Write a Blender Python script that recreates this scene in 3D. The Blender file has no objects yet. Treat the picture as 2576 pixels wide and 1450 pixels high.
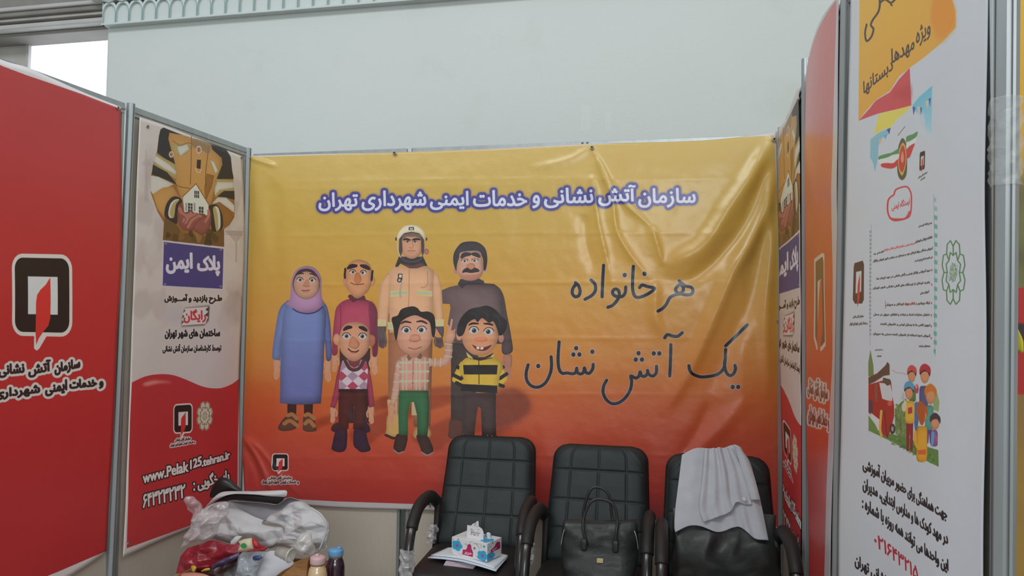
import bpy, bmesh, math, random
import numpy as np
from mathutils import Vector, Matrix, noise

# ---------------------------------------------------------------- camera
scene = bpy.context.scene
FW, FH, CX, CY, FPX = 2576, 1450, 1288.0, 725.0, 1890.0
def _n(v):
    v = np.array(v, float); return v / np.linalg.norm(v)
_X = -_n([-7370 - CX, CY - 681, -FPX])
_H = _n([1700 - CX, CY - 803, -FPX])
_U = _n(np.cross(_X, _H)); _U = _U if _U[1] > 0 else -_U
_X = _n(_X - _U * np.dot(_X, _U))
RW = np.array([_X, np.cross(_U, _X), _U])          # world = RW @ camera
CAMP = np.array([0.0, 0.0, 1.58])
cam_d = bpy.data.cameras.new('camera'); cam = bpy.data.objects.new('camera', cam_d)
scene.collection.objects.link(cam)
cam_d.sensor_width = 36.0; cam_d.lens = 36.0 * FPX / FW; cam_d.clip_start = 0.02
M4 = Matrix.Identity(4)
for i in range(3):
    for j in range(3): M4[i][j] = RW[i][j]
M4.translation = Vector(CAMP)
cam.matrix_world = M4
scene.camera = cam

# ---------------------------------------------------------------- light
scene.view_settings.view_transform = 'Standard'; scene.view_settings.look = 'None'
scene.view_settings.exposure = 0.0; scene.view_settings.gamma = 1.0
scene.view_settings.use_curve_mapping = False
world = bpy.data.worlds.new('world'); scene.world = world; world.use_nodes = True
wb = world.node_tree.nodes['Background']
wb.inputs[0].default_value = (0.93, 0.98, 1.0, 1); wb.inputs[1].default_value = 0.44
def area(name, loc, target, sx, sy, power, col=(1, 1, 1)):
    d = bpy.data.lights.new(name, 'AREA'); d.shape = 'RECTANGLE'; d.size = sx; d.size_y = sy
    d.energy = power; d.color = col
    o = bpy.data.objects.new(name, d); scene.collection.objects.link(o)
    o.location = loc
    o.rotation_euler = (Vector(target) - Vector(loc)).to_track_quat('-Z', 'Y').to_euler()
    return o
area('hall_lamp', (-2.6, -0.4, 6.0), (-2.2, 3.2, 0.5), 4.0, 1.0, 120, (0.95, 1.0, 0.99))
area('hall_lamp', (2.0, -0.4, 6.0), (0.8, 3.2, 0.5), 3.0, 1.0, 60, (0.95, 1.0, 0.99))
area('hall_window', (1.5, -7.0, 4.0), (-0.6, 4.0, 1.6), 5.0, 2.4, 230, (0.97, 1.0, 1.0))

# ---------------------------------------------------------------- projection helpers (calibration of real planes)
def ray(px, py): return RW @ np.array([(px - CX) / FPX, (CY - py) / FPX, -1.0])
class Plane:
    """vertical plane: origin p0 (z=0), horizontal unit direction d; coords (s, z)"""
    def __init__(self, p0, d, side):
        self.p0 = np.array([p0[0], p0[1], 0.0]); self.d = _n([d[0], d[1], 0.0])
        n = np.array([-self.d[1], self.d[0], 0.0]); self.n = n * side    # n points to the booth inside
    def hit(self, P):
        P = np.asarray(P, float).reshape(-1, 2)
        r = np.stack([(P[:, 0] - CX) / FPX, (CY - P[:, 1]) / FPX, -np.ones(len(P))], 1) @ RW.T
        t = np.dot(self.p0 - CAMP, self.n) / (r @ self.n)
        q = CAMP + r * t[:, None]
        return np.stack([(q - self.p0) @ self.d, q[:, 2]], 1)
    def at(self, s, z, off=0.0):
        return self.p0 + self.d * s + np.array([0, 0, z]) + self.n * off
def vpdir(x):
    ys = np.linspace(600, 900, 6001); k = np.argmin([abs(ray(x, y)[2]) for y in ys]); d = ray(x, ys[k]); d[2] = 0
    return _n(d)
DB = 4.0
PB = Plane((0, DB), (1, 0), -1)                                    # booth back wall
_a = PB.hit([(618, 800)])[0][0]; _b = PB.hit([(1962, 800)])[0][0]
CL = np.array([_a, DB, 0.0]); CR = np.array([_b, DB, 0.0])
PL = Plane(CL, vpdir(1800), -1)                                    # left wall, s negative towards camera
PR = Plane(CR, vpdir(1740), 1)                                     # right wall
_c = PR.hit([(2122, 800)])[0][0]
CP = PR.at(_c, 0)
PW = Plane(CP, vpdir(1640), 1)                                     # front right wall
if PL.n[0] < 0: PL.n = -PL.n
if PR.n[0] > 0: PR.n = -PR.n
if PW.n[0] > 0: PW.n = -PW.n

# ---------------------------------------------------------------- object helpers
COL = scene.collection
def link(o, parent=None):
    COL.objects.link(o)
    if parent is not None: o.parent = parent
    return o
def tag(o, label=None, cat=None, group=None, kind=None):
    if label: o['label'] = label
    if cat: o['category'] = cat
    if group: o['group'] = group
    if kind: o['kind'] = kind
    return o
def empty(name, loc=(0, 0, 0), rz=0.0):
    o = bpy.data.objects.new(name, None); COL.objects.link(o); o.location = loc; o.rotation_euler = (0, 0, rz)
    o.empty_display_size = 0.1
    return o
def mesh_obj(name, verts, faces, mat=None, parent=None, smooth=True, uvs=None):
    me = bpy.data.meshes.new(name); me.from_pydata([tuple(map(float, v)) for v in verts], [], faces)
    if mat is not None: me.materials.append(mat)
    if smooth: me.polygons.foreach_set('use_smooth', [True] * len(me.polygons))
    if uvs is not None:
        ul = me.uv_layers.new(name='UVMap'); li = np.empty(len(me.loops), np.int32)
        me.loops.foreach_get('vertex_index', li)
        ul.data.foreach_set('uv', np.asarray(uvs, np.float32)[li].ravel())
    me.update()
    return link(bpy.data.objects.new(name, me), parent)
def bm_obj(name, bm, mat=None, parent=None, smooth=False, bevel=0.0, seg=2, subsurf=0):
    me = bpy.data.meshes.new(name); bmesh.ops.recalc_face_normals(bm, faces=bm.faces[:]); bm.to_mesh(me); bm.free()
    if mat is not None: me.materials.append(mat)
    if smooth: me.polygons.foreach_set('use_smooth', [True] * len(me.polygons))
    o = link(bpy.data.objects.new(name, me), parent)
    if bevel > 0:
        m = o.modifiers.new('bevel', 'BEVEL'); m.width = bevel; m.segments = seg; m.limit_method = 'ANGLE'
    if subsurf:
        m = o.modifiers.new('sub', 'SUBSURF'); m.levels = subsurf; m.render_levels = subsurf
    return o
def add_box(bm, c, s, M=None):
    """axis box centre c size s, optional 3x3/4x4 matrix"""
    vs = []
    for dx in (-.5, .5):
        for dy in (-.5, .5):
            for dz in (-.5, .5):
                v = Vector((c[0] + dx * s[0], c[1] + dy * s[1], c[2] + dz * s[2]))
                vs.append(bm.verts.new(M @ v if M is not None else v))
    for f in ((0, 1, 3, 2), (4, 6, 7, 5), (0, 4, 5, 1), (2, 3, 7, 6), (0, 2, 6, 4), (1, 5, 7, 3)):
        bm.faces.new([vs[i] for i in f])
    return vs
def add_pbox(bm, pl, s0, s1, z0, z1, o0, o1, lean=0.0):
    """box given in plane coordinates (s, z, offset along the inward normal)"""
    vs = []
    for s in (s0, s1):
        for o in (o0, o1):
            for z in (z0, z1):
                vs.append(bm.verts.new(pl.at(s + lean * (z - 1.0), z, o)))
    for f in ((0, 1, 3, 2), (4, 6, 7, 5), (0, 4, 5, 1), (2, 3, 7, 6), (0, 2, 6, 4), (1, 5, 7, 3)):
        bm.faces.new([vs[i] for i in f])
def add_tube(bm, pts, r, n=10, cap=True):
    pts = [Vector(p) for p in pts]; rs = r if isinstance(r, (list, tuple)) else [r] * len(pts)
    rings = []; up = Vector((0, 0, 1)); prev = None
    for i, p in enumerate(pts):
        t = (pts[min(i + 1, len(pts) - 1)] - pts[max(i - 1, 0)]).normalized()
        if prev is None:
            a = t.cross(up)
            if a.length < 1e-3: a = t.cross(Vector((1, 0, 0)))
            a.normalize()
        else:
            a = (prev - t * prev.dot(t)).normalized()
        prev = a; b = t.cross(a)
        rings.append([bm.verts.new(p + (a * math.cos(2 * math.pi * k / n) + b * math.sin(2 * math.pi * k / n)) * rs[i]) for k in range(n)])
    for i in range(len(rings) - 1):
        for k in range(n):
            bm.faces.new([rings[i][k], rings[i][(k + 1) % n], rings[i + 1][(k + 1) % n], rings[i + 1][k]])
    if cap:
        bm.faces.new(rings[0][::-1]); bm.faces.new(rings[-1])
def add_lathe(bm, prof, c, n=24, M=None):
    rings = []
    for r, z in prof:
        ring = []
        for k in range(n):
            v = Vector((c[0] + r * math.cos(2 * math.pi * k / n), c[1] + r * math.sin(2 * math.pi * k / n), c[2] + z))
            ring.append(bm.verts.new(M @ v if M is not None else v))
        rings.append(ring)
    for i in range(len(rings) - 1):
        for k in range(n):
            bm.faces.new([rings[i][k], rings[i][(k + 1) % n], rings[i + 1][(k + 1) % n], rings[i + 1][k]])
    bm.faces.new(rings[0][::-1]); bm.faces.new(rings[-1])
def catmull(P, n=8, closed=False):
    P = np.asarray(P, float)
    if len(P) < 3: return P
    Q = np.vstack([P[-1], P, P[0], P[1]]) if closed else np.vstack([2 * P[0] - P[1], P, 2 * P[-1] - P[-2]])
    t = np.linspace(0, 1, n, endpoint=False)[:, None]; out = []
    for i in range(len(Q) - 3):
        a, b, c, d = Q[i:i + 4]
        out.append(0.5 * ((2 * b) + (c - a) * t + (2 * a - 5 * b + 4 * c - d) * t ** 2 + (-a + 3 * b - 3 * c + d) * t ** 3))
    out = np.vstack(out)
    return out if closed else np.vstack([out, P[-1]])

# ---------------------------------------------------------------- materials
def lin(c): return tuple((x / 12.92 if x <= 0.04045 else ((x + 0.055) / 1.055) ** 2.4) for x in c[:3])
def rgb(r, g, b): return (r / 255.0, g / 255.0, b / 255.0)
MATS = {}
def mat(name, col, rough=0.6, metal=0.0, noise_amt=0.08, noise_scale=8.0, bump=0.0, bump_scale=60.0, coat=0.0,
        trans=0.0, alpha=1.0, spec=0.5, sheen=0.0, col2=None, stretch=None):
    if name in MATS: return MATS[name]
    m = bpy.data.materials.new(name); m.use_nodes = True; nt = m.node_tree; b = nt.nodes['Principled BSDF']
    c = lin(col)
    tc = nt.nodes.new('ShaderNodeTexCoord'); vec = tc.outputs['Object']
    if stretch:
        mp = nt.nodes.new('ShaderNodeMapping'); mp.inputs['Scale'].default_value = stretch
        nt.links.new(vec, mp.inputs[0]); vec = mp.outputs[0]
    nz = nt.nodes.new('ShaderNodeTexNoise'); nz.inputs['Scale'].default_value = noise_scale; nz.inputs['Detail'].default_value = 4
    nt.links.new(vec, nz.inputs['Vector'])
    rp = nt.nodes.new('ShaderNodeValToRGB'); nt.links.new(nz.outputs[0], rp.inputs[0])
    c2 = lin(col2) if col2 else tuple(x * (1 - noise_amt * 2) for x in c)
    rp.color_ramp.elements[0].position = 0.35; rp.color_ramp.elements[1].position = 0.65
    rp.color_ramp.elements[0].color = (*c2, 1); rp.color_ramp.elements[1].color = (*c, 1)
    nt.links.new(rp.outputs[0], b.inputs['Base Color'])
    b.inputs['Roughness'].default_value = rough; b.inputs['Metallic'].default_value = metal
    b.inputs['Coat Weight'].default_value = coat; b.inputs['Coat Roughness'].default_value = 0.15
    b.inputs['Transmission Weight'].default_value = trans; b.inputs['Alpha'].default_value = alpha
    b.inputs['Specular IOR Level'].default_value = spec; b.inputs['Sheen Weight'].default_value = sheen
    if bump > 0:
        n2 = nt.nodes.new('ShaderNodeTexNoise'); n2.inputs['Scale'].default_value = bump_scale; n2.inputs['Detail'].default_value = 3
        nt.links.new(vec, n2.inputs['Vector'])
        bp = nt.nodes.new('ShaderNodeBump'); bp.inputs['Strength'].default_value = bump; bp.inputs['Distance'].default_value = 0.01
        nt.links.new(n2.outputs[0], bp.inputs['Height']); nt.links.new(bp.outputs[0], b.inputs['Normal'])
    MATS[name] = m
    return m
# ---------------------------------------------------------------- print painter: draws the flat prints of the banners
_AR = {}
def _ar(ch, code, k): _AR[ch] = [chr(code + i) for i in range(k)]
for ch, code, k in (('ا', 0xFE8D, 2), ('آ', 0xFE81, 2), ('ب', 0xFE8F, 4), ('ت', 0xFE95, 4), ('ث', 0xFE99, 4), ('ج', 0xFE9D, 4),
                    ('ح', 0xFEA1, 4), ('خ', 0xFEA5, 4), ('د', 0xFEA9, 2), ('ذ', 0xFEAB, 2), ('ر', 0xFEAD, 2), ('ز', 0xFEAF, 2),
                    ('س', 0xFEB1, 4), ('ش', 0xFEB5, 4), ('ص', 0xFEB9, 4), ('ض', 0xFEBD, 4), ('ط', 0xFEC1, 4), ('ظ', 0xFEC5, 4),
                    ('ع', 0xFEC9, 4), ('غ', 0xFECD, 4), ('ف', 0xFED1, 4), ('ق', 0xFED5, 4), ('ل', 0xFEDD, 4), ('م', 0xFEE1, 4),
                    ('ن', 0xFEE5, 4), ('ه', 0xFEE9, 4), ('و', 0xFEED, 2), ('پ', 0xFB56, 4), ('چ', 0xFB7A, 4), ('ژ', 0xFB8A, 2),
                    ('ک', 0xFB8E, 4), ('گ', 0xFB92, 4), ('ی', 0xFBFC, 4), ('ئ', 0xFE89, 4), ('\ue000', 0xFEFB, 2)):
    _ar(ch, code, k)
_AR['ـ'] = ['ـ'] * 4
def shape_fa(s):
    s = s.replace('لا', '\ue000'); out = []
    for i, ch in enumerate(s):
        if ch not in _AR: out.append(ch); continue
        f = _AR[ch]
        pj = i > 0 and s[i - 1] in _AR and len(_AR[s[i - 1]]) == 4
        nj = len(f) == 4 and i + 1 < len(s) and s[i + 1] in _AR
        out.append(f[3] if pj and nj else f[1] if pj else f[2] if nj else f[0])
    # right-to-left order, digit runs keep theirs
    res = []; i = 0
    while i < len(out):
        j = i
        while j < len(out) and out[j] in '۰۱۲۳۴۵۶۷۸۹0123456789': j += 1
        if j > i: res.append(''.join(out[i:j])); i = j
        else: res.append(out[i]); i += 1
    return ''.join(res[::-1])
_TC = {}
def outlines(s, rtl=True, shear=0.0):
    key = (s, rtl, shear)
    if key in _TC: return _TC[key]
    cu = bpy.data.curves.new('lettering', 'FONT'); cu.body = shape_fa(s) if rtl else s; cu.shear = shear
    o = bpy.data.objects.new('lettering', cu); COL.objects.link(o); bpy.context.view_layer.update()
    c2 = o.to_curve(bpy.context.evaluated_depsgraph_get()); polys = []
    for sp in c2.splines:
        bp = sp.bezier_points; pts = []
        for i in range(len(bp)):
            a, b = bp[i], bp[(i + 1) % len(bp)]
            p0, p1, p2, p3 = [np.array(v[:2]) for v in (a.co, a.handle_right, b.handle_left, b.co)]
            for t in np.linspace(0, 1, 6, endpoint=False):
                pts.append((1 - t) ** 3 * p0 + 3 * (1 - t) ** 2 * t * p1 + 3 * (1 - t) * t * t * p2 + t ** 3 * p3)
        if len(pts) > 2: polys.append(np.array(pts))
    o.to_curve_clear(); bpy.data.objects.remove(o); bpy.data.curves.remove(cu)
    A = np.vstack(polys); lo, hi = A.min(0), A.max(0)
    polys = [(p - lo) / (hi - lo) for p in polys]
    _TC[key] = (polys, (hi - lo)[0] / (hi - lo)[1])
    return _TC[key]
def cover(polys, W, H, ss=4, pad=2):
    A = np.vstack(polys)
    x0 = int(max(0, math.floor(A[:, 0].min()) - pad)); x1 = int(min(W, math.ceil(A[:, 0].max()) + pad))
    y0 = int(max(0, math.floor(A[:, 1].min()) - pad)); y1 = int(min(H, math.ceil(A[:, 1].max()) + pad))
    w, h = x1 - x0, y1 - y0
    if w <= 0 or h <= 0: return None
    P = np.vstack(polys); Q = np.vstack([np.roll(p, -1, 0) for p in polys])
    ax, ay = P[:, 0] - x0, (P[:, 1] - y0) * ss; bx, by = Q[:, 0] - x0, (Q[:, 1] - y0) * ss
    sg = np.where(by > ay, 1.0, -1.0)
    lo, hi = np.minimum(ay, by), np.maximum(ay, by)
    r0 = np.clip(np.ceil(lo - .5), 0, h * ss).astype(int); r1 = np.clip(np.ceil(hi - .5), 0, h * ss).astype(int)
    n = np.maximum(r1 - r0, 0); k = n > 0
    if not k.any(): return None
    ax, ay, bx, by, sg, r0, n = [v[k] for v in (ax, ay, bx, by, sg, r0, n)]
    idx = np.repeat(np.arange(len(n)), n); off = np.arange(n.sum()) - np.repeat(np.cumsum(n) - n, n)
    row = r0[idx] + off
    x = ax[idx] + (row + .5 - ay[idx]) * ((bx - ax) / (by - ay))[idx]
    x = np.clip(x, 0, w); xi = np.floor(x).astype(int); fx = x - xi; W2 = w + 2
    acc = np.bincount(row * W2 + xi, weights=sg[idx] * (1 - fx), minlength=h * ss * W2)
    acc += np.bincount(row * W2 + xi + 1, weights=sg[idx] * fx, minlength=h * ss * W2)
    acc = np.clip(np.abs(np.cumsum(acc.reshape(h * ss, W2), 1)), 0, 1)[:, :w]
    return x0, y0, acc.reshape(h, ss, w).mean(1)
def _orient(p):
    x, y = p[:, 0], p[:, 1]
    return p if np.sum(x * np.roll(y, -1) - np.roll(x, -1) * y) > 0 else p[::-1]
_CIRC = np.stack([np.cos(np.linspace(0, 2 * np.pi, 14, endpoint=False)), np.sin(np.linspace(0, 2 * np.pi, 14, endpoint=False))], 1)
def stroke_polys(pts, r, closed=False):
    """r radius: scalar, (rx, ry) or array per vertex"""
    pts = np.asarray(pts, float); out = []; N = len(pts)
    R = np.asarray(r, float)
    rr = np.full(N, float(R)) if R.ndim == 0 else R
    for i in range(N): out.append(_orient(pts[i] + _CIRC * rr[i]))
    for i in range(N if closed else N - 1):
        a, b = pts[i], pts[(i + 1) % N]; d = b - a; L = np.hypot(*d)
        if L < 1e-6: continue
        q = np.array([-d[1], d[0]]) / L; ra, rb = rr[i], rr[(i + 1) % N]
        out.append(_orient(np.array([a + q * ra, b + q * rb, b - q * rb, a - q * ra])))
    return out
def boxblur(m, r, n=2):
    r = int(round(r))
    if r < 1: return m
    for _ in range(n):
        for ax in (0, 1):
            c = np.cumsum(np.pad(m, [(r + 1, r) if a == ax else (0, 0) for a in (0, 1)]), ax)
            L = m.shape[ax]
            m = (np.take(c, np.arange(2 * r + 1, 2 * r + 1 + L), ax) - np.take(c, np.arange(0, L), ax)) / (2 * r + 1)
    return m
class Canvas:
    def __init__(self, plane, s0, s1, z0, z1, ppm, base, photo=True):
        self.pl, self.s0, self.s1, self.z0, self.z1 = plane, s0, s1, z0, z1
        self.kx, self.ky = ppm if isinstance(ppm, tuple) else (ppm, ppm)
        self.W = int((s1 - s0) * self.kx); self.H = int((z1 - z0) * self.ky)
        self.im = np.empty((self.H, self.W, 3), np.float32); self.im[:] = base
        self.crop(0, 0, 1)
    def crop(self, ox, oy, sc): self.ox, self.oy, self.sc = ox, oy, sc; return self
    def mp(self, P):
        P = np.asarray(P, float).reshape(-1, 2) / self.sc + [self.ox, self.oy]
        if self.pl is None: return P
        q = self.pl.hit(P)
        return np.stack([(q[:, 0] - self.s0) * self.kx, (self.z1 - q[:, 1]) * self.ky], 1)
    def mps(self, L):
        n = np.cumsum([len(p) for p in L])[:-1]
        return np.split(self.mp(np.vstack(L)), n)
    def unit(self, P):
        """local scale canvas px per crop unit near P"""
        c = np.asarray(P, float).reshape(-1, 2).mean(0); a = self.mp([c, c + [1, 0], c + [0, 1]])
        return math.sqrt(abs(np.cross(a[1] - a[0], a[2] - a[0])))
    def comp(self, cov, col, alpha=1.0, blur=0, grad=None, shade=0.0, shr=0.25, light=None):
        if cov is None: return
        x0, y0, m = cov
        if blur >= 1:
            p = int(blur * 2 + 2); X0, Y0 = max(0, x0 - p), max(0, y0 - p); X1, Y1 = min(self.W, x0 + m.shape[1] + p), min(self.H, y0 + m.shape[0] + p)
            M = np.zeros((Y1 - Y0, X1 - X0)); M[y0 - Y0:y0 - Y0 + m.shape[0], x0 - X0:x0 - X0 + m.shape[1]] = m
            x0, y0, m = X0, Y0, boxblur(M, blur)
        h, w = m.shape
        c = np.empty((h, w, 3), np.float32); c[:] = col
        if grad is not None:
            c2, ax = grad; t = np.linspace(0, 1, w)[None, :, None] if ax == 'x' else np.linspace(0, 1, h)[:, None, None]
            c = c * (1 - t) + np.array(c2) * t
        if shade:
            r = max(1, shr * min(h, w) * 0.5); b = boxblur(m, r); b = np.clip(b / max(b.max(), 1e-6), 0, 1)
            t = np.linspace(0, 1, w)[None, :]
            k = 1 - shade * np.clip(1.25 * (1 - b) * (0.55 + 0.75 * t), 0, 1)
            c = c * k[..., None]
        a = (m * alpha)[..., None]
        R = self.im[y0:y0 + h, x0:x0 + w]; R[:] = R * (1 - a) + c * a
    def fill(self, P, col, smooth=False, alpha=1.0, blur=0, **k):
        if smooth: P = catmull(P, 8, True)
        self.comp(cover([self.mp(P)], self.W, self.H), col, alpha, blur, **k)
    def line(self, P, w, col, smooth=True, closed=False, alpha=1.0, blur=0, taper=None, **k):
        P = np.asarray(P, float)
        if smooth and len(P) > 2: P = catmull(P, 6, closed)
        r = w / 2
        if taper is not None:
            t = np.linspace(0, 1, len(P)); r = r * np.interp(t, np.linspace(0, 1, len(taper)), taper)
        self.comp(cover([_orient(q) for q in self.mps(stroke_polys(P, r, closed))], self.W, self.H), col, alpha, blur, **k)
    def ell(self, c, rx, ry, col, ang=0.0, **k):
        t = np.linspace(0, 2 * np.pi, 36, endpoint=False); a = math.radians(ang)
        x, y = rx * np.cos(t), ry * np.sin(t)
        self.fill(np.stack([c[0] + x * math.cos(a) - y * math.sin(a), c[1] + x * math.sin(a) + y * math.cos(a)], 1), col, **k)
    def text(self, s, TL, TR, BL, col, bold=0.0, outline=None, glow=None, rtl=True, shear=0.0):
        """ink box of the text given by three corners; bold/outline widths in crop units; outline=(w, col)"""
        polys, asp = outlines(s, rtl, shear); TL, TR, BL = [np.array(v, float) for v in (TL, TR, BL)]
        e = TR - TL; f = BL - TL
        L = math.hypot(*e); Hh = math.hypot(*f); b = bold / 2
        # keep the ink box true when the strokes are thickened
        P = [TL + np.outer(b / L + p[:, 0] * (1 - 2 * b / L), e) + np.outer(b / Hh + (1 - p[:, 1]) * (1 - 2 * b / Hh), f) for p in polys]
        u = self.unit(TL + e / 2 + f / 2); Q = [self.mp(p) for p in P]
        def grow(r):
            out = []
            for q in P: out += stroke_polys(q[::2] if len(q) > 24 else q, r, True)
            return [_orient(q) for q in self.mps(out)]
        if glow: self.comp(cover(grow(b + glow[0]), self.W, self.H, pad=2), glow[1], glow[2], blur=glow[3] * u)
        if outline: self.comp(cover(grow(b + outline[0]), self.W, self.H), outline[1])
        base = cover(Q, self.W, self.H, pad=int(b * u) + 3)
        if base is None: return
        if b > 0:
            g = cover(grow(b), self.W, self.H, pad=4)
            if g is not None:
                self.comp(g, col)
        self.comp(base, col)
    def flame_logo(self, c, w, h, ex=(1, 0), ey=(0, 1), outline=rgb(214, 208, 204), dark=rgb(38, 28, 26), red=rgb(205, 50, 50), white=rgb(210, 212, 212), lw=0.07, tail=True):
        """rounded square ring with white window and red flame; c centre, ex/ey axes in crop units"""
        ex, ey = np.array(ex, float) * w, np.array(ey, float) * h; c = np.array(c, float)
        T = lambda L: c + np.outer(np.array(L)[:, 0], ex) + np.outer(np.array(L)[:, 1], ey)
        def rr(k, rad):
            out = []
            for cx, cy, a0 in ((1, -1, -90), (1, 1, 0), (-1, 1, 90), (-1, -1, 180)):
                for a in np.linspace(a0, a0 + 90, 7):
                    out.append((cx * (k - rad) + rad * math.cos(math.radians(a)), cy * (k - rad) + rad * math.sin(math.radians(a))))
            return out
        if outline is not None:
            self.fill(T(rr(0.5 + lw, 0.2)), outline)
            if tail: self.fill(T([(-0.14, 0.5), (0.13, 0.5), (-0.04, 0.72), (-0.09, 0.75), (-0.14, 0.72)]), outline)
        self.fill(T(rr(0.5, 0.15)), dark)
        self.fill(T([(-0.26, -0.25), (0.29, -0.25), (0.29, 0.26), (-0.26, 0.26)]), white)
        self.fill(T([(0.155, -0.24), (0.16, 0.0), (0.155, 0.3), (0.12, 0.41), (0.02, 0.5), (-0.05, 0.58), (-0.1, 0.67), (-0.115, 0.5), (-0.11, 0.1), (-0.09, 0.0), (-0.03, -0.07), (0.07, -0.14)]), red)
    def rosette(self, c, rx, ry, col, fillc=None, lw=3, ex=(1, 0), ey=(0, 1)):
        ex, ey = np.array(ex, float), np.array(ey, float); c = np.array(c, float)
        T = lambda L: c + np.outer([p[0] * rx for p in L], ex) + np.outer([p[1] * ry for p in L], ey)
        pol = lambda r, a: (r * math.sin(math.radians(a)), -r * math.cos(math.radians(a)))
        out = []
        for k in range(8):
            a = k * 45 + 22.5
            out += [pol(0.80, a - 22.5), pol(0.93, a - 13), pol(1.0, a - 9 + 9 * (k % 2 == 9)), pol(1.0, a + 9), pol(0.93, a + 13)]
        if fillc is not None: self.line(T(out), lw * 2.2, fillc, smooth=False, closed=True); self.fill(T(out), fillc)
        self.line(T(out), lw, col, smooth=False, closed=True)
        inner = []
        for k in range(8): inner += [pol(0.52, k * 45), pol(0.66, k * 45 + 22.5)]
        self.line(T(inner), lw, col, smooth=False, closed=True)
        for k in range(8): self.line(T([pol(0.80, k * 45), pol(0.52, k * 45)]), lw, col, smooth=False)
        for k in range(9):
            a = k * 40; self.line(T([pol(0.08, a), pol(0.3, a + 25), pol(0.22, a + 70)]), lw * 0.55, col, alpha=0.7)
    def image(self, name, gain=1.0):
        im = self.im.clip(0, 1)
        if gain != 1.0:
            L = np.where(im <= 0.04045, im / 12.92, ((im + 0.055) / 1.055) ** 2.4) * gain; L = L.clip(0, 1)
            im = np.where(L <= 0.0031308, L * 12.92, 1.055 * L ** (1 / 2.4) - 0.055)
        a = np.ones((self.H, self.W, 4), np.float32); a[..., :3] = im[::-1]
        I = bpy.data.images.new(name, self.W, self.H); I.pixels.foreach_set(a.ravel()); I.update(); I.pack()
        return I
# ---------------------------------------------------------------- print of the large back banner
SKIN, SKIN_D = rgb(205, 150, 118), rgb(170, 112, 84)
INK = rgb(38, 34, 36)
def eye(c, x, y, rx, ry, dx=0, iris=rgb(70, 66, 62), lid=None):
    c.ell((x, y), rx, ry, rgb(205, 205, 205), shade=0.25)
    r = ry * 0.62
    c.ell((x + dx, y + ry * .05), r, r, iris); c.ell((x + dx, y + ry * .05), r * .5, r * .5, rgb(25, 22, 22))
    c.ell((x + dx - r * .3, y - r * .3), r * .18, r * .18, rgb(230, 230, 230))
    c.line([(x - rx, y - ry * .1), (x - rx * .6, y - ry * .8), (x, y - ry), (x + rx * .6, y - ry * .8), (x + rx, y - ry * .1)], 7, rgb(70, 44, 36))
def brow(c, P, w=26, col=INK): c.line(P, w, col, taper=[.6, 1, 1, .7])
def hand(c, x, y, s, flip=1, col=SKIN, back=False):
    """hanging hand: palm, four fingers and thumb, about s*170 tall"""
    f = lambda P: [(x + flip * px * s, y + py * s) for px, py in P]
    c.fill(f([(-28, 0), (28, 0), (34, 60), (22, 110), (-14, 118), (-34, 60)]), col, smooth=True, shade=.25)
    for a, b, w in (((16, 95), (22, 170), 15), ((4, 100), (8, 182), 15), ((-8, 98), (-6, 176), 14), ((-20, 90), (-18, 158), 12)):
        c.line(f([a, ((a[0] + b[0]) / 2 + 2, (a[1] + b[1]) / 2), b]), w * s, col)
    for a, b in (((10, 112), (14, 168)), ((-2, 112), (0, 172)), ((-14, 108), (-12, 160))):
        c.line(f([a, b]), 2.5 * s, SKIN_D, alpha=.7)
    c.line(f([(-30, 40), (-44, 75), (-36, 112)]), 15 * s, col)
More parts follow.
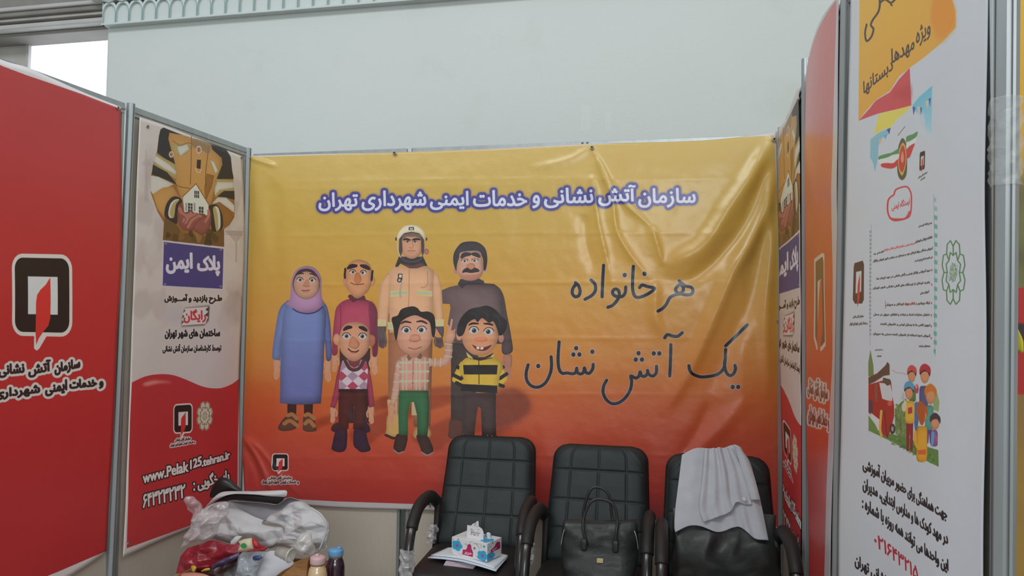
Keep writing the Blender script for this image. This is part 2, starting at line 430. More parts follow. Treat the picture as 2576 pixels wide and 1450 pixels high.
def print_back():
    s0, z1 = PB.hit([(606, 385)])[0] + [-.03, .06]; s1 = PB.hit([(1985, 800)])[0][0] + .03; z0 = .40
    c = Canvas(PB, s0, s1, z0, z1, 790, rgb(190, 150, 70))
    # yellow to orange to red ground
    H, W = c.H, c.W
    px = np.array([345, 430, 560, 700, 820, 900, 960, 1010, 1080, 1160, 1240, 1330.])
    cl = np.array([(196, 168, 92), (194, 164, 84), (196, 162, 76), (200, 154, 68), (202, 144, 64), (200, 130, 58), (197, 116, 54), (194, 98, 52), (192, 84, 54), (186, 72, 56), (180, 62, 56), (174, 56, 58)]) / 255
    zz = PB.hit([(1300, y) for y in px])[:, 1]
    row = z1 - (np.arange(H) + .5) / c.ky
    xx = (np.arange(W) / W)[None, :]
    sag = 0.05 * np.sin(xx * 3.1 + .3) + 0.03 * np.sin(xx * 7)
    Z = row[:, None] + sag - .03
    for k in range(3): c.im[..., k] = np.interp(-Z, -zz, cl[:, k])
    c.crop(620, 440, 3.578)
    # ---- floor shadow patches printed behind the family
    dk = rgb(140, 58, 34)
    for P in ([(560, 2250), (700, 2180), (980, 2090), (1300, 1990), (1330, 2080), (900, 2200), (700, 2260), (640, 2300)],
              [(940, 2330), (1150, 2170), (1500, 2060), (1700, 2090), (1500, 2180), (1180, 2370), (1080, 2480)],
              [(1500, 2350), (1800, 2200), (2330, 1940), (2500, 1960), (2560, 2080), (2480, 2180), (2300, 2260), (1900, 2360), (1720, 2480)],
              [(1230, 2000), (1850, 1900), (1860, 2050), (1400, 2150)]):
        c.fill(P, dk, smooth=True, alpha=.62, blur=7)
    c.fill([(2240, 1960), (2440, 1930), (2560, 2020), (2550, 2150), (2400, 2260), (2240, 2330)], rgb(120, 60, 46), smooth=True, alpha=.6, blur=14)
    # ---- woman in hijab
    for x, y in ((430, 2070), (575, 2070)):
        c.fill([(x - 42, y - 20), (x + 38, y - 20), (x + 34, y + 90), (x + 44, y + 150), (x - 40, y + 150)], rgb(62, 40, 38), shade=.3)
        dx = 0 if x < 500 else 8
        c.fill([(x - 40, y + 90), (x + 40, y + 90), (x + 52, y + 170), (x + 20, y + 215), (x - 70, y + 232), (x - 122, y + 215), (x - 112, y + 170)] if x < 500 else
               [(x - 40, y + 90), (x + 40, y + 90), (x + 62, y + 190), (x + 68, y + 228), (x + 10, y + 240), (x - 44, y + 225), (x - 50, y + 180)], rgb(98, 66, 52), smooth=True, shade=.3)
        c.line([(x - 38 + dx, y + 92), (x, y + 82), (x + 42 + dx, y + 120)], 34, rgb(166, 116, 72), smooth=True)
        c.line([(x - 70 + dx * 5, y + 165), (x - 20 + dx * 3, y + 140), (x + 48, y + 185)], 34, rgb(166, 116, 72), smooth=True)
    hand(c, 292, 1655, 1.0, -1); hand(c, 745, 1665, 1.05, 1, SKIN)
    c.fill([(420, 1140), (360, 1150), (305, 1230), (275, 1400), (252, 1560), (250, 1650), (295, 1665), (322, 1650), (335, 1500), (400, 1300)], rgb(112, 128, 178), smooth=True, shade=.35)
    c.fill([(660, 1150), (725, 1160), (762, 1270), (780, 1450), (784, 1640), (738, 1665), (722, 1500), (670, 1300)], rgb(96, 108, 160), smooth=True, shade=.35)
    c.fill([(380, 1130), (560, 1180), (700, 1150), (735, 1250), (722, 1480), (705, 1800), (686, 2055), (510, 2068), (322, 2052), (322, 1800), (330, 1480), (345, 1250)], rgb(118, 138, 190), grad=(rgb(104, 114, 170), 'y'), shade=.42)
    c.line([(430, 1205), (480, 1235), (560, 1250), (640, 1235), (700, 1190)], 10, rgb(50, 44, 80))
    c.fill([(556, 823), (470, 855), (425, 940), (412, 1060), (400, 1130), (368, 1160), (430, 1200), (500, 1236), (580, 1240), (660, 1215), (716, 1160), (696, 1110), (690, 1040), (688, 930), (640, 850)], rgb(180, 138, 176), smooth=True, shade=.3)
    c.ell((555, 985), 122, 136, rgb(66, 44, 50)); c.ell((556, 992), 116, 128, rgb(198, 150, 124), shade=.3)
    c.fill([(455, 905), (490, 862), (555, 846), (620, 866), (655, 915), (640, 900), (556, 872), (480, 896)], rgb(66, 44, 50), smooth=True)
    eye(c, 497, 946, 28, 22, 2); eye(c, 608, 950, 28, 22, -2)
    brow(c, [(470, 900), (500, 890), (528, 890)], 12); brow(c, [(585, 892), (615, 896), (642, 914)], 12)
    c.fill([(550, 950), (572, 950), (585, 1000), (560, 1014), (525, 1000)], rgb(176, 122, 96), smooth=True, alpha=.8); c.line([(525, 1000), (555, 1008), (585, 1002)], 7, SKIN_D)
    c.line([(514, 1042), (548, 1044), (582, 1040)], 9, rgb(132, 70, 62)); c.line([(525, 1054), (552, 1058), (575, 1052)], 7, rgb(178, 112, 98))
    # ---- bald man in pink jumper (behind)
    for x0_, x1_ in ((855, 985), (1010, 1130)):
        c.fill([(x0_, 1560), (x1_, 1560), (x1_ - 8, 2230), (x0_ + 10, 2230)], rgb(70, 46, 50), shade=.3)
    c.fill([(778, 2290), (800, 2240), (860, 2225), (870, 2300), (820, 2315)], rgb(66, 40, 46), smooth=True); c.fill([(1060, 2230), (1110, 2240), (1130, 2300), (1090, 2318), (1050, 2300)], rgb(54, 38, 48), smooth=True)
    hand(c, 812, 1615, .85, -1); hand(c, 1165, 1620, .95, 1)
    c.fill([(905, 1130), (1000, 1115), (1110, 1130), (1180, 1190), (1197, 1300), (1195, 1600), (1150, 1620), (1140, 1440), (860, 1440), (838, 1600), (792, 1618), (790, 1500), (806, 1300), (830, 1190)], rgb(178, 76, 100), smooth=True, shade=.42)
    c.line([(862, 1180), (866, 1300), (858, 1440)], 5, rgb(110, 40, 60)); c.fill([(1120, 1150), (1190, 1220), (1196, 1590), (1150, 1600), (1130, 1400)], rgb(112, 44, 66), smooth=True, alpha=.7, blur=2)
    c.fill([(940, 1080), (1080, 1090), (1092, 1130), (1020, 1130), (975, 1150), (930, 1100)], rgb(92, 44, 54))
    for x in (912, 1145): c.ell((x, 960), 30, 44, rgb(196, 136, 100), shade=.2)
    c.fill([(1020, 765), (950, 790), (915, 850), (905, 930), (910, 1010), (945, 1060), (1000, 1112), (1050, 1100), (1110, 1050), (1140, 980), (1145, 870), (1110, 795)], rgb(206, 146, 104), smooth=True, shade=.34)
    c.line([(905, 848), (900, 900), (902, 930)], 18, INK); c.line([(1150, 868), (1146, 910), (1142, 950)], 18, INK)
    brow(c, [(930, 842), (962, 826), (1002, 822)], 38); brow(c, [(1048, 820), (1090, 832), (1118, 848)], 38)
    eye(c, 972, 876, 27, 20, 2, lid=1); eye(c, 1068, 882, 27, 20, -6)
    c.fill([(1000, 890), (1030, 890), (1050, 945), (1020, 985), (985, 960)], rgb(190, 120, 80), smooth=True, shade=.2); c.line([(955, 974), (1000, 990), (1072, 984)], 7, rgb(100, 50, 40))
    # ---- firefighter
    c.fill([(1290, 1250), (1690, 1250), (1670, 2260), (1520, 2260), (1500, 2020), (1440, 2260), (1290, 2260)], rgb(170, 112, 80), shade=.35)
    c.fill([(1280, 2020), (1370, 2020), (1370, 2160), (1290, 2160)], rgb(200, 168, 110)); c.fill([(1500, 2030), (1560, 2030), (1560, 2160), (1500, 2160)], rgb(190, 170, 130))
    c.fill([(1290, 2150), (1400, 2150), (1400, 2340), (1340, 2362), (1268, 2340), (1272, 2290)], rgb(202, 160, 98), smooth=True, shade=.35); c.fill([(1600, 2260), (1668, 2290), (1672, 2350), (1620, 2372), (1520, 2360), (1530, 2280)], rgb(190, 146, 92), smooth=True, shade=.3)
    c.line([(1268, 2338), (1340, 2366), (1400, 2350)], 24, rgb(70, 44, 34))
    for x, f in ((1232, -1), (1745, 1)):
        c.fill([(x - 38, 1360), (x + 36, 1360), (x + 30, 1470), (x + 38 * -f, 1500), (x - 30 * -f, 1480)], rgb(96, 78, 80), smooth=True, shade=.3)
        for k in range(4): c.line([(x - 22 + k * 15, 1470), (x - 18 + k * 17 * 1.0, 1560 - abs(k - 1.5) * 12)], 16, rgb(88, 70, 74))
        c.line([(x - 28 * f, 1420), (x - 40 * f, 1500), (x - 30 * f, 1540)], 15, rgb(104, 86, 86))
    for x0_, x1_, f in ((1245, 1310, -1), (1700, 1770, 1)):
        c.fill([(1280, 890), (1320, 880), (1310, 1100), (1300, 1200), (1280, 1365), (1196, 1365), (1200, 1200), (1225, 980)] if f < 0 else
               [(1690, 880), (1735, 900), (1765, 1000), (1778, 1200), (1786, 1362), (1712, 1366), (1700, 1200), (1680, 1050)], rgb(218, 168, 128), smooth=False, shade=.3)
    c.fill([(1196, 1300), (1275, 1304), (1272, 1362), (1196, 1362)], rgb(206, 190, 140)); c.fill([(1706, 1300), (1786, 1300), (1786, 1364), (1712, 1366)], rgb(206, 190, 140))
    c.fill([(1360, 820), (1460, 842), (1540, 842), (1630, 820), (1700, 860), (1692, 1000), (1690, 1300), (1690, 1420), (1300, 1420), (1305, 1000), (1300, 870)], rgb(222, 172, 132), smooth=False, shade=.22)
    for P in ([(1310, 1046), (1462, 1036), (1462, 1084), (1310, 1102)], [(1548, 1036), (1682, 1050), (1682, 1098), (1548, 1082)], [(1285, 1325), (1400, 1335), (1400, 1400), (1285, 1390)]):
        c.fill(P, rgb(208, 190, 118)); Q = np.array(P, float); m = Q.mean(0); c.fill(m + (Q - m) * [1, .5], rgb(176, 186, 160))
    c.line([(1478, 850), (1474, 1100), (1462, 1300)], 4, rgb(150, 100, 70)); c.line([(1640, 870), (1642, 985), (1600, 1018), (1585, 1010)], 4, rgb(150, 100, 70))
    c.fill([(1378, 892), (1418, 892), (1416, 948), (1376, 946)], rgb(60, 50, 50)); c.fill([(1388, 900), (1412, 900), (1410, 928), (1386, 928)], rgb(200, 200, 200))
    c.ell((1390, 950), 22, 22, rgb(58, 50, 54)); c.ell((1390, 950), 12, 12, rgb(170, 170, 175)); c.line([(1412, 970), (1402, 1010), (1396, 1060), (1398, 1105)], 16, rgb(178, 160, 140))
    c.fill([(1400, 770), (1600, 770), (1620, 820), (1545, 845), (1480, 845), (1395, 800)], rgb(96, 66, 62), smooth=False)
    c.fill([(1385, 740), (1350, 830), (1375, 832), (1400, 800), (1500, 820), (1590, 795), (1620, 825), (1640, 822), (1600, 740)], rgb(56, 50, 54), smooth=False)
    c.fill([(1410, 560), (1590, 560), (1588, 690), (1560, 735), (1500, 760), (1440, 735), (1412, 690)], rgb(206, 152, 118), smooth=True, shade=.32)
    brow(c, [(1424, 590), (1450, 582), (1484, 590)], 17); brow(c, [(1504, 590), (1540, 582), (1572, 588)], 17)
    for x in (1462, 1528): c.ell((x, 606), 22, 9, rgb(200, 190, 184)); c.ell((x, 606), 9, 9, rgb(70, 66, 72)); c.line([(x - 24, 606), (x, 596), (x + 24, 606)], 5, rgb(90, 58, 48))
    c.line([(1506, 600), (1510, 650), (1494, 664), (1476, 654)], 5, SKIN_D); c.line([(1462, 690), (1496, 686), (1530, 690)], 7, rgb(150, 88, 76)); c.line([(1475, 706), (1515, 706)], 4, SKIN_D, smooth=False)
    c.fill([(1495, 455), (1430, 470), (1385, 520), (1368, 580), (1380, 590), (1430, 530), (1500, 516), (1570, 530), (1612, 585), (1624, 580), (1606, 515), (1560, 470)], rgb(226, 216, 190), smooth=True, shade=.2)
    c.fill([(1500, 516), (1430, 532), (1388, 580), (1384, 700), (1400, 745), (1418, 690), (1412, 590), (1450, 556), (1540, 556), (1582, 590), (1584, 690), (1596, 745), (1612, 700), (1610, 590), (1568, 532)], rgb(82, 66, 62))
    c.fill([(1412, 590), (1420, 545), (1500, 528), (1575, 545), (1585, 590), (1540, 560), (1455, 560)], rgb(120, 100, 92))
    c.line([(1400, 740), (1440, 775), (1500, 786), (1560, 775), (1596, 740)], 16, rgb(78, 68, 76)); c.line([(1368, 600), (1380, 690), (1400, 745)], 8, rgb(196, 184, 176)); c.line([(1624, 600), (1616, 690), (1600, 735)], 8, rgb(170, 150, 150))
    c.ell((1360, 582), 9, 16, rgb(110, 60, 54)); c.ell((1631, 582), 9, 16, rgb(110, 60, 54)); c.ell((1631, 694), 22, 26, rgb(172, 112, 104), shade=.3)
    c.fill([(1474, 476), (1518, 474), (1522, 502), (1472, 502)], rgb(50, 44, 46)); c.fill([(1484, 483), (1510, 482), (1511, 498), (1483, 498)], rgb(200, 200, 200)); c.line([(1500, 484), (1494, 498)], 4, rgb(190, 60, 50), smooth=False)
    # ---- man in grey jumper with moustache
    c.fill([(1850, 1510), (2100, 1510), (2060, 2220), (1955, 2225), (1852, 2200)], rgb(70, 58, 56), shade=.3)
    c.fill([(1850, 2200), (1955, 2210), (1960, 2330), (1920, 2372), (1835, 2360), (1832, 2300)], rgb(98, 62, 52), smooth=True, shade=.35)
    hand(c, 2358, 1620, 1.15, 1, rgb(176, 118, 96))
    c.fill([(2180, 1000), (2260, 1000), (2320, 1080), (2352, 1250), (2390, 1450), (2400, 1590), (2312, 1605), (2300, 1450), (2240, 1200)], rgb(88, 72, 74), smooth=True, shade=.3)
    c.fill([(1768, 1040), (1840, 1010), (1960, 985), (2120, 975), (2240, 985), (2300, 1040), (2320, 1200), (2320, 1520), (1990, 1530), (1850, 1500), (1820, 1350), (1845, 1200), (1840, 1165), (1775, 1160)], rgb(118, 96, 96), smooth=False, shade=.4)
    c.fill([(1935, 940), (2100, 935), (2150, 960), (2150, 985), (2060, 990), (1990, 990), (1950, 1028), (1912, 985)], rgb(62, 54, 58), smooth=False)
    c.ell((1896, 860), 22, 34, rgb(190, 130, 106)); c.ell((2158, 840), 24, 40, rgb(196, 140, 120))
    c.fill([(2020, 604), (1940, 622), (1882, 700), (1872, 780), (1890, 850), (1905, 860), (1930, 760), (2000, 700), (2100, 700), (2138, 760), (2145, 860), (2165, 850), (2178, 760), (2160, 670), (2100, 615)], rgb(66, 60, 64), smooth=True, shade=.25)
    c.fill([(1945, 700), (2100, 690), (2132, 760), (2142, 840), (2130, 905), (2080, 945), (2010, 955), (1945, 935), (1905, 880), (1905, 820), (1925, 750)], rgb(208, 160, 134), smooth=True, shade=.32)
    c.fill([(1920, 880), (1950, 900), (2020, 905), (2110, 890), (2130, 880), (2120, 912), (2075, 945), (2010, 953), (1950, 935)], rgb(176, 100, 82), smooth=True, alpha=.45, blur=2)
    brow(c, [(1948, 745), (1975, 722), (2020, 718)], 40, rgb(60, 54, 56)); brow(c, [(2044, 716), (2080, 722), (2104, 738)], 38, rgb(60, 54, 56))
    eye(c, 1975, 778, 27, 17, 0); eye(c, 2068, 775, 27, 17, -4)
    c.line([(1945, 764), (1975, 758), (2006, 766)], 12, rgb(176, 116, 96)); c.line([(2040, 762), (2068, 757), (2098, 764)], 12, rgb(176, 116, 96))
    c.ell((2030, 830), 40, 32, rgb(196, 132, 104), shade=.25)
    c.fill([(1952, 885), (1965, 855), (2000, 840), (2032, 856), (2064, 840), (2098, 852), (2106, 872), (2080, 880), (2030, 886), (1985, 880)], rgb(58, 48, 50), smooth=True)
    c.line([(1985, 900), (2020, 912), (2058, 902)], 6, rgb(180, 120, 110))
    # ---- man in argyle vest (front left)
    for x in (852, 1040):
        c.fill([(830 + (x > 900) * 160, 2280), (915 + (x > 900) * 160, 2280), (920 + (x > 900) * 190, 2400), (905 + (x > 900) * 225, 2470), (850 + (x > 900) * 210, 2492), (786 + (x > 900) * 230, 2470), (788 + (x > 900) * 190, 2420)], rgb(62, 42, 62), smooth=True, shade=.35)
    c.fill([(842, 1940), (1105, 1940), (1104, 2080), (1070, 2285), (975, 2285), (982, 2080), (968, 2055), (950, 2100), (932, 2285), (845, 2285)], rgb(84, 44, 40), shade=.35)
    hand(c, 795, 2080, .8, -1); hand(c, 1135, 2080, .85, 1)
    c.fill([(865, 1670), (850, 1720), (822, 1820), (800, 1950), (768, 2085), (812, 2100), (850, 1990), (870, 1800)], rgb(160, 64, 84), shade=.3)
    c.fill([(1085, 1670), (1110, 1720), (1140, 1820), (1160, 1980), (1165, 2080), (1118, 2092), (1110, 1950), (1090, 1800)], rgb(160, 64, 84), shade=.3)
    V = [(880, 1670), (930, 1660), (985, 1740), (1045, 1660), (1095, 1680), (1110, 1760), (1098, 1940), (846, 1940), (848, 1850), (862, 1740)]
    c.fill(V, rgb(186, 168, 180), shade=.2)
    Vm = cover([c.mp(V)], c.W, c.H)
    sub = c.im.copy()
    for i, ky in enumerate((1700, 1790, 1880)):
        for j, kx in enumerate((870, 972, 1075)):
            for (ddx, ddy, cc) in ((0, 0, rgb(166, 138, 156)), (51, 45, rgb(206, 192, 200))):
                col = rgb(170, 72, 92) if (i, j) in ((1, 0), (2, 1), (1, 2), (0, 2)) and ddx == 0 else cc
                x, y = kx + ddx, ky + ddy + 20
                c.fill([(x, y - 44), (x + 50, y), (x, y + 44), (x - 50, y)], col)
    x0_, y0_, m_ = Vm; full = np.zeros((c.H, c.W), np.float32); full[y0_:y0_ + m_.shape[0], x0_:x0_ + m_.shape[1]] = m_
    c.im = sub * (1 - full[..., None]) + c.im * full[..., None]
    c.line([(905, 1672), (940, 1735), (985, 1755), (1035, 1735), (1072, 1672)], 30, rgb(84, 56, 54)); c.fill([(925, 1660), (1045, 1660), (1030, 1715), (985, 1735), (945, 1712)], rgb(120, 62, 66))
    c.fill([(845, 1925), (1105, 1925), (1104, 1955), (842, 1955)], rgb(58, 34, 32))
    c.ell((830, 1480), 32, 52, rgb(206, 148, 120), shade=.2); c.ell((1145, 1490), 32, 52, rgb(176, 112, 88), shade=.2)
    c.fill([(990, 1325), (915, 1340), (868, 1395), (852, 1480), (860, 1570), (890, 1620), (950, 1670), (1010, 1672), (1080, 1620), (1120, 1550), (1130, 1460), (1115, 1385), (1060, 1335)], rgb(208, 152, 120), smooth=True, shade=.3)
    brow(c, [(895, 1395), (925, 1375), (958, 1372)], 34); brow(c, [(1036, 1372), (1068, 1382), (1095, 1400)], 34)
    eye(c, 917, 1450, 36, 28, 0); eye(c, 1062, 1452, 36, 28, -2)
    c.fill([(965, 1460), (1000, 1470), (1035, 1520), (1010, 1562), (970, 1560), (935, 1535)], rgb(200, 138, 106), smooth=True, shade=.3)
    c.line([(932, 1565), (960, 1588), (1000, 1592), (1025, 1580)], 10, rgb(60, 26, 26)); c.line([(950, 1600), (985, 1605), (1012, 1598)], 6, rgb(170, 96, 86))
    # ---- boy in plaid shirt (front centre)
    for P in ([(1370, 2330), (1458, 2335), (1452, 2430), (1420, 2492), (1365, 2490), (1338, 2460), (1345, 2400)], [(1545, 2340), (1630, 2335), (1680, 2420), (1692, 2480), (1650, 2512), (1600, 2500), (1570, 2430)]):
        c.fill(P, rgb(66, 44, 40), smooth=True, shade=.35)
    c.line([(1340, 2470), (1380, 2498), (1425, 2486)], 9, rgb(150, 140, 140)); c.line([(1590, 2490), (1640, 2516), (1690, 2494)], 9, rgb(150, 140, 140))
    c.fill([(1385, 1940), (1650, 1940), (1660, 2060), (1655, 2200), (1642, 2340), (1552, 2340), (1550, 2160), (1520, 2040), (1490, 2045), (1466, 2160), (1468, 2340), (1385, 2335), (1380, 2150)], rgb(60, 112, 72), shade=.4)
    hand(c, 1320, 2060, .95, -1)
    c.fill([(1400, 1640), (1362, 1680), (1345, 1800), (1325, 1950), (1308, 2060), (1350, 2072), (1385, 1980), (1400, 1850)], rgb(206, 160, 140), shade=.3)
    # raised arm and v-sign hand
    c.fill([(1600, 1640), (1680, 1655), (1760, 1655), (1795, 1600), (1800, 1500), (1858, 1500), (1862, 1600), (1840, 1690), (1780, 1725), (1680, 1720), (1620, 1700)], rgb(206, 156, 138), smooth=True, shade=.25)
    for y in (1520, 1575, 1630): c.line([(1796, y), (1860, y + 8)], 9, rgb(186, 190, 158), smooth=False)
    for x in (1665, 1710, 1760): c.line([(x, 1650), (x - 4, 1722)], 9, rgb(186, 190, 158), smooth=False)
    c.fill([(1800, 1505), (1808, 1430), (1830, 1400), (1872, 1400), (1890, 1440), (1862, 1505)], rgb(204, 150, 120), smooth=True, shade=.2)
    c.line([(1842, 1410), (1850, 1355), (1858, 1305)], 17, rgb(204, 150, 120)); c.line([(1826, 1425), (1800, 1400), (1782, 1372)], 0.1, SKIN)
    c.line([(1828, 1420), (1830, 1370), (1812, 1348)], 16, rgb(204, 150, 120)); c.line([(1870, 1420), (1885, 1395)], 15, rgb(196, 142, 112), smooth=False); c.line([(1824, 1450), (1850, 1436), (1862, 1450)], 13, rgb(212, 160, 130))
    S = [(1400, 1640), (1470, 1610), (1560, 1610), (1640, 1640), (1660, 1700), (1640, 1930), (1400, 1935), (1392, 1780)]
    c.fill(S, rgb(210, 152, 136), shade=.22)
    for x in (1420, 1452, 1540, 1572, 1618): c.line([(x, 1650), (x + 2, 1930)], 13, rgb(188, 192, 162), smooth=False, alpha=.75)
    for y in (1690, 1772, 1856): c.line([(1398, y), (1648, y - 4)], 20, rgb(188, 192, 162), smooth=False, alpha=.8)
    c.line([(1512, 1660), (1510, 1930)], 5, rgb(150, 100, 90), smooth=False)
    for y in (1690, 1780, 1870): c.ell((1512, y), 5, 5, rgb(90, 60, 60))
    for P in ([(1350, 1590), (1362, 1700), (1382, 1800)],): c.line([(1368, 1700), (1395, 1730)], 8, rgb(188, 192, 162), smooth=False)
    for k in range(5): c.line([(1356 - k * 9, 1720 + k * 70), (1398 - k * 6, 1728 + k * 70)], 9, rgb(188, 192, 162), smooth=False, alpha=.7)
    c.fill([(1470, 1600), (1580, 1600), (1560, 1640), (1500, 1650)], rgb(180, 120, 92)); c.fill([(1468, 1610), (1500, 1650), (1475, 1675), (1455, 1640)], rgb(120, 100, 74)); c.fill([(1575, 1600), (1545, 1645), (1580, 1660), (1598, 1630)], rgb(110, 90, 70))
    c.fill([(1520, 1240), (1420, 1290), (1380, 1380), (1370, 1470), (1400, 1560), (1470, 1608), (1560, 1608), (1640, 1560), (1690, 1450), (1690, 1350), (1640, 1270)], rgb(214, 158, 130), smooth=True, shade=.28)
    c.ell((1712, 1420), 22, 34, rgb(200, 140, 116)); c.ell((1500, 1555), 70, 20, rgb(226, 140, 124), alpha=.3, blur=3)
    c.fill([(1500, 1185), (1410, 1210), (1375, 1265), (1322, 1290), (1335, 1370), (1345, 1440), (1362, 1490), (1385, 1380), (1420, 1310), (1520, 1265), (1600, 1290), (1660, 1330), (1680, 1440), (1700, 1460), (1712, 1380), (1700, 1270), (1650, 1232), (1582, 1232), (1550, 1200)], rgb(44, 36, 36), smooth=True, shade=.2)
    brow(c, [(1404, 1340), (1440, 1322), (1490, 1330)], 18, rgb(70, 38, 32)); brow(c, [(1545, 1322), (1590, 1318), (1634, 1338)], 18, rgb(56, 34, 30))
    eye(c, 1450, 1398, 42, 33, 2); eye(c, 1590, 1395, 42, 33, -6)
    c.fill([(1500, 1440), (1560, 1440), (1580, 1480), (1540, 1505), (1490, 1500), (1476, 1480)], rgb(206, 142, 116), smooth=True, shade=.25); c.line([(1480, 1488), (1530, 1500), (1578, 1486)], 6, SKIN_D)
    c.line([(1472, 1556), (1530, 1568), (1586, 1548)], 8, rgb(150, 84, 78))
    # ---- boy in striped zip jacket (front right)
    c.fill([(1958, 1960), (2256, 1960), (2252, 2100), (2258, 2350), (2130, 2350), (2120, 2100), (2096, 2080), (2082, 2150), (2060, 2350), (1965, 2340), (1955, 2150)], rgb(78, 60, 60), shade=.35)
    c.fill([(1940, 2340), (2070, 2340), (2072, 2420), (1930, 2420)], rgb(56, 40, 42)); c.fill([(2130, 2345), (2265, 2340), (2285, 2420), (2130, 2420)], rgb(56, 40, 42))
    for x in (1992, 2200): c.line([(x - 22, 2342), (x, 2356), (x + 20, 2344), (x - 18, 2366), (x + 26, 2364)], 8, rgb(190, 186, 186), smooth=False)
    Yw, Bk = rgb(214, 178, 66), rgb(40, 32, 34)
    J = [(1980, 1650), (2060, 1640), (2180, 1635), (2260, 1650), (2300, 1680), (2320, 1740), (2290, 1800), (2268, 1960), (1940, 1940), (1965, 1830), (1920, 1760), (1935, 1690)]
    for P, q in (([(1945, 1680), (1905, 1740), (1870, 1810), (1862, 1850), (1900, 1880), (1950, 1905), (1975, 1850), (1935, 1820), (1975, 1760)], 0), ([(2270, 1670), (2310, 1730), (2345, 1790), (2358, 1840), (2320, 1880), (2285, 1905), (2262, 1850), (2300, 1830), (2260, 1760)], 1)):
        c.fill(P, Yw, smooth=True, shade=.2)
    for P in ([(1910, 1730), (1975, 1760)], [(1872, 1800), (1940, 1835)], [(1900, 1870), (1960, 1900)], [(2262, 1750), (2318, 1730)], [(2290, 1830), (2350, 1790)], [(2260, 1880), (2320, 1900)]): c.line(P, 32, Bk, smooth=False)
    c.fill(J, Yw, smooth=False, shade=.25)
    c.fill([(1960, 1710), (2270, 1710), (2262, 1795), (1966, 1795)], Bk); c.fill([(1945, 1880), (2268, 1895), (2266, 1965), (1938, 1942)], Bk)
    c.line([(2100, 1650), (2102, 1880)], 7, Bk, smooth=False)
    c.fill([(1990, 1600), (2060, 1640), (2150, 1640), (2235, 1600), (2220, 1650), (2110, 1672), (2020, 1655)], rgb(50, 42, 44)); c.fill([(1985, 1592), (2000, 1640), (2050, 1660), (2040, 1640)], rgb(200, 180, 110)); c.fill([(2240, 1600), (2200, 1640), (2160, 1655), (2230, 1640)], rgb(200, 180, 110))
    c.ell((1925, 1450), 26, 40, rgb(206, 146, 114)); c.ell((2300, 1470), 24, 40, rgb(186, 126, 104))
    c.fill([(2110, 1270), (2010, 1300), (1960, 1380), (1950, 1470), (1975, 1550), (2040, 1612), (2130, 1625), (2210, 1590), (2265, 1500), (2275, 1400), (2235, 1310)], rgb(214, 152, 112), smooth=True, shade=.28)
    c.fill([(2110, 1190), (2020, 1212), (1950, 1275), (1912, 1350), (1905, 1430), (1930, 1455), (1965, 1430), (2000, 1340), (2060, 1300), (2090, 1325), (2130, 1290), (2190, 1330), (2230, 1320), (2262, 1380), (2280, 1440), (2310, 1440), (2345, 1390), (2352, 1320), (2300, 1270), (2250, 1215), (2180, 1180)], rgb(44, 38, 40), smooth=True, shade=.15)
    for P in ([(2030, 1240), (2080, 1270), (2070, 1310)], [(2130, 1230), (2180, 1262), (2170, 1300)], [(2230, 1250), (2280, 1300), (2290, 1360)]): c.line(P, 6, rgb(84, 76, 78), alpha=.6)
    brow(c, [(2012, 1352), (2045, 1338), (2095, 1340)], 18); brow(c, [(2146, 1340), (2190, 1342), (2225, 1352)], 18)
    eye(c, 2056, 1400, 44, 34, 2); eye(c, 2190, 1410, 46, 34, -6)
    c.ell((2120, 1480), 56, 24, rgb(224, 140, 104), shade=.2)
    c.fill([(2040, 1528), (2080, 1545), (2150, 1550), (2215, 1530), (2180, 1570), (2130, 1585), (2075, 1570)], rgb(110, 40, 40), smooth=True)
    c.fill([(2080, 1545), (2106, 1550), (2104, 1572), (2078, 1566)], rgb(220, 216, 210)); c.fill([(2114, 1552), (2142, 1550), (2140, 1570), (2114, 1573)], rgb(220, 216, 210))
    # ---- headline
    c.crop(0, 0, 1)
    W_, O_ = rgb(206, 210, 226), rgb(72, 70, 140)
    for s, xa, xb, ya, yb in (('سازمان', 1606, 1750, 475, 524), ('آتش', 1506, 1600, 467, 520), ('نشانی', 1370, 1494, 474, 525), ('و', 1341, 1360, 492, 526), ('خدمات', 1193, 1328, 480, 522),
                              ('ایمنی', 1085, 1182, 483, 530), ('شهرداری', 914, 1076, 481, 532), ('تهران', 806, 905, 486, 533)):
        k = -0.012
        c.text(s, (xa, ya - k * (xb - xa) / 2), (xb, ya + k * (xb - xa) / 2), (xa, yb - k * (xb - xa) / 2), O_, bold=3, outline=(6.5, O_), glow=(7, rgb(70, 66, 120), .55, 3))
    for s, xa, xb, ya, yb in (('سازمان', 1606, 1750, 475, 524), ('آتش', 1506, 1600, 467, 520), ('نشانی', 1370, 1494, 474, 525), ('و', 1341, 1360, 492, 526), ('خدمات', 1193, 1328, 480, 522),
                              ('ایمنی', 1085, 1182, 483, 530), ('شهرداری', 914, 1076, 481, 532), ('تهران', 806, 905, 486, 533)):
        k = -0.012
        c.text(s, (xa, ya - k * (xb - xa) / 2), (xb, ya + k * (xb - xa) / 2), (xa, yb - k * (xb - xa) / 2), W_, bold=2.6)
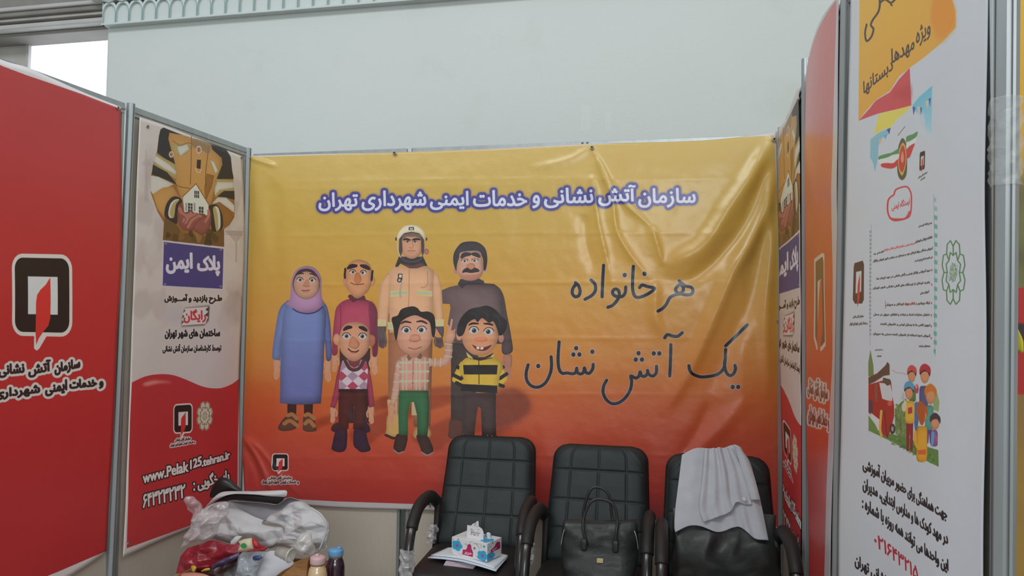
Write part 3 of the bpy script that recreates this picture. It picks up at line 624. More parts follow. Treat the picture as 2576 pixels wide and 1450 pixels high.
    # ---- hand lettering
    A = [[(1605, 958), (1660, 1000), (1712, 1015), (1728, 1050), (1704, 1080), (1640, 1078), (1590, 1062), (1572, 1035), (1590, 1003), (1615, 990), (1640, 1012), (1640, 1045), (1612, 1072), (1560, 1085), (1520, 1110), (1490, 1165), (1455, 1205), (1415, 1228)],
         [(1250, 1018), (1275, 995), (1320, 1008), (1385, 1025), (1340, 1065), (1280, 1095), (1230, 1105), (1200, 1080), (1188, 1020), (1190, 900), (1195, 827)],
         [(1127, 1012), (1122, 1062), (1097, 1095), (1050, 1098), (1015, 1080), (1010, 1050), (1032, 1030), (1060, 1042), (1070, 1085), (1050, 1130), (1010, 1175), (967, 1193)],
         [(928, 817), (920, 960), (915, 1100)], [(815, 950), (850, 985), (855, 1040), (825, 1085), (762, 1122)],
         [(676, 972), (704, 1002), (718, 1050), (705, 1090), (672, 1098), (648, 1068), (652, 1028), (674, 995), (690, 985)]]
    B = [[(2215, 135), (2120, 230), (2022, 322)], [(2022, 355), (2018, 440), (2005, 520), (1965, 568), (1900, 592), (1800, 600), (1730, 575), (1700, 540), (1692, 498)],
         [(2017, 440), (2012, 500), (2028, 562), (2060, 588), (2092, 570), (2108, 530), (2104, 497)], [(1475, 250), (1500, 222), (1550, 236), (1595, 235), (1632, 205)],
         [(1530, 312), (1527, 450), (1520, 593)], [(1402, 505), (1400, 560), (1370, 592), (1332, 575), (1322, 542), (1320, 570), (1295, 595), (1268, 588), (1255, 555), (1245, 592), (1215, 610), (1172, 592), (1180, 645), (1165, 720), (1120, 790), (1060, 833), (1000, 838), (950, 800), (924, 740), (930, 680), (955, 630)],
         [(835, 487), (830, 530), (800, 568), (770, 558), (757, 520), (748, 560), (720, 574), (694, 560), (688, 522), (678, 560), (650, 572), (600, 565), (560, 568), (534, 540), (522, 480), (522, 400), (530, 287)],
         [(458, 420), (462, 500), (450, 570), (410, 650), (350, 690), (290, 685), (245, 640), (234, 570), (252, 492)], ]
    dA = [(1295, 893), (1117, 905)]; dB = [(2083, 690), (2133, 690), (1377, 390), (1427, 390), (1241, 388), (1216, 445), (1272, 445), (828, 375), (683, 343), (658, 400), (712, 400), (343, 503)]
    for w, col in ((36, rgb(178, 176, 196)), (29, rgb(38, 32, 36))):
        for L, dd, oy in ((A, dA, 440), (B, dB, 780)):
            c.crop(1260, oy, 3.578)
            for P in L: c.line(P, w, col)
            for d in dd: c.ell(d, w * .66, w * .72, col)
    # ---- small logo at the lower left
    c.crop(0, 0, 1)
    c.flame_logo((711, 1161), 37, 39, outline=rgb(210, 202, 200))
    for w, col in ((2.2, rgb(206, 190, 188)), (0, rgb(66, 36, 40))):
        c.text('سازمان آتش نشانی', (681, 1196), (739, 1195), (681, 1206), col, bold=.8, outline=(w, col) if w else None)
        c.text('و خدمات ایمنی شهرداری تهران', (661, 1206), (756, 1206), (661, 1217), col, bold=.8, outline=(w, col) if w else None)
    # ---- white hems
    hem = rgb(196, 190, 192)
    c.fill([(600, 380), (1260, 355), (1980, 325), (1980, 351), (1947, 352), (1946, 342), (1260, 376), (628, 396), (600, 396)], hem)
    c.fill([(600, 385), (629, 392), (622, 620), (614, 900), (610, 1150), (616, 1240), (600, 1240)], hem)
    c.fill([(600, 1240), (700, 1251), (760, 1256), (850, 1261), (1090, 1269), (1340, 1287), (1650, 1307), (1980, 1326), (1980, 1370), (600, 1290)], hem)
    c.fill([(1946, 345), (1990, 345), (1990, 1350), (1970, 1330), (1963, 900), (1956, 500)], hem)
    return c
# ---------------------------------------------------------------- print of the narrow plaque banner (left wall)
BOX_PLATE = (-0.96, -0.02, 0.38, 2.62)
def print_plate():
    s0, s1, z0, z1 = BOX_PLATE
    c = Canvas(PL, s0, s1, z0, z1, (820, 560), rgb(202, 194, 190))
    rnd = random.Random(5)
    # watercolour washes
    c.crop(0, 0, 1)
    for k in range(46):
        x = rnd.choice([rnd.uniform(338, 400), rnd.uniform(565, 605), rnd.uniform(338, 600)]); y = rnd.uniform(400, 800)
        if 400 < x < 560 and y > 560: continue
        P = [(x + rnd.uniform(8, 34) * math.cos(a), y + rnd.uniform(14, 60) * math.sin(a)) for a in np.linspace(0, 6.28, 8, endpoint=False)]
        c.fill(P, rgb(*rnd.choice([(176, 164, 160), (188, 178, 174), (164, 152, 150), (206, 200, 196)])), smooth=True, alpha=.35, blur=5)
    c.crop(300, 260, 3.625)
    # faint towers
    c.fill([(225, 430), (232, 430), (240, 505), (275, 560), (240, 580), (250, 900), (210, 900), (222, 580), (190, 555), (222, 505)], rgb(168, 158, 154), alpha=.5, blur=1)
    c.fill([(945, 1160), (1112, 1165), (1108, 1205), (1060, 1260), (1055, 1450), (1040, 1450), (1040, 1265), (990, 1210)], rgb(176, 160, 156), alpha=.75)
    for y in (1165, 1180, 1195): c.line([(948, y), (1110, y + 8)], 4, rgb(138, 122, 118), smooth=False, alpha=.7)
    # firefighter's jacket and arms
    K, T, TD, Rf, Rs = rgb(48, 44, 44), rgb(196, 148, 86), rgb(150, 104, 56), rgb(206, 202, 194), rgb(176, 158, 104)
    body = [(385, 222), (480, 262), (560, 290), (700, 330), (830, 375), (955, 415), (1000, 490), (1010, 600), (1030, 760), (1040, 960), (1035, 1040), (990, 1110), (940, 1150), (938, 1310), (380, 1248), (388, 1090), (330, 990), (268, 810), (272, 660), (300, 540), (330, 430), (345, 300), (358, 240)]
    c.fill(body, TD)
    c.fill([(385, 222), (358, 240), (345, 300), (330, 450), (440, 540), (500, 580), (490, 480), (430, 320), (440, 268), (560, 292)], K)
    c.fill([(440, 270), (560, 292), (660, 320), (810, 378), (920, 500), (925, 560), (870, 720), (820, 920), (560, 900), (500, 740), (495, 560), (432, 330)], T, shade=.15)
    c.fill([(820, 378), (955, 415), (1000, 490), (1012, 610), (1028, 690), (930, 690), (860, 720), (925, 560), (918, 500), (830, 420)], K)
    for P, col in (([(465, 370), (620, 370), (640, 400), (600, 460), (520, 490), (480, 450)], Rs), ([(510, 400), (600, 375), (620, 420), (540, 480)], Rf), ([(320, 460), (500, 560), (505, 700), (420, 640), (300, 560)], Rs), ([(318, 480), (440, 560), (500, 620), (500, 650), (400, 600), (300, 530)], Rf),
                   ([(290, 560), (420, 630), (510, 745), (420, 700), (280, 650)], K), ([(272, 660), (340, 670), (480, 740), (440, 760), (340, 800), (290, 830), (268, 800)], Rf), ([(800, 500), (840, 520), (890, 600), (880, 660), (840, 620)], Rs), ([(815, 515), (850, 540), (885, 620), (860, 640)], Rf), ([(780, 640), (850, 660), (830, 760), (775, 900), (760, 780)], TD),
                   ([(870, 690), (1025, 700), (1030, 800), (920, 810), (860, 860), (850, 780)], Rs), ([(880, 720), (1025, 722), (1030, 770), (900, 790), (855, 840), (860, 770)], Rf), ([(880, 850), (940, 800), (1035, 800), (1038, 880), (930, 855)], K), ([(830, 920), (880, 860), (960, 860), (1035, 930), (1035, 1000), (980, 960), (900, 900)], Rf),
                   ([(290, 830), (380, 770), (470, 760), (530, 850), (450, 860), (400, 960), (390, 1040), (330, 960)], T), ([(880, 900), (980, 960), (1030, 1040), (990, 1110), (940, 1130), (930, 1000)], TD)):
        c.fill(P, col, shade=.12)
    c.line([(505, 750), (560, 768), (625, 775)], 5, rgb(92, 60, 36)); c.line([(640, 300), (638, 520), (632, 740)], 6, rgb(120, 82, 46)); c.line([(800, 390), (780, 560), (770, 660), (775, 760)], 6, rgb(110, 74, 40)); c.line([(470, 340), (540, 385), (600, 362), (655, 372)], 5, rgb(130, 84, 44))
    c.fill([(655, 330), (805, 375), (800, 460), (740, 430), (655, 400)], rgb(140, 118, 90), alpha=.8, smooth=True)
    for (x, y, rx, ry) in ((708, 425, 26, 38), (458, 468, 22, 30)): c.ell((x, y), rx, ry, rgb(206, 180, 158)); c.ell((x, y), rx * .6, ry * .6, rgb(150, 110, 84))
    c.fill([(692, 515), (728, 518), (724, 600), (688, 592)], rgb(44, 38, 40)); c.line([(680, 590), (690, 625), (715, 632), (730, 600)], 8, rgb(212, 190, 160))
    # sleeve cuffs
    for P, col in (([(395, 1020), (410, 930), (450, 870), (500, 850), (560, 890), (520, 960), (515, 1080), (500, 1100), (430, 1060)], K), ([(430, 1000), (450, 920), (490, 880), (530, 880), (490, 940), (470, 1040), (440, 1040)], Rf), ([(445, 1010), (465, 930), (500, 890), (530, 885), (500, 930), (482, 1045)], Rs),
                   ([(800, 940), (870, 925), (910, 980), (930, 1060), (920, 1150), (840, 1170), (820, 1100), (825, 1010)], K), ([(850, 950), (885, 950), (905, 1020), (905, 1130), (870, 1160), (860, 1060)], Rf), ([(840, 960), (860, 950), (882, 1030), (885, 1150), (868, 1160), (852, 1060)], Rs)):
        c.fill(P, col, smooth=True)
    c.fill([(395, 1040), (510, 1110), (560, 1180), (640, 1190), (760, 1210), (840, 1180), (940, 1150), (938, 1310), (380, 1248)], rgb(112, 82, 50))
    for k in range(14):
        x, y = rnd.uniform(400, 920), rnd.uniform(1130, 1250); c.fill([(x, y), (x + rnd.uniform(20, 60), y + 20), (x + 30, y + rnd.uniform(40, 90)), (x - 10, y + 50)], rgb(*rnd.choice([(84, 60, 40), (160, 118, 66), (64, 48, 38), (140, 100, 56)])), smooth=True, alpha=.7)
    # house
    Wl = rgb(214, 216, 206)
    c.fill([(685, 733), (800, 920), (800, 1000), (760, 1050), (700, 1000), (580, 1000), (568, 900), (566, 850)], Wl)
    c.line([(560, 855), (685, 733), (802, 922)], 9, rgb(150, 96, 60), smooth=False)
    for y in range(800, 990, 16): c.line([(575, y), (790, y + 10)], 1.6, rgb(184, 186, 178), smooth=False, alpha=.6) if y > 900 else None
    for (x, y, w, h, nx, ny) in ((668, 795, 48, 68, 3, 2), (610, 908, 46, 84, 2, 3), (710, 940, 46, 90, 2, 3)):
        c.fill([(x, y), (x + w, y + 5), (x + w, y + h + 5), (x, y + h)], rgb(62, 60, 64))
        for i in range(nx + 1): c.line([(x + w * i / nx, y), (x + w * i / nx, y + h)], 4, Wl, smooth=False)
        for j in range(ny + 1): c.line([(x, y + h * j / ny), (x + w, y + 5 + h * j / ny)], 4, Wl, smooth=False)
    for x in (588, 664): c.fill([(x, 908), (x + 16, 910), (x + 16, 985), (x, 982)], rgb(150, 154, 150))
    # cupped hands
    H1, H2, H3 = rgb(178, 116, 106), rgb(146, 84, 78), rgb(104, 56, 54)
    c.fill([(525, 930), (560, 920), (575, 990), (640, 985), (700, 1010), (760, 1010), (800, 1040), (815, 960), (825, 1060), (800, 1150), (740, 1205), (660, 1160), (580, 1160), (525, 1090), (520, 1000)], H2, smooth=True, shade=.3)
    for P, w, col in (([(535, 960), (560, 1010), (620, 1030)], 34, H1), ([(590, 1090), (620, 1040), (680, 1010)], 30, H1), ([(615, 1130), (645, 1070), (700, 1030), (730, 1030)], 28, H1), ([(690, 1140), (730, 1080), (770, 1060)], 30, H2), ([(800, 980), (800, 1030), (770, 1080)], 26, H1), ([(640, 1000), (590, 1040), (570, 1080)], 24, H1)):
        c.line(P, w, col, taper=[.9, 1, .8]); 
    for P in ([(600, 1110), (635, 1055), (690, 1022)], [(655, 1150), (690, 1085), (740, 1050)], [(545, 1010), (590, 1050), (580, 1090)]): c.line(P, 5, H3)
    # blue plate
    c.crop(300, 600, 3.625)
    c.fill([(378, 15), (942, 82), (930, 470), (370, 442)], rgb(200, 196, 204)); c.fill([(390, 32), (932, 96), (920, 460), (380, 430)], rgb(70, 66, 128))
    for x, y in ((408, 48), (908, 104), (400, 418), (905, 438)): c.ell((x, y), 13, 11, rgb(120, 114, 150))
    wt = rgb(214, 212, 226)
    c.text('پلاک', (694, 160), (900, 152), (694, 352), wt, bold=15); c.text('ایمن', (408, 132), (656, 128), (408, 326), wt, bold=15)
    for k, x0_ in enumerate((0,)): pass
    bk = rgb(34, 28, 28)
    for s, xa, ya, xb, yb, h, b, gl in (('طـرح بازدید و آمـــوزش', 395, 508, 918, 506, 92, 5, 1), ('ساختمان های شهر تهران', 400, 828, 902, 822, 92, 5, 1), ('توسط کارشناسان سازمان آتش نشانی', 380, 968, 912, 958, 82, 2, 0)):
        sk = 0
        c.text(s, (xa, ya), (xb, yb), (xa, ya + h), bk, bold=b + 3, outline=(5, rgb(214, 208, 204)))
        c.text(s, (xa, ya), (xb, yb), (xa, ya + h), bk, bold=b)
    c.fill([(380, 600), (560, 600), (560, 760), (380, 780)], rgb(186, 180, 184), alpha=.6, blur=8); c.fill([(580, 640), (808, 615), (800, 750), (760, 790), (552, 802), (560, 720)], rgb(60, 50, 50), blur=3, alpha=.9)
    c.fill([(575, 640), (800, 622), (770, 650), (798, 668), (765, 700), (796, 715), (770, 780), (548, 796), (575, 760), (552, 745), (580, 710), (560, 690), (590, 660)], rgb(214, 206, 204))
    c.text('رایگان', (572, 650), (778, 642), (572, 775), rgb(196, 56, 66), bold=8)
    # red wave
    c.crop(300, 930, 3.086)
    R_ = rgb(184, 50, 54)
    wave = catmull([(60, 110), (80, 100), (180, 55), (290, 36), (400, 42), (500, 76), (620, 128), (700, 145), (780, 142), (860, 112), (918, 72), (950, 50)], 6)
    c.fill(list(map(tuple, wave)) + [(925, 940), (560, 1210), (40, 1420), (20, 1390)], R_)
    c.fill([(165, 110), (260, 84), (400, 100), (300, 106), (200, 126)], rgb(226, 170, 164), smooth=True, alpha=.7, blur=3)
    c.fill([(40, 1385), (350, 1280), (560, 1200), (925, 1020), (990, 990), (990, 1560), (0, 1560), (0, 1400)], rgb(206, 198, 198))
    c.fill([(-60, 60), (82, 60), (64, 400), (52, 900), (38, 1390), (30, 1450), (-60, 1450)], rgb(204, 196, 194)); c.fill([(918, 60), (990, 60), (990, 1100), (905, 1000), (910, 500)], rgb(206, 200, 200))
    c.crop(300, 930, 3.086)
    c.flame_logo((484, 380), 132, 208, ex=(1, -.07), ey=(0, 1), lw=.06)
    c.rosette((648, 360), 58, 112, rgb(96, 92, 66), rgb(206, 198, 178), lw=4, ey=(-.02, 1))
    for w, col in ((7, rgb(214, 204, 200)), (0, rgb(48, 28, 30))):
        c.text('سازمان آتش نشانی', (425, 533), (543, 518), (425, 565), col, bold=2, outline=(w, col) if w else None)
        c.text('و خدمات ایمنی شهرداری تهران', (388, 578), (578, 548), (388, 604), col, bold=2, outline=(w, col) if w else None)
    wt = rgb(222, 218, 216)
    for w, col in ((9, rgb(44, 26, 28)), (0, wt)):
        for s, a, b, d, rt in (('www.Pelak', (165, 800), (528, 705), (165, 888), False), ('125', (538, 702), (626, 668), (538, 778), False), ('.tehran.ir', (624, 690), (848, 627), (624, 757), False),
                               ('۶۴۳۲۳۲۳۲', (165, 968), (502, 885), (165, 1078), True), (':', (560, 878), (574, 874), (560, 945), True), ('پاسخگویی', (592, 826), (842, 762), (592, 958), True)):
            if w: c.text(s, a, b, d, col, rtl=rt, bold=4, outline=(w, col))
            else: c.text(s, a, b, d, col, rtl=rt, bold=7)
    return c

# ---------------------------------------------------------------- print of the red banner (left wall)
BOX_REDL = (-1.98, -0.98, 0.20, 2.64)
def print_red_left():
    s0, s1, z0, z1 = BOX_REDL
    c = Canvas(PL, s0, s1, z0, z1, (800, 640), rgb(196, 48, 54))
    yy = np.linspace(0, 1, c.H)[:, None, None]
    top = np.array(rgb(178, 64, 68)); mid = np.array(rgb(186, 46, 46)); bot = np.array(rgb(168, 40, 46))
    c.im[:] = np.where(yy < .45, top + (mid - top) * (yy / .45), mid + (bot - mid) * ((yy - .45) / .55))
    c.crop(0, 600, 3.153)
    c.flame_logo((312, 450), 438, 588, ex=(1, .02), ey=(-.0, 1), lw=.055, red=rgb(208, 52, 48))
    for w, col in ((20, rgb(206, 202, 198)), (0, rgb(48, 32, 34))):
        for s, a, b, d in (('سازمان', (414, 990), (618, 945), (414, 1092)), ('آتش', (204, 990), (386, 955), (204, 1110)), ('نشانی', (-40, 1000), (175, 980), (-40, 1110)),
                           ('و خدمات', (530, 1120), (800, 1095), (530, 1215)), ('ایمنی', (338, 1145), (515, 1115), (338, 1258)), ('شهرداری تهران', (-330, 1225), (300, 1150), (-330, 1320))):
            c.text(s, a, b, d, col, bold=11, outline=(w, col) if w else None)
    # hems
    c.crop(0, 0, 1)
    c.fill([(-200, 1700), (-200, 1560), (0, 1492), (140, 1438), (262, 1386), (330, 1360), (330, 1700)], rgb(204, 196, 196))
    c.fill([(301, 275), (340, 275), (340, 1500), (262, 1480), (270, 1300), (286, 900), (300, 620)], rgb(204, 194, 194))
    c.fill([(-200, 80), (0, 168), (60, 190), (200, 237), (300, 275), (300, 268), (200, 220), (0, 100), (-200, 0)], rgb(214, 210, 214))
    return c

# ---------------------------------------------------------------- print of the red banner (right wall)
BOX_REDR = (-1.75, -0.82, 0.30, 2.70)
def print_red_right():
    s0, s1, z0, z1 = BOX_REDR
    c = Canvas(PR, s0, s1, z0, z1, (900, 560), rgb(196, 48, 54))
    yy = np.linspace(0, 1, c.H)
    c.im[:] = np.stack([np.interp(yy, [0, .28, .36, .6, .75, 1], np.array(v) / 255) for v in ((202, 203, 204, 204, 198, 190), (66, 66, 70, 70, 54, 48), (62, 58, 50, 44, 48, 54))], 1)[:, None, :]  # some reflected light kept in the red: paler top, orange middle
    c.crop(0, 0, 1)
    # logo, foreshortened by the wall
    c.fill([(2057, 652), (2080, 636), (2084, 640), (2084, 870), (2074, 884), (2062, 880), (2055, 850)], rgb(214, 206, 200)); 
    c.fill([(2061, 660), (2080, 646), (2082, 660), (2082, 860), (2074, 872), (2064, 868), (2059, 845)], rgb(84, 56, 40))
    c.fill([(2066, 708), (2076, 702), (2076, 810), (2065, 815)], rgb(210, 204, 200)); c.fill([(2073, 706), (2077, 704), (2077, 830), (2068, 905), (2063, 860), (2068, 760)], rgb(206, 70, 50))
    hm = rgb(198, 190, 196)
    c.fill([(2111, -20), (2104, 250), (2099, 480), (2102, 700), (2100, 900), (2090, 1100), (2085, 1250), (2077, 1580), (2130, 1580), (2130, -20)], hm)
    c.line([(2028, 215), (2036, 165), (2050, 120), (2068, 72), (2090, 26), (2116, -18)], 9, hm)
    for w, col in ((4, rgb(214, 204, 200)), (0, rgb(70, 44, 44))):
        c.text('سازمان آتش نشانی', (2036, 944), (2088, 962), (2037, 1000), col, bold=1.2, outline=(w, col) if w else None)
        c.text('و خدمات ایمنی شهردارى', (2038, 1018), (2091, 1038), (2039, 1068), col, bold=1.2, outline=(w, col) if w else None)
    return c

# ---------------------------------------------------------------- print of the white banner (front right)
BOX_WHITE = (-1.12, -0.02, 0.30, 2.66)
def print_white():
    s0, s1, z0, z1 = BOX_WHITE
    c = Canvas(PW, s0, s1, z0, z1, (900, 900), rgb(204, 210, 218))
    rnd = random.Random(11)
    c.crop(2020, 0, 3.0216)
    Y1, O1 = rgb(232, 184, 76), rgb(238, 168, 62)
    c.fill([(456, -400), (1180, -400), (1182, 0), (1207, 80), (1209, 205), (1090, 330), (960, 425), (825, 515), (745, 580), (680, 690), (580, 760), (500, 850), (448, 918)], Y1, grad=(O1, 'y'))
    c.fill([(1030, -40), (1180, -200), (1182, 0), (1207, 80), (1209, 205), (1120, 300), (1060, 290), (1000, 180), (1000, 60)], rgb(222, 140, 40), smooth=False, alpha=.75, blur=6)
    c.fill([(825, 515), (838, 790), (840, 802), (600, 862), (448, 918), (530, 830), (580, 765), (680, 700), (745, 600)], rgb(208, 74, 80), alpha=.95)
    c.fill([(700, 700), (830, 640), (835, 760), (720, 740)], rgb(180, 50, 60), smooth=True, alpha=.4, blur=6)
    c.fill([(600, 868), (840, 800), (800, 850), (735, 900), (680, 970), (600, 1000), (565, 1030), (585, 940)], rgb(238, 212, 100), smooth=False)
    ik = rgb(74, 62, 56)
    c.line([(512, 185), (500, 250), (512, 310), (548, 280), (565, 220), (545, 190), (560, 150), (600, 90), (612, 30), (608, -30)], 15, ik); c.line([(612, 20), (650, -5), (690, 20), (720, -5)], 14, ik); c.line([(690, 30), (697, 40)], 12, ik)
    for s, TLp, TRp, BLp in (('ویژه', (872, 220), (996, 130), (876, 375)), ('مهدها', (690, 372), (862, 255), (690, 520)), ('دبستانها', (486, 620), (700, 430), (488, 745))):
        c.text(s, TLp, TRp, BLp, ik, bold=4)
    # blue bunting corners
    B1 = rgb(112, 190, 216)
    c.fill([(848, 800), (900, 740), (1016, 650), (1012, 1000), (975, 1060), (940, 960), (915, 950), (900, 870), (850, 830)], B1, smooth=False, grad=(rgb(180, 214, 226), 'y')); c.fill([(860, 870), (940, 860), (960, 960), (1012, 1040), (1000, 1100), (930, 1000), (890, 960)], rgb(206, 212, 220), smooth=True, alpha=.8, blur=3)
    for P, col in (([(848, 812), (872, 815), (856, 880)], rgb(70, 84, 160)), ([(884, 812), (912, 810), (902, 872)], rgb(226, 200, 160)), ([(912, 812), (930, 822), (918, 880)], rgb(80, 110, 180)), ([(958, 768), (985, 765), (972, 832)], rgb(226, 200, 160)), ([(985, 752), (1004, 740), (998, 812)], rgb(70, 84, 160)),
                   ([(540, 1060), (600, 1010), (680, 970), (672, 1020), (620, 1050), (598, 1110), (594, 1200), (572, 1310), (560, 1240), (538, 1200)], rgb(140, 190, 208)), ([(655, 985), (682, 972), (674, 1020)], rgb(70, 80, 150)), ([(598, 1062), (625, 1060), (612, 1095)], rgb(222, 190, 140)), ([(635, 1030), (660, 1020), (646, 1062)], rgb(110, 170, 210))):
        c.fill(P, col)
    c.line([(735, 1030), (765, 990), (788, 962)], 5, rgb(120, 110, 110))
    # ribbon emblem
    c.fill([(770, 1050), (802, 1110), (806, 1230), (800, 1330), (768, 1370), (735, 1330), (728, 1200), (742, 1100)], rgb(96, 90, 60), smooth=True); c.fill([(770, 1085), (795, 1130), (798, 1240), (768, 1335), (738, 1270), (742, 1150)], rgb(212, 172, 110), smooth=True); c.fill([(770, 1105), (790, 1150), (792, 1240), (768, 1310), (742, 1260), (748, 1160)], rgb(200, 70, 52), smooth=True)
    c.fill([(768, 1150), (780, 1200), (770, 1240), (756, 1210)], rgb(232, 150, 130), smooth=True)
    G, Rr = rgb(88, 150, 96), rgb(204, 66, 70)
    for P, col in (([(600, 1190), (650, 1170), (690, 1160), (740, 1130), (738, 1165), (690, 1180), (640, 1210), (602, 1215)], G), ([(602, 1215), (650, 1200), (738, 1170), (735, 1210), (690, 1245), (650, 1235), (612, 1248)], rgb(222, 222, 222)), ([(618, 1245), (660, 1240), (700, 1240), (730, 1215), (732, 1255), (690, 1282), (622, 1270)], Rr),
                   ([(800, 1040), (850, 1020), (890, 1000), (880, 1040), (830, 1070), (800, 1085)], G), ([(800, 1085), (840, 1070), (880, 1045), (866, 1090), (806, 1140)], rgb(222, 222, 222)), ([(806, 1130), (866, 1090), (850, 1140), (826, 1196), (804, 1196)], Rr)):
        c.fill(P, col, smooth=True)
    c.flame_logo((932, 1222), 46, 140, ex=(1, -.35), ey=(-.02, 1), outline=None, dark=rgb(60, 40, 36))
    c.text('سازمان آتش نشانی', (895, 1345), (975, 1300), (897, 1362), ik, bold=1.5); c.text('تهران', (915, 1362), (956, 1340), (917, 1376), ik, bold=1.5)
    # red cartouche
    c.crop(2100, 460, 3.296)
    Rd = rgb(204, 78, 82)
    c.line([(480, 118), (505, 100), (525, 55), (605, 32), (640, 62), (655, 120), (650, 240), (622, 290), (520, 314), (475, 290), (456, 230), (460, 150)], 13, Rd, closed=True); c.line([(474, 292), (510, 302), (600, 296), (640, 240)], 15, Rd)
    c.text('ایستگاه ایمنی', (486, 170), (640, 120), (488, 240), Rd, bold=2)
    # document: dotted borders, lines of text
    for k in range(18): c.fill([(862, 120 + k * 74), (890 if 0 < k < 17 else 880, 128 + k * 74), (890 if 0 < k < 17 else 880, 162 + k * 74), (864, 158 + k * 74)], rgb(96, 172, 164), alpha=.9 if k > 1 else .5)
    c.line([(858, 100), (868, 700), (876, 1440)], 3, rgb(120, 150, 150), smooth=False)
    for k in range(26): c.fill([(314, 395 + k * 34), (330, 397 + k * 34), (329, 418 + k * 34), (313, 416 + k * 34)], rgb(140, 164, 164), alpha=.8)
    c.line([(328, 350), (322, 800), (318, 1350)], 2, rgb(130, 130, 130), smooth=False)
    tk = rgb(86, 82, 82)
    L = [('بسم الله الرحمن', 720, 352, 842, 322, 24, tk), ('دانشکده پزشکی شهرداری', 690, 478, 846, 438, 28, tk), ('خدمات ایمنی سازمان آتش نشانی تهران', 425, 545, 690, 488, 26, rgb(206, 110, 110)), ('اقدام به', 345, 585, 424, 562, 22, tk),
         ('آموزش همگانی ویژه کودکان مهد و دبستان در سراسر شهر تهران برگزار', 342, 638, 850, 530, 26, tk), ('می شود به شرح زیر است', 684, 640, 850, 604, 26, tk),
         ('دوره آموزشی رایگان ایمنی و آتش نشانی در مهد کودک ها', 370, 785, 830, 712, 26, tk), ('بازدید کودکان از ایستگاه های آتش نشانی شهر تهران', 342, 862, 826, 812, 26, tk), ('آموزش عملی', 738, 905, 820, 890, 26, tk),
         ('ارائه بروشور و کتاب ویژه کودکان و مربیان', 440, 1000, 828, 985, 26, tk), ('نمایش عملیات امداد و نجات و اطفای حریق در محل', 346, 1082, 826, 1084, 26, tk), ('تجهیز کلاس ها به وسایل ایمنی و خاموش کننده', 400, 1160, 832, 1172, 26, tk),
         ('آموزش نحوه استفاده از خاموش کننده دستی به مربیان', 342, 1238, 834, 1258, 28, tk), ('هماهنگی با واحد', 730, 1345, 834, 1346, 22, tk), ('سازمان', 356, 1382, 418, 1380, 12, tk), ('تهران', 370, 1432, 406, 1432, 14, tk)]
    for s, xa, ya, xb, yb, h, col in L: c.text(s, (xa, ya), (xb, yb), (xa, ya + h), col, bold=3)
    for y in (725, 845, 1000, 1100, 1192, 1290): c.ell((842, y), 5, 9, rgb(180, 60, 60))
    c.line([(440, 980), (440, 1044)], 4, Rd, smooth=False); c.text('رایگان و ویژه', (600, 992), (690, 988), (600, 1016), Rd, bold=2)
    # flame logo at the left of the document, ring emblem at the right
    c.fill([(188, 700), (194, 668), (262, 646), (272, 680), (272, 970), (258, 1002), (200, 1004), (182, 970)], rgb(88, 64, 54)); c.fill([(208, 740), (252, 730), (250, 905), (205, 920)], rgb(206, 208, 210))
    c.fill([(241, 755), (240, 850), (238, 960), (220, 1036), (218, 960), (222, 850), (230, 800)], rgb(204, 66, 62))
    c.text('سازمان آتش نشانی', (182, 1100), (270, 1092), (182, 1128), tk, bold=2); c.text('و خدمات ایمنی شهرداری تهران', (155, 1156), (300, 1150), (155, 1188), tk, bold=2)
    c.rosette((1017, 745), 90, 272, rgb(86, 132, 90), None, lw=9)
    c.text('تهران', (982, 700), (1050, 668), (982, 820), rgb(130, 160, 134), bold=1)
    # illustration: engine, hedge, children
    c.crop(2140, 880, 4.53)
    c.fill([(232, 560), (1065, 440), (1065, 1345), (230, 925)], rgb(206, 208, 210), alpha=.4)
    for P, col in (([(260, 0), (290, 180), (292, 300), (236, 310), (236, 150)], rgb(116, 136, 84)), ([(232, 880), (470, 960), (700, 1010), (900, 1100), (1060, 1150), (1065, 1340), (230, 925)], rgb(98, 134, 74)),
                   ([(236, 400), (340, 370), (400, 350), (480, 360), (500, 560), (515, 640), (515, 760), (480, 900), (440, 1010), (380, 960), (345, 830), (232, 720)], rgb(170, 52, 44)), ([(350, 380), (470, 390), (500, 520), (490, 590), (430, 580), (380, 560)], rgb(206, 206, 210)),
                   ([(236, 320), (330, 270), (420, 180), (440, 140), (464, 170), (466, 290), (400, 300), (300, 370), (236, 400)], rgb(98, 76, 62)), ([(390, 320), (470, 340), (485, 390), (440, 415), (390, 370)], rgb(96, 80, 70)), ([(240, 560), (280, 600), (278, 730), (236, 720)], rgb(80, 70, 84)),
                   ([(256, 720), (350, 800), (345, 930), (300, 900), (262, 780)], rgb(212, 212, 214)), ([(232, 750), (300, 850), (350, 960), (232, 925)], rgb(110, 144, 84)),
                   ([(520, 680), (600, 600), (660, 560), (700, 640), (690, 1010), (600, 1000), (530, 960)], rgb(112, 138, 84)), ([(600, 560), (620, 470), (640, 520), (650, 600)], rgb(190, 190, 190)), ([(1000, 520), (1022, 440), (1050, 520), (1070, 600), (1060, 710), (1000, 690)], rgb(146, 172, 112))):
        c.fill(P, col)
    for k in range(60):
        x = rnd.uniform(530, 690); y = rnd.uniform(620, 980); c.ell((x, y), rnd.uniform(6, 18), rnd.uniform(10, 26), rgb(*rnd.choice([(84, 118, 62), (132, 156, 96), (150, 160, 110), (96, 108, 62)])), alpha=.7)
    for k in range(50):
        x = rnd.uniform(480, 1055); y = 960 + (x - 480) * .45 + rnd.uniform(20, 110); c.ell((x, y), rnd.uniform(10, 26), rnd.uniform(6, 16), rgb(*rnd.choice([(84, 128, 62), (122, 156, 84), (70, 110, 60)])), alpha=.7)
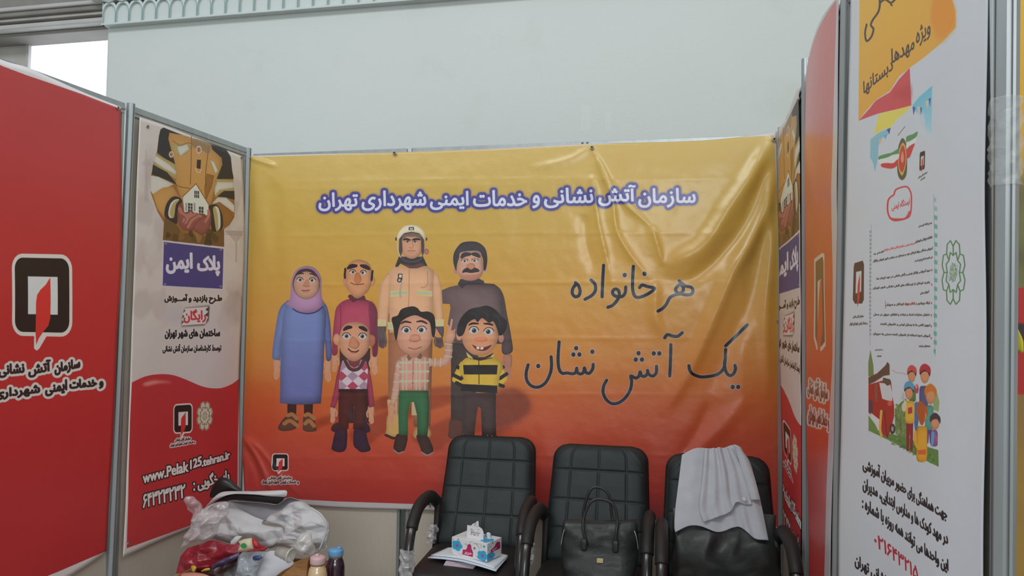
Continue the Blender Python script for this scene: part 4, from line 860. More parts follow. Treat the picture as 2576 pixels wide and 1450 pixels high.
    for k in range(6): c.ell((316, 405 + k * 34), 13, 14, rgb(150, 130, 120)); c.ell((316, 405 + k * 34), 7, 8, rgb(90, 40, 36))
    c.ell((495, 905), 34, 60, rgb(70, 60, 60)); c.ell((495, 905), 14, 30, rgb(170, 160, 150)); c.ell((465, 615), 26, 30, rgb(214, 96, 80)); c.line([(370, 700), (355, 900), (372, 1000)], 26, rgb(222, 176, 90)); c.line([(405, 700), (420, 900), (440, 1000)], 7, rgb(70, 50, 50))
    def child(hx, hy, hr, cap, hair, shirt, sx, sy, sw, sh, pants=None, py=0, ph=0, skin=rgb(214, 150, 110)):
        if pants is not None:
            c.fill([(sx - sw * .8, py - 10), (sx + sw * .8, py - 10), (sx + sw * .75, py + ph), (sx + sw * .2, py + ph), (sx, py + ph * .35), (sx - sw * .2, py + ph), (sx - sw * .7, py + ph)], pants, shade=.2)
        c.fill([(sx - sw, sy + 10), (sx, sy - 14), (sx + sw, sy + 10), (sx + sw * 1.1, sy + sh * .6), (sx + sw * .9, sy + sh), (sx - sw * .9, sy + sh), (sx - sw * 1.1, sy + sh * .6)], shirt, smooth=True, shade=.25)
        c.ell((hx, hy), hr * .62, hr * 1.1, skin, shade=.25)
        c.fill([(hx - hr * .68, hy), (hx - hr * .7, hy - hr * .8), (hx, hy - hr * 1.35), (hx + hr * .7, hy - hr * .7), (hx + hr * .68, hy + hr * .2), (hx + hr * .3, hy - hr * .4), (hx - hr * .3, hy - hr * .35)], hair, smooth=True)
        if cap is not None: c.fill([(hx - hr * .75, hy - hr * .35), (hx - hr * .6, hy - hr * 1.1), (hx, hy - hr * 1.45), (hx + hr * .7, hy - hr * 1.0), (hx + hr * .75, hy - hr * .2), (hx, hy - hr * .65)], cap, smooth=True)
    child(735, 290, 78, rgb(206, 84, 84), rgb(60, 50, 52), rgb(92, 124, 74), 745, 420, 38, 170)
    child(900, 290, 88, rgb(186, 50, 70), rgb(70, 46, 40), rgb(86, 92, 134), 885, 430, 48, 270)
    child(968, 520, 96, None, rgb(206, 122, 52), rgb(84, 160, 146), 955, 650, 44, 260, rgb(110, 66, 124), 880, 190)
    c.ell((800, 450), 24, 54, rgb(188, 72, 104)); c.ell((796, 425), 12, 20, rgb(226, 160, 170)); c.fill([(770, 620), (830, 630), (815, 900), (790, 960), (765, 800)], rgb(80, 112, 164), smooth=True)
    child(700, 480, 84, rgb(86, 160, 196), rgb(60, 56, 70), rgb(230, 184, 70), 712, 600, 56, 235, rgb(150, 48, 52), 830, 330)
    c.fill([(688, 665), (742, 655), (744, 725), (688, 738)], rgb(186, 56, 84)); c.fill([(608, 640), (655, 580), (670, 620), (655, 700), (620, 700)], rgb(214, 206, 180), smooth=True)
    child(870, 740, 90, None, rgb(190, 96, 46), rgb(232, 168, 56), 868, 890, 60, 380)
    c.fill([(822, 600), (880, 610), (905, 760), (880, 860), (840, 840), (812, 720)], rgb(180, 92, 44), smooth=True); c.fill([(812, 1150), (920, 1140), (918, 1200), (825, 1200)], rgb(220, 104, 56)); c.line([(785, 940), (780, 1040), (810, 1110)], 34, rgb(232, 168, 56))
    child(1022, 830, 80, None, rgb(70, 60, 66), rgb(136, 96, 150), 1012, 930, 36, 170)
    for P, col in (([(985, 940), (1015, 960), (1000, 1100), (978, 1080)], rgb(100, 160, 206)), ([(1020, 980), (1045, 1000), (1040, 1060)], rgb(196, 90, 120))): c.fill(P, col, smooth=True)
    c.line([(495, 235), (540, 262), (600, 268), (655, 280), (690, 278)], 8, rgb(206, 130, 130), alpha=.7)
    # big lines at the bottom
    c.crop(2100, 860, 2.458)
    for s, a, b, h in (('جهت هماهنگی برای حضور مربیان آموزشی', (188, 705), (725, 1025), 100), ('در مهد کودک ها و مدارس ابتدایی، مدیران', (188, 835), (728, 1185), 95), ('این واحدها می توانند همه روزه با شماره :', (185, 955), (728, 1350), 95)):
        c.text(s, a, b, (a[0], a[1] + h), rgb(44, 38, 40), bold=5)
    c.text('۰۲۱۶۴۳۲۱۵', (255, 1180), (545, 1400), (255, 1262), rgb(176, 46, 60), bold=4)
    c.text('نشانی تهران', (140, 1310), (330, 1440), (140, 1400), rgb(44, 38, 40), bold=5)
    c.fill([(20, 1300), (44, 1290), (46, 1450), (16, 1450)], rgb(120, 158, 84), smooth=False)
    return c

# ---------------------------------------------------------------- banner of the neighbouring stand, seen past the front right post
BOX_NEXT = (-0.5, 2.4, 0.0, 3.3)
def print_next():
    c = Canvas(None, 0, 2.9, 0, 3.3, 170, rgb(214, 170, 54))
    rnd = random.Random(3)
    W, H = c.W, c.H
    c.fill([(0, 0), (W, 0), (W, H * .34), (0, H * .36)], rgb(222, 178, 58), grad=(rgb(206, 158, 54), 'y'))
    c.fill([(0, H * .33), (W, H * .3), (W, H * .5), (0, H * .52)], rgb(126, 112, 72), blur=10)
    for k in range(80): c.ell((rnd.uniform(0, W), H * rnd.uniform(.34, .5)), rnd.uniform(8, 30), rnd.uniform(6, 20), rgb(*rnd.choice([(118, 126, 74), (96, 92, 66), (146, 140, 84)])), alpha=.5, blur=3)
    c.fill([(0, H * .47), (W, H * .44), (W, H * .6), (0, H * .6)], rgb(184, 44, 40)); c.fill([(0, H * .6), (W, H * .6), (W, H), (0, H)], rgb(150, 116, 66), grad=(rgb(196, 158, 60), 'y'))
    for k in range(40): c.ell((rnd.uniform(0, W), H * rnd.uniform(.62, .98)), rnd.uniform(10, 50), rnd.uniform(8, 26), rgb(*rnd.choice([(140, 104, 50), (176, 140, 60), (112, 84, 56)])), alpha=.4, blur=5)
    c.fill([(0, H * .51), (W, H * .56), (W, H * .58), (0, H * .53)], rgb(60, 44, 44))
    return c

# ---------------------------------------------------------------- tissue box faces (long face, end face)
def flower(c, x, y, r, col=rgb(58, 164, 204)):
    for k in range(5):
        a = k * 72 - 90 + 20
        c.ell((x + r * .55 * math.cos(math.radians(a)), y + r * .55 * math.sin(math.radians(a))), r * .5, r * .5, col, blur=2)
    c.ell((x, y), r * .5, r * .5, rgb(70, 150, 200)); c.ell((x, y), r * .2, r * .2, rgb(196, 48, 92))
def print_box_long():
    c = Canvas(None, 0, 1, 0, .5, 640, rgb(220, 220, 222))      # crop units are canvas px, 640 x 320
    flower(c, 100, 140, 95); flower(c, 560, 230, 95)
    Mg, gy = rgb(182, 36, 96), rgb(110, 106, 104)
    c.fill([(205, 190), (262, 180), (280, 150), (290, 90), (330, 60), (360, 90), (360, 130), (385, 190), (392, 200), (390, 288), (200, 280)], Mg)
    c.text('حریر', (232, 212), (372, 216), (232, 268), rgb(228, 226, 230), bold=3)
    for P in ([(20, 10), (26, 50), (36, 90)], [(330, 60), (350, 20), (400, 10)], [(380, 60), (440, 40), (490, 90), (505, 150)], [(250, 60), (270, 80), (290, 100)], [(230, 80), (260, 92), (280, 108)], [(210, 240), (190, 270), (185, 310)], [(120, 260), (150, 290), (160, 310)], [(430, 240), (460, 270), (480, 300)], [(400, 20), (450, 40), (520, 30)], [(540, 20), (530, 70), (545, 100)], [(20, 270), (10, 290), (30, 300)]):
        c.line(P, 7, gy, taper=[.3, 1, .3])
    c.ell((120, 22), 12, 12, gy); 
    for k in range(5): c.ell((415 + 12 * math.cos(k * 1.257), 125 + 14 * math.sin(k * 1.257)), 8, 8, rgb(90, 70, 78))
    c.ell((585, 60), 22, 22, rgb(108, 176, 214)); c.ell((585, 60), 10, 10, rgb(60, 120, 180))
    return c
def print_box_end():
    c = Canvas(None, 0, .6, 0, .6, 500, rgb(214, 216, 220))      # 300 x 300
    flower(c, 75, 240, 85); Mg, gy = rgb(172, 30, 86), rgb(110, 106, 104)
    c.fill([(70, 130), (150, 105), (180, 60), (210, 40), (270, 70), (276, 170), (250, 180), (180, 176), (75, 180)], Mg)
    c.text('حریر', (95, 132), (205, 128), (95, 166), rgb(226, 222, 228), bold=2)
    c.ell((110, 30), 13, 13, gy); c.line([(50, 30), (60, 70), (90, 90)], 5, gy); c.line([(20, 60), (28, 110), (50, 140)], 5, gy)
    return c
def print_box_top():
    c = Canvas(None, 0, 1, 0, .6, 500, rgb(218, 218, 222)); flower(c, 330, 60, 60); flower(c, 430, 190, 80)
    for P in ([(40, 40), (90, 60), (120, 110)], [(60, 200), (110, 190), (160, 220)]): c.line(P, 6, rgb(120, 116, 116), taper=[.3, 1, .3])
    return c
def print_tab():
    c = Canvas(None, 0, 1, 0, .5, 300, rgb(222, 220, 222)); g = rgb(120, 114, 114)
    c.text('Harir', (70, 45), (235, 45), (70, 118), g, rtl=False, bold=1, shear=.25) 
    c.line([(60, 60), (75, 40), (100, 48), (92, 80), (80, 118)], 5, g); c.line([(190, 38), (205, 26), (225, 36)], 4, g)
    return c
# ================================================================ structure
ALU = mat('anodised_aluminium', rgb(176, 182, 184), rough=0.38, metal=0.65, noise_amt=.06, noise_scale=30, stretch=(1, 1, .1))
BOARD = mat('beige_laminate', rgb(196, 188, 174), rough=0.6, noise_amt=.03, noise_scale=40, stretch=(6, 6, .4))
def wall_material():
    m = mat('painted_plaster', rgb(211, 218, 216), rough=.85, noise_amt=.012, noise_scale=.9, bump=.12, bump_scale=55)
    nt = m.node_tree; b = nt.nodes['Principled BSDF']; src = b.inputs['Base Color'].links[0].from_socket
    tc = [n for n in nt.nodes if n.type == 'TEX_COORD'][0]
    nz = nt.nodes.new('ShaderNodeTexNoise'); nz.inputs['Scale'].default_value = 2.6; nz.inputs['Detail'].default_value = 6
    nt.links.new(tc.outputs['Object'], nz.inputs['Vector'])
    rp = nt.nodes.new('ShaderNodeValToRGB'); rp.color_ramp.elements[0].position = .28; rp.color_ramp.elements[1].position = .42
    rp.color_ramp.elements[0].color = (.9, .9, .88, 1); rp.color_ramp.elements[1].color = (1, 1, 1, 1)
    mx = nt.nodes.new('ShaderNodeMix'); mx.data_type = 'RGBA'; mx.blend_type = 'MULTIPLY'; mx.inputs[0].default_value = .5
    nt.links.new(nz.outputs[0], rp.inputs[0]); nt.links.new(src, mx.inputs[6]); nt.links.new(rp.outputs[0], mx.inputs[7]); nt.links.new(mx.outputs[2], b.inputs['Base Color'])
    return m
WALLM = wall_material()
YW = 4.6
PHW = Plane((0, YW), (1, 0), -1)
XE = PHW.hit([(263, 180)])[0][0]                       # left end of the plain wall
bm = bmesh.new(); add_box(bm, ((XE + 9) / 2, YW + .3, 3.5), (9 - XE, .6, 7))
# rounded arris at the window side
wall = bm_obj('wall_back', bm, WALLM, smooth=True, bevel=.035, seg=4); tag(wall, 'plain pale grey-green plastered hall wall rising behind the stand', kind='structure')
bm = bmesh.new(); add_box(bm, (0, 0, -.05), (18, 18, .1))
FLOORM = mat('floor_tile', rgb(150, 146, 140), rough=.4, noise_amt=.06, noise_scale=3)
fl = bm_obj('floor', bm, FLOORM); tag(fl, kind='structure')
# window recess at the left, behind the red banner
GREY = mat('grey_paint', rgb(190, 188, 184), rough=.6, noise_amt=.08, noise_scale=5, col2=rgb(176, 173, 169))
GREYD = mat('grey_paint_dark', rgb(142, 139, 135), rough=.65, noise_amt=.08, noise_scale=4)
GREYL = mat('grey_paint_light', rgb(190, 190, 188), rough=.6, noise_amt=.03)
YG = YW + .16
PG = Plane((0, YG), (1, 0), -1)
gx0, gz1 = PG.hit([(54, 99)])[0]; gx1 = XE + .25
win = empty('window_1', (gx0, YG, 2.0)); tag(win, kind='structure', label='tall bright window with a grey frame left of the wall')
def wpart(name, b, m, bev=.004):
    o = bm_obj(name, b, m, bevel=bev); o.parent = win; o.matrix_parent_inverse = Matrix.Translation(-Vector(win.location)); return o
b = bmesh.new(); add_box(b, ((gx0 + gx1) / 2, YG + .10, (gz1 + .5) / 2 + .0), (gx1 - gx0 + .1, .01, gz1 - .5))
def emit(name, col, s):
    m = bpy.data.materials.new(name); m.use_nodes = True; p = m.node_tree.nodes['Principled BSDF']
    p.inputs['Base Color'].default_value = (*lin(col), 1); p.inputs['Emission Color'].default_value = (*lin(col), 1); p.inputs['Emission Strength'].default_value = s
    p.inputs['Roughness'].default_value = .3
    return m
wpart('pane', b, emit('daylit_window', rgb(246, 250, 255), 1.25), 0)
b = bmesh.new(); add_box(b, (gx0 - .558, YG + .17, 2.6), (1.08, .2, 5.2)); wpart('jamb', b, GREY, .012)
b = bmesh.new(); add_box(b, (gx0 - .012, YG + .08, (gz1 + .5) / 2), (.028, .03, gz1 - .5 + .035)); wpart('frame_strip', b, GREYL)
b = bmesh.new(); add_box(b, ((gx0 + gx1) / 2, YG + .08, gz1 + .008), (gx1 - gx0, .03, .016)); wpart('frame_strip', b, GREYL)
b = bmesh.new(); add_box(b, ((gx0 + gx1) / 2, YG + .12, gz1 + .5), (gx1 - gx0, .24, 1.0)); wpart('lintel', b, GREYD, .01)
# stepped grey mouldings over the window
mo = empty('trim_2', (XE, YW, 3.6)); tag(mo, kind='structure', label='stepped grey moulding above the bright window')
YM = YW + .02
PM = Plane((0, YM), (1, 0), -1)
zz = [PM.hit([(240, y)])[0][1] for y in (70, 61, 48, 38, 30, 18, 8, -25)]
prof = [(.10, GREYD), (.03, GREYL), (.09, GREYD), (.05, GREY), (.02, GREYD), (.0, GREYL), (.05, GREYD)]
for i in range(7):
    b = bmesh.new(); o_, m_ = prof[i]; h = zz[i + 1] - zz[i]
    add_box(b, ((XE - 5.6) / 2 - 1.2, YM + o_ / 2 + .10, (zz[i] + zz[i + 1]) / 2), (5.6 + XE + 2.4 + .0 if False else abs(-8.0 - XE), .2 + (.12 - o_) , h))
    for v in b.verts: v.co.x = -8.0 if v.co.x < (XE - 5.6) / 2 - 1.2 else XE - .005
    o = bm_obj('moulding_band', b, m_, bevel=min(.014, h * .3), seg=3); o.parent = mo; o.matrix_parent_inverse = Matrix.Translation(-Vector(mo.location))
rnd = random.Random(4)
b = bmesh.new()
for a0, n, st in ((36, 7, 9), (112, 22, 3.3), (196, 2, 5)):
    P = []
    for k in range(n):
        q = Plane((0, YM - .0), (1, 0), -1).hit([(a0 + k * st + rnd.uniform(-1.2, 1.2), (22 if k % 2 else 30) - (a0 + k * st) * .035 + rnd.uniform(-2, 2))])[0]
        P.append((q[0], YM - .015, q[1]))
    add_tube(b, P, .0016, 5)
o = bm_obj('wire_string', b, mat('dark_wire', rgb(66, 60, 58), rough=.5)); tag(o, 'thin dark wire strung in zigzags along the grey moulding above the window', 'wire')
# arched plaster cornice
CORN = mat('cornice_plaster', rgb(208, 217, 216), rough=.8, noise_amt=.02, noise_scale=5, bump=.1)
CORL = mat('cornice_blue_line', rgb(158, 182, 184), rough=.8)
tr = empty('trim_1', (XE, YW, 3.6)); tag(tr, kind='structure', label='plaster cornice of small pointed arches along the wall top')
def tpart(o): o.parent = tr; o.matrix_parent_inverse = Matrix.Translation(-Vector(tr.location)); return o
YC = YW - .06
PC = Plane((0, YC), (1, 0), -1)
zb = PC.hit([(262, 66)])[0][1]; zr = PC.hit([(290, 58)])[0][1]; za = PC.hit([(290, 15)])[0][1]
xl = PC.hit([(256, 55)])[0][0]
b = bmesh.new()
pr = [(YW, zb + .010), (YC + .035, zb + .012), (YC + .006, zb + .018), (YC + .003, zb + .026), (YC + .014, zb + .029), (YC - .004, zr - .010), (YC - .006, zr - .002), (YC - .002, zr + .004), (YW, zr + .006)]
for x in (xl, 8.0): [b.verts.new((x, y, z)) for y, z in pr]
b.verts.ensure_lookup_table(); N_ = len(pr)
for k in range(N_): b.faces.new([b.verts[k], b.verts[(k + 1) % N_], b.verts[N_ + (k + 1) % N_], b.verts[N_ + k]])
b.faces.new(b.verts[:N_]); b.faces.new(b.verts[N_:][::-1])
tpart(bm_obj('ledge', b, CORN))
pitch = (PC.hit([(1340 / 3.816 * 1, 40)])[0][0] - PC.hit([(1212 / 3.816, 40)])[0][0])
hgt = za - zr + .03
def arch_mesh():
    b = bmesh.new(); w = pitch / 2; half = []
    # pointed arch outline: half width a, springing s, apex
    a = w * .93; s = hgt * .50; ap = hgt * .92
    L = [(-a, 0.0), (-a, s)]
    for t in np.linspace(.15, 1, 7): L.append((-a * (1 - t ** 1.6), s + (ap - s) * math.sin(t * math.pi / 2) ** .9))
    L = L + [(-x, z) for x, z in L[-2::-1]]
    out = []
    n = len(L)
    for i, (x, z) in enumerate(L):
        t = i / (n - 1)
        out.append((-w if t < .5 else w, z) if (i <= 1 or i >= n - 2) else (max(-w, min(w, x * 1.3)), min(hgt, z + hgt * .10 + hgt * .02)))
    f1 = [b.verts.new((x, -.0, z)) for x, z in out]; f2 = [b.verts.new((x, -.0, z)) for x, z in L]
    bk = [b.verts.new((x, .016, z)) for x, z in L]
    for i in range(n - 1):
        b.faces.new([f1[i], f2[i], f2[i + 1], f1[i + 1]]); b.faces.new([f2[i], bk[i], bk[i + 1], f2[i + 1]])
    b.faces.new(bk)
    lf = []
    for (r, mi, yy) in ((.0030, 1, -.001),):
        add_tube(b, [(x, yy, z) for x, z in L], r, 5)
    me = bpy.data.meshes.new('arch_niche'); 
    nf = len(b.faces)
    b.to_mesh(me); b.free(); me.materials.append(CORN); me.materials.append(CORL)
    base = (n - 1) * 2 + 1
    for i, p in enumerate(me.polygons):
        if i >= base: p.material_index = 1
    return me
AM = arch_mesh()
x0a = PC.hit([(1048 / 3.816, 40)])[0][0]
for k in range(72):
    o = bpy.data.objects.new('arch_niche', AM); COL.objects.link(o); o.location = (x0a + k * pitch, YC, zr); tpart(o)
# wavy band and second tier
b = bmesh.new(); ztop = zr + hgt
pts = []
for k in range(-1, 144):
    pts.append((x0a + (k - .5) * pitch / 2 + pitch * .25, ztop + (.010 if k % 2 else -.006)))
vs1 = [b.verts.new((x, YC - .012, z)) for x, z in pts]; vs2 = [b.verts.new((x, YC - .03, z + .022)) for x, z in pts]; vs3 = [b.verts.new((x, YW, z - .0)) for x, z in pts]; vs4 = [b.verts.new((x, YC - .02, z + .04)) for x, z in pts]
for i in range(len(pts) - 1):
    for A_, B_ in ((vs3, vs1), (vs1, vs2), (vs2, vs4)): b.faces.new([A_[i], A_[i + 1], B_[i + 1], B_[i]])
tpart(bm_obj('wavy_band', b, CORN))
b = bmesh.new(); add_box(b, ((xl - .08 + 8) / 2, YC + .0, ztop + .25), (8 - xl + .08, .08, .46)); tpart(bm_obj('upper_frieze', b, CORN))
b = bmesh.new()
for k in range(72): add_tube(b, [(x0a + (k - .5) * pitch - .03, YC - .042, ztop + .03), (x0a + (k - .5) * pitch - .03, YC - .042, ztop + .35)], .004, 5)
tpart(bm_obj('frieze_line', b, CORL)); tr.children[-1]['kind'] = 'stuff'
b = bmesh.new(); add_box(b, ((x0a - pitch / 2 + xl) / 2, (YC + YW) / 2, (zr + ztop) / 2), (abs(x0a - pitch / 2 - xl), YW - YC, ztop - zr)); tpart(bm_obj('end_block', b, CORN, bevel=.01))
b = bmesh.new(); add_box(b, ((x0a + 72 * pitch + 8) / 2, YW - .02, (zr + ztop) / 2), (8 - x0a - 72 * pitch + pitch, .04, ztop - zr)); tpart(bm_obj('frieze_back', b, CORN))

# ---------------------------------------------------------------- exhibition partitions
def post_obj(pl, top, bot, parent, off=-.012, R=.021, ztop=None, zbot=0.0, rot=0.0):
    """grooved octagonal aluminium post through two traced points"""
    (s1, z1), (s0, z0) = pl.hit([top])[0], pl.hit([bot])[0]
    k = (s1 - s0) / (z1 - z0); zt = ztop if ztop else z1
    A0, A1 = pl.at(s0 + k * (zbot - z0), zbot, off), pl.at(s0 + k * (zt - z0), zt, off)
    prof = []
    for q in range(4):
        a = q * math.pi / 2 + rot; u = np.array([math.cos(a), math.sin(a)]); v = np.array([-u[1], u[0]])
        for r_, t_ in ((1, -.42), (1, -.16), (.72, -.16), (.72, .16), (1, .16), (1, .42)): prof.append(R * (u * r_ + v * t_))
    b = bmesh.new(); d = np.append(pl.d[:2], 0); n = np.append(pl.n[:2], 0)
    lo = [b.verts.new(A0 + d * p[0] + n * p[1]) for p in prof]; hi = [b.verts.new(A1 + d * p[0] + n * p[1]) for p in prof]
    m = len(prof)
    for i in range(m): b.faces.new([lo[i], lo[(i + 1) % m], hi[(i + 1) % m], hi[i]])
    b.faces.new(lo[::-1]); b.faces.new(hi)
    o = bm_obj('post', b, ALU); o.parent = parent; o.matrix_parent_inverse = Matrix.Translation(-Vector(parent.location)); return o
def pchild(o, parent, label=None):
    o.parent = parent; o.matrix_parent_inverse = parent.matrix_world.inverted() if False else Matrix.Translation(-Vector(parent.location))
    if label: o['label'] = label
    return o
def panel_unit(pl, s0, s1, zt, parent, lean=0.0):
    b = bmesh.new(); add_pbox(b, pl, s0 + .02, s1 - .02, .03, zt - .05, -.030, -.014, lean); pchild(bm_obj('panel', b, BOARD), parent)
    b = bmesh.new(); add_pbox(b, pl, s0 + .018, s1 - .018, zt - .05, zt, -.036, -.006, lean); add_pbox(b, pl, s0 + .018, s1 - .018, zt - .032, zt - .022, -.036, -.001, lean)
    pchild(bm_obj('top_rail', b, ALU, bevel=.002), parent)
    b = bmesh.new(); add_pbox(b, pl, s0 + .018, s1 - .018, .0, .05, -.036, -.006, lean); pchild(bm_obj('bottom_rail', b, ALU, bevel=.002), parent)
    for s, e in ((s0 + .018, s0 + .034), (s1 - .034, s1 - .018)):
        b = bmesh.new(); add_pbox(b, pl, s, e, .05, zt - .05, -.034, -.008, lean); pchild(bm_obj('edge_strip', b, ALU), parent)
ZT = 2.53
# back
pb_ = empty('partition_wall', tuple(PB.at((_a + _b) / 2, 0))); tag(pb_, 'beige panel wall with aluminium posts behind the orange family banner', 'partition')
wB = (_b - _a) / 3
for k in range(3): panel_unit(PB, _a + k * wB, _a + (k + 1) * wB, ZT, pb_)
sB = PB.hit([(1022, 1330)])[0][0]
for s in (_a + wB, _a + 2 * wB):
    top, bot = None, None
    b = bmesh.new()
    o = post_obj(Plane(PB.at(s, 0), (1, 0), -1), (1300, 380), (1300, 1400), pb_) if False else None
def post_s(pl, s, parent, zt, off=-.012, lean=0.0, R=.021, rot=0):
    b = bmesh.new(); prof = []
    for q in range(4):
        a = q * math.pi / 2 + rot; u = np.array([math.cos(a), math.sin(a)]); v = np.array([-u[1], u[0]])
        for r_, t_ in ((1, -.42), (1, -.16), (.72, -.16), (.72, .16), (1, .16), (1, .42)): prof.append(R * (u * r_ + v * t_))
    A0, A1 = pl.at(s - lean, 0, off), pl.at(s + lean * (zt - 1), zt, off); d = np.append(pl.d[:2], 0); n = np.append(pl.n[:2], 0)
    lo = [b.verts.new(A0 + d * p[0] + n * p[1]) for p in prof]; hi = [b.verts.new(A1 + d * p[0] + n * p[1]) for p in prof]; m = len(prof)
    for i in range(m): b.faces.new([lo[i], lo[(i + 1) % m], hi[(i + 1) % m], hi[i]])
    b.faces.new(lo[::-1]); b.faces.new(hi)
    return pchild(bm_obj('post', b, ALU), parent)
for s in (sB, _a + 2 * wB): post_s(PB, s, pb_, ZT, off=-.026, R=.017)
# left
plw = empty('partition_wall', tuple(PL.at(-1.0, 0))); tag(plw, 'left side wall of the stand, aluminium framed, carrying the plaque banner and the plain red banner', 'partition')
sj, zj = PL.hit([(331, 800)])[0]
(s_t, z_t), (s_b, z_b) = PL.hit([(333, 300), (284, 1400)])
leanL = (s_t - s_b) / (z_t - z_b); sJ = s_b + leanL * (1 - z_b)
panel_unit(PL, sJ, -.01, 2.56, plw, 0); panel_unit(PL, sJ - .98, sJ, 2.56, plw, 0)
post_s(PL, sJ, plw, 2.57, lean=leanL, R=.0185)
post_s(PL, -.012, plw, 2.56, off=-.01); post_s(PL, sJ - .98, plw, 2.57)
# right
prw = empty('partition_wall', tuple(PR.at(-.9, 0))); tag(prw, 'right side wall of the stand with the narrow plaque banner and the orange-red banner', 'partition')
sK = PR.hit([(2026, 800)])[0][0]
panel_unit(PR, sK, -.01, 2.56, prw); panel_unit(PR, _c, sK, 2.56, prw)
post_s(PR, sK, prw, 2.62, off=-.002, R=.015); post_s(PR, -.012, prw, 2.56, off=-.01)
# front right
pww = empty('partition_wall', tuple(PW.at(-.5, 0))); tag(pww, 'front right wall panel of the stand holding the long white banner, nearest the camera', 'partition')
(s_t, z_t), (s_b, z_b) = PW.hit([(2519, 60), (2509, 1400)])
leanW = (s_t - s_b) / (z_t - z_b); sW = s_b + leanW * (1 - z_b)
panel_unit(PW, sW, -.01, 2.56, pww)
post_s(PW, sW, pww, 2.57, lean=leanW, off=-.008, R=.0168)
(s_t, z_t), (s_b, z_b) = PW.hit([(2124, 60), (2103, 1400)])
leanC = (s_t - s_b) / (z_t - z_b); sC = s_b + leanC * (1 - z_b)
post_s(PW, sC, pww, 2.57, lean=leanC, off=-.004, R=.0145)
# ================================================================ banners
def vinyl(name, img, rough=.42, bump=.25, coat=.25, tint=None):
    m = bpy.data.materials.new(name); m.use_nodes = True; nt = m.node_tree; b = nt.nodes['Principled BSDF']
    t = nt.nodes.new('ShaderNodeTexImage'); t.image = img; t.interpolation = 'Linear'; t.extension = 'EXTEND'
    nt.links.new(t.outputs[0], b.inputs['Base Color'])
    b.inputs['Roughness'].default_value = rough; b.inputs['Coat Weight'].default_value = coat; b.inputs['Coat Roughness'].default_value = .22
    tc = nt.nodes.new('ShaderNodeTexCoord')
    n1 = nt.nodes.new('ShaderNodeTexNoise'); n1.inputs['Scale'].default_value = 7; n1.inputs['Detail'].default_value = 5; n1.inputs['Roughness'].default_value = .6
    n2 = nt.nodes.new('ShaderNodeTexNoise'); n2.inputs['Scale'].default_value = 260; n2.inputs['Detail'].default_value = 1
    nt.links.new(tc.outputs['Object'], n1.inputs['Vector']); nt.links.new(tc.outputs['Object'], n2.inputs['Vector'])
    ma = nt.nodes.new('ShaderNodeMath'); ma.operation = 'MULTIPLY_ADD'; ma.inputs[1].default_value = .05
    nt.links.new(n2.outputs[0], ma.inputs[0]); nt.links.new(n1.outputs[0], ma.inputs[2])
    bp = nt.nodes.new('ShaderNodeBump'); bp.inputs['Strength'].default_value = bump; bp.inputs['Distance'].default_value = .012
    nt.links.new(ma.outputs[0], bp.inputs['Height']); nt.links.new(bp.outputs[0], b.inputs['Normal'])
    return m
def seg_dist(S, P):
    """S (N,2) points, P polyline: distance and arc parameter"""
    best = np.full(len(S), 1e9); par = np.zeros(len(S)); P = np.asarray(P); L = np.r_[0, np.cumsum(np.hypot(*np.diff(P, axis=0).T))]
    for i in range(len(P) - 1):
        d = P[i + 1] - P[i]; t = np.clip(((S - P[i]) @ d) / max(d @ d, 1e-9), 0, 1); q = np.hypot(*(S - P[i] - t[:, None] * d).T)
        k = q < best; best[k] = q[k]; par[k] = (L[i] + t * (L[i + 1] - L[i]))[k] / L[-1]
    return best, par
def coons(top, bottom, left, right, nu, nv):
    """edge polylines (photo px); top/bottom left->right, left/right top->bottom; returns (nv+1, nu+1, 2)"""
    def res(P, n):
        P = np.asarray(P, float); P = catmull(P, 8) if len(P) > 2 else P
        L = np.r_[0, np.cumsum(np.hypot(*np.diff(P, axis=0).T))]; t = np.linspace(0, L[-1], n + 1)
        return np.stack([np.interp(t, L, P[:, 0]), np.interp(t, L, P[:, 1])], 1)
    T, B, Lf, Rt = res(top, nu), res(bottom, nu), res(left, nv), res(right, nv)
    u = np.linspace(0, 1, nu + 1)[None, :, None]; v = np.linspace(0, 1, nv + 1)[:, None, None]
    return ((1 - v) * T[None] + v * B[None] + (1 - u) * Lf[:, None] + u * Rt[:, None]
            - ((1 - u) * (1 - v) * T[0] + u * (1 - v) * T[-1] + (1 - u) * v * B[0] + u * v * B[-1]))
def fnoise(S, sc, seed=0.0, oct=2):
    return np.array([noise.fractal(Vector((x * sc, y * sc, seed)), 1.0, 2.0, oct) for x, y in S])
def banner(name, pl, edges, img, box, nu, nv, disp, label, mat_kw={}, group=None, uvmap=None, cat='banner'):
    G = coons(*edges, nu, nv).reshape(-1, 2); S = pl.hit(G)
    u = np.tile(np.linspace(0, 1, nu + 1), nv + 1); v = np.repeat(np.linspace(0, 1, nv + 1), nu + 1)
    D = disp(S, G, u, v)
    V = [pl.at(s, z, d) for (s, z), d in zip(S, D)]
    F = []
    for j in range(nv):
        for i in range(nu):
            a = j * (nu + 1) + i; F.append((a, a + nu + 1, a + nu + 2, a + 1))
    s0, s1, z0, z1 = box
    U = np.stack([(S[:, 0] - s0) / (s1 - s0), (S[:, 1] - z0) / (z1 - z0)], 1) if uvmap is None else uvmap(S, u, v)
    o = mesh_obj(name, V, F, vinyl(name + '_print', img, **mat_kw), uvs=U)
    m = o.modifiers.new('thickness', 'SOLIDIFY'); m.thickness = .0012; m.offset = -1 if False else 0
    tag(o, label, cat, group)
    return o
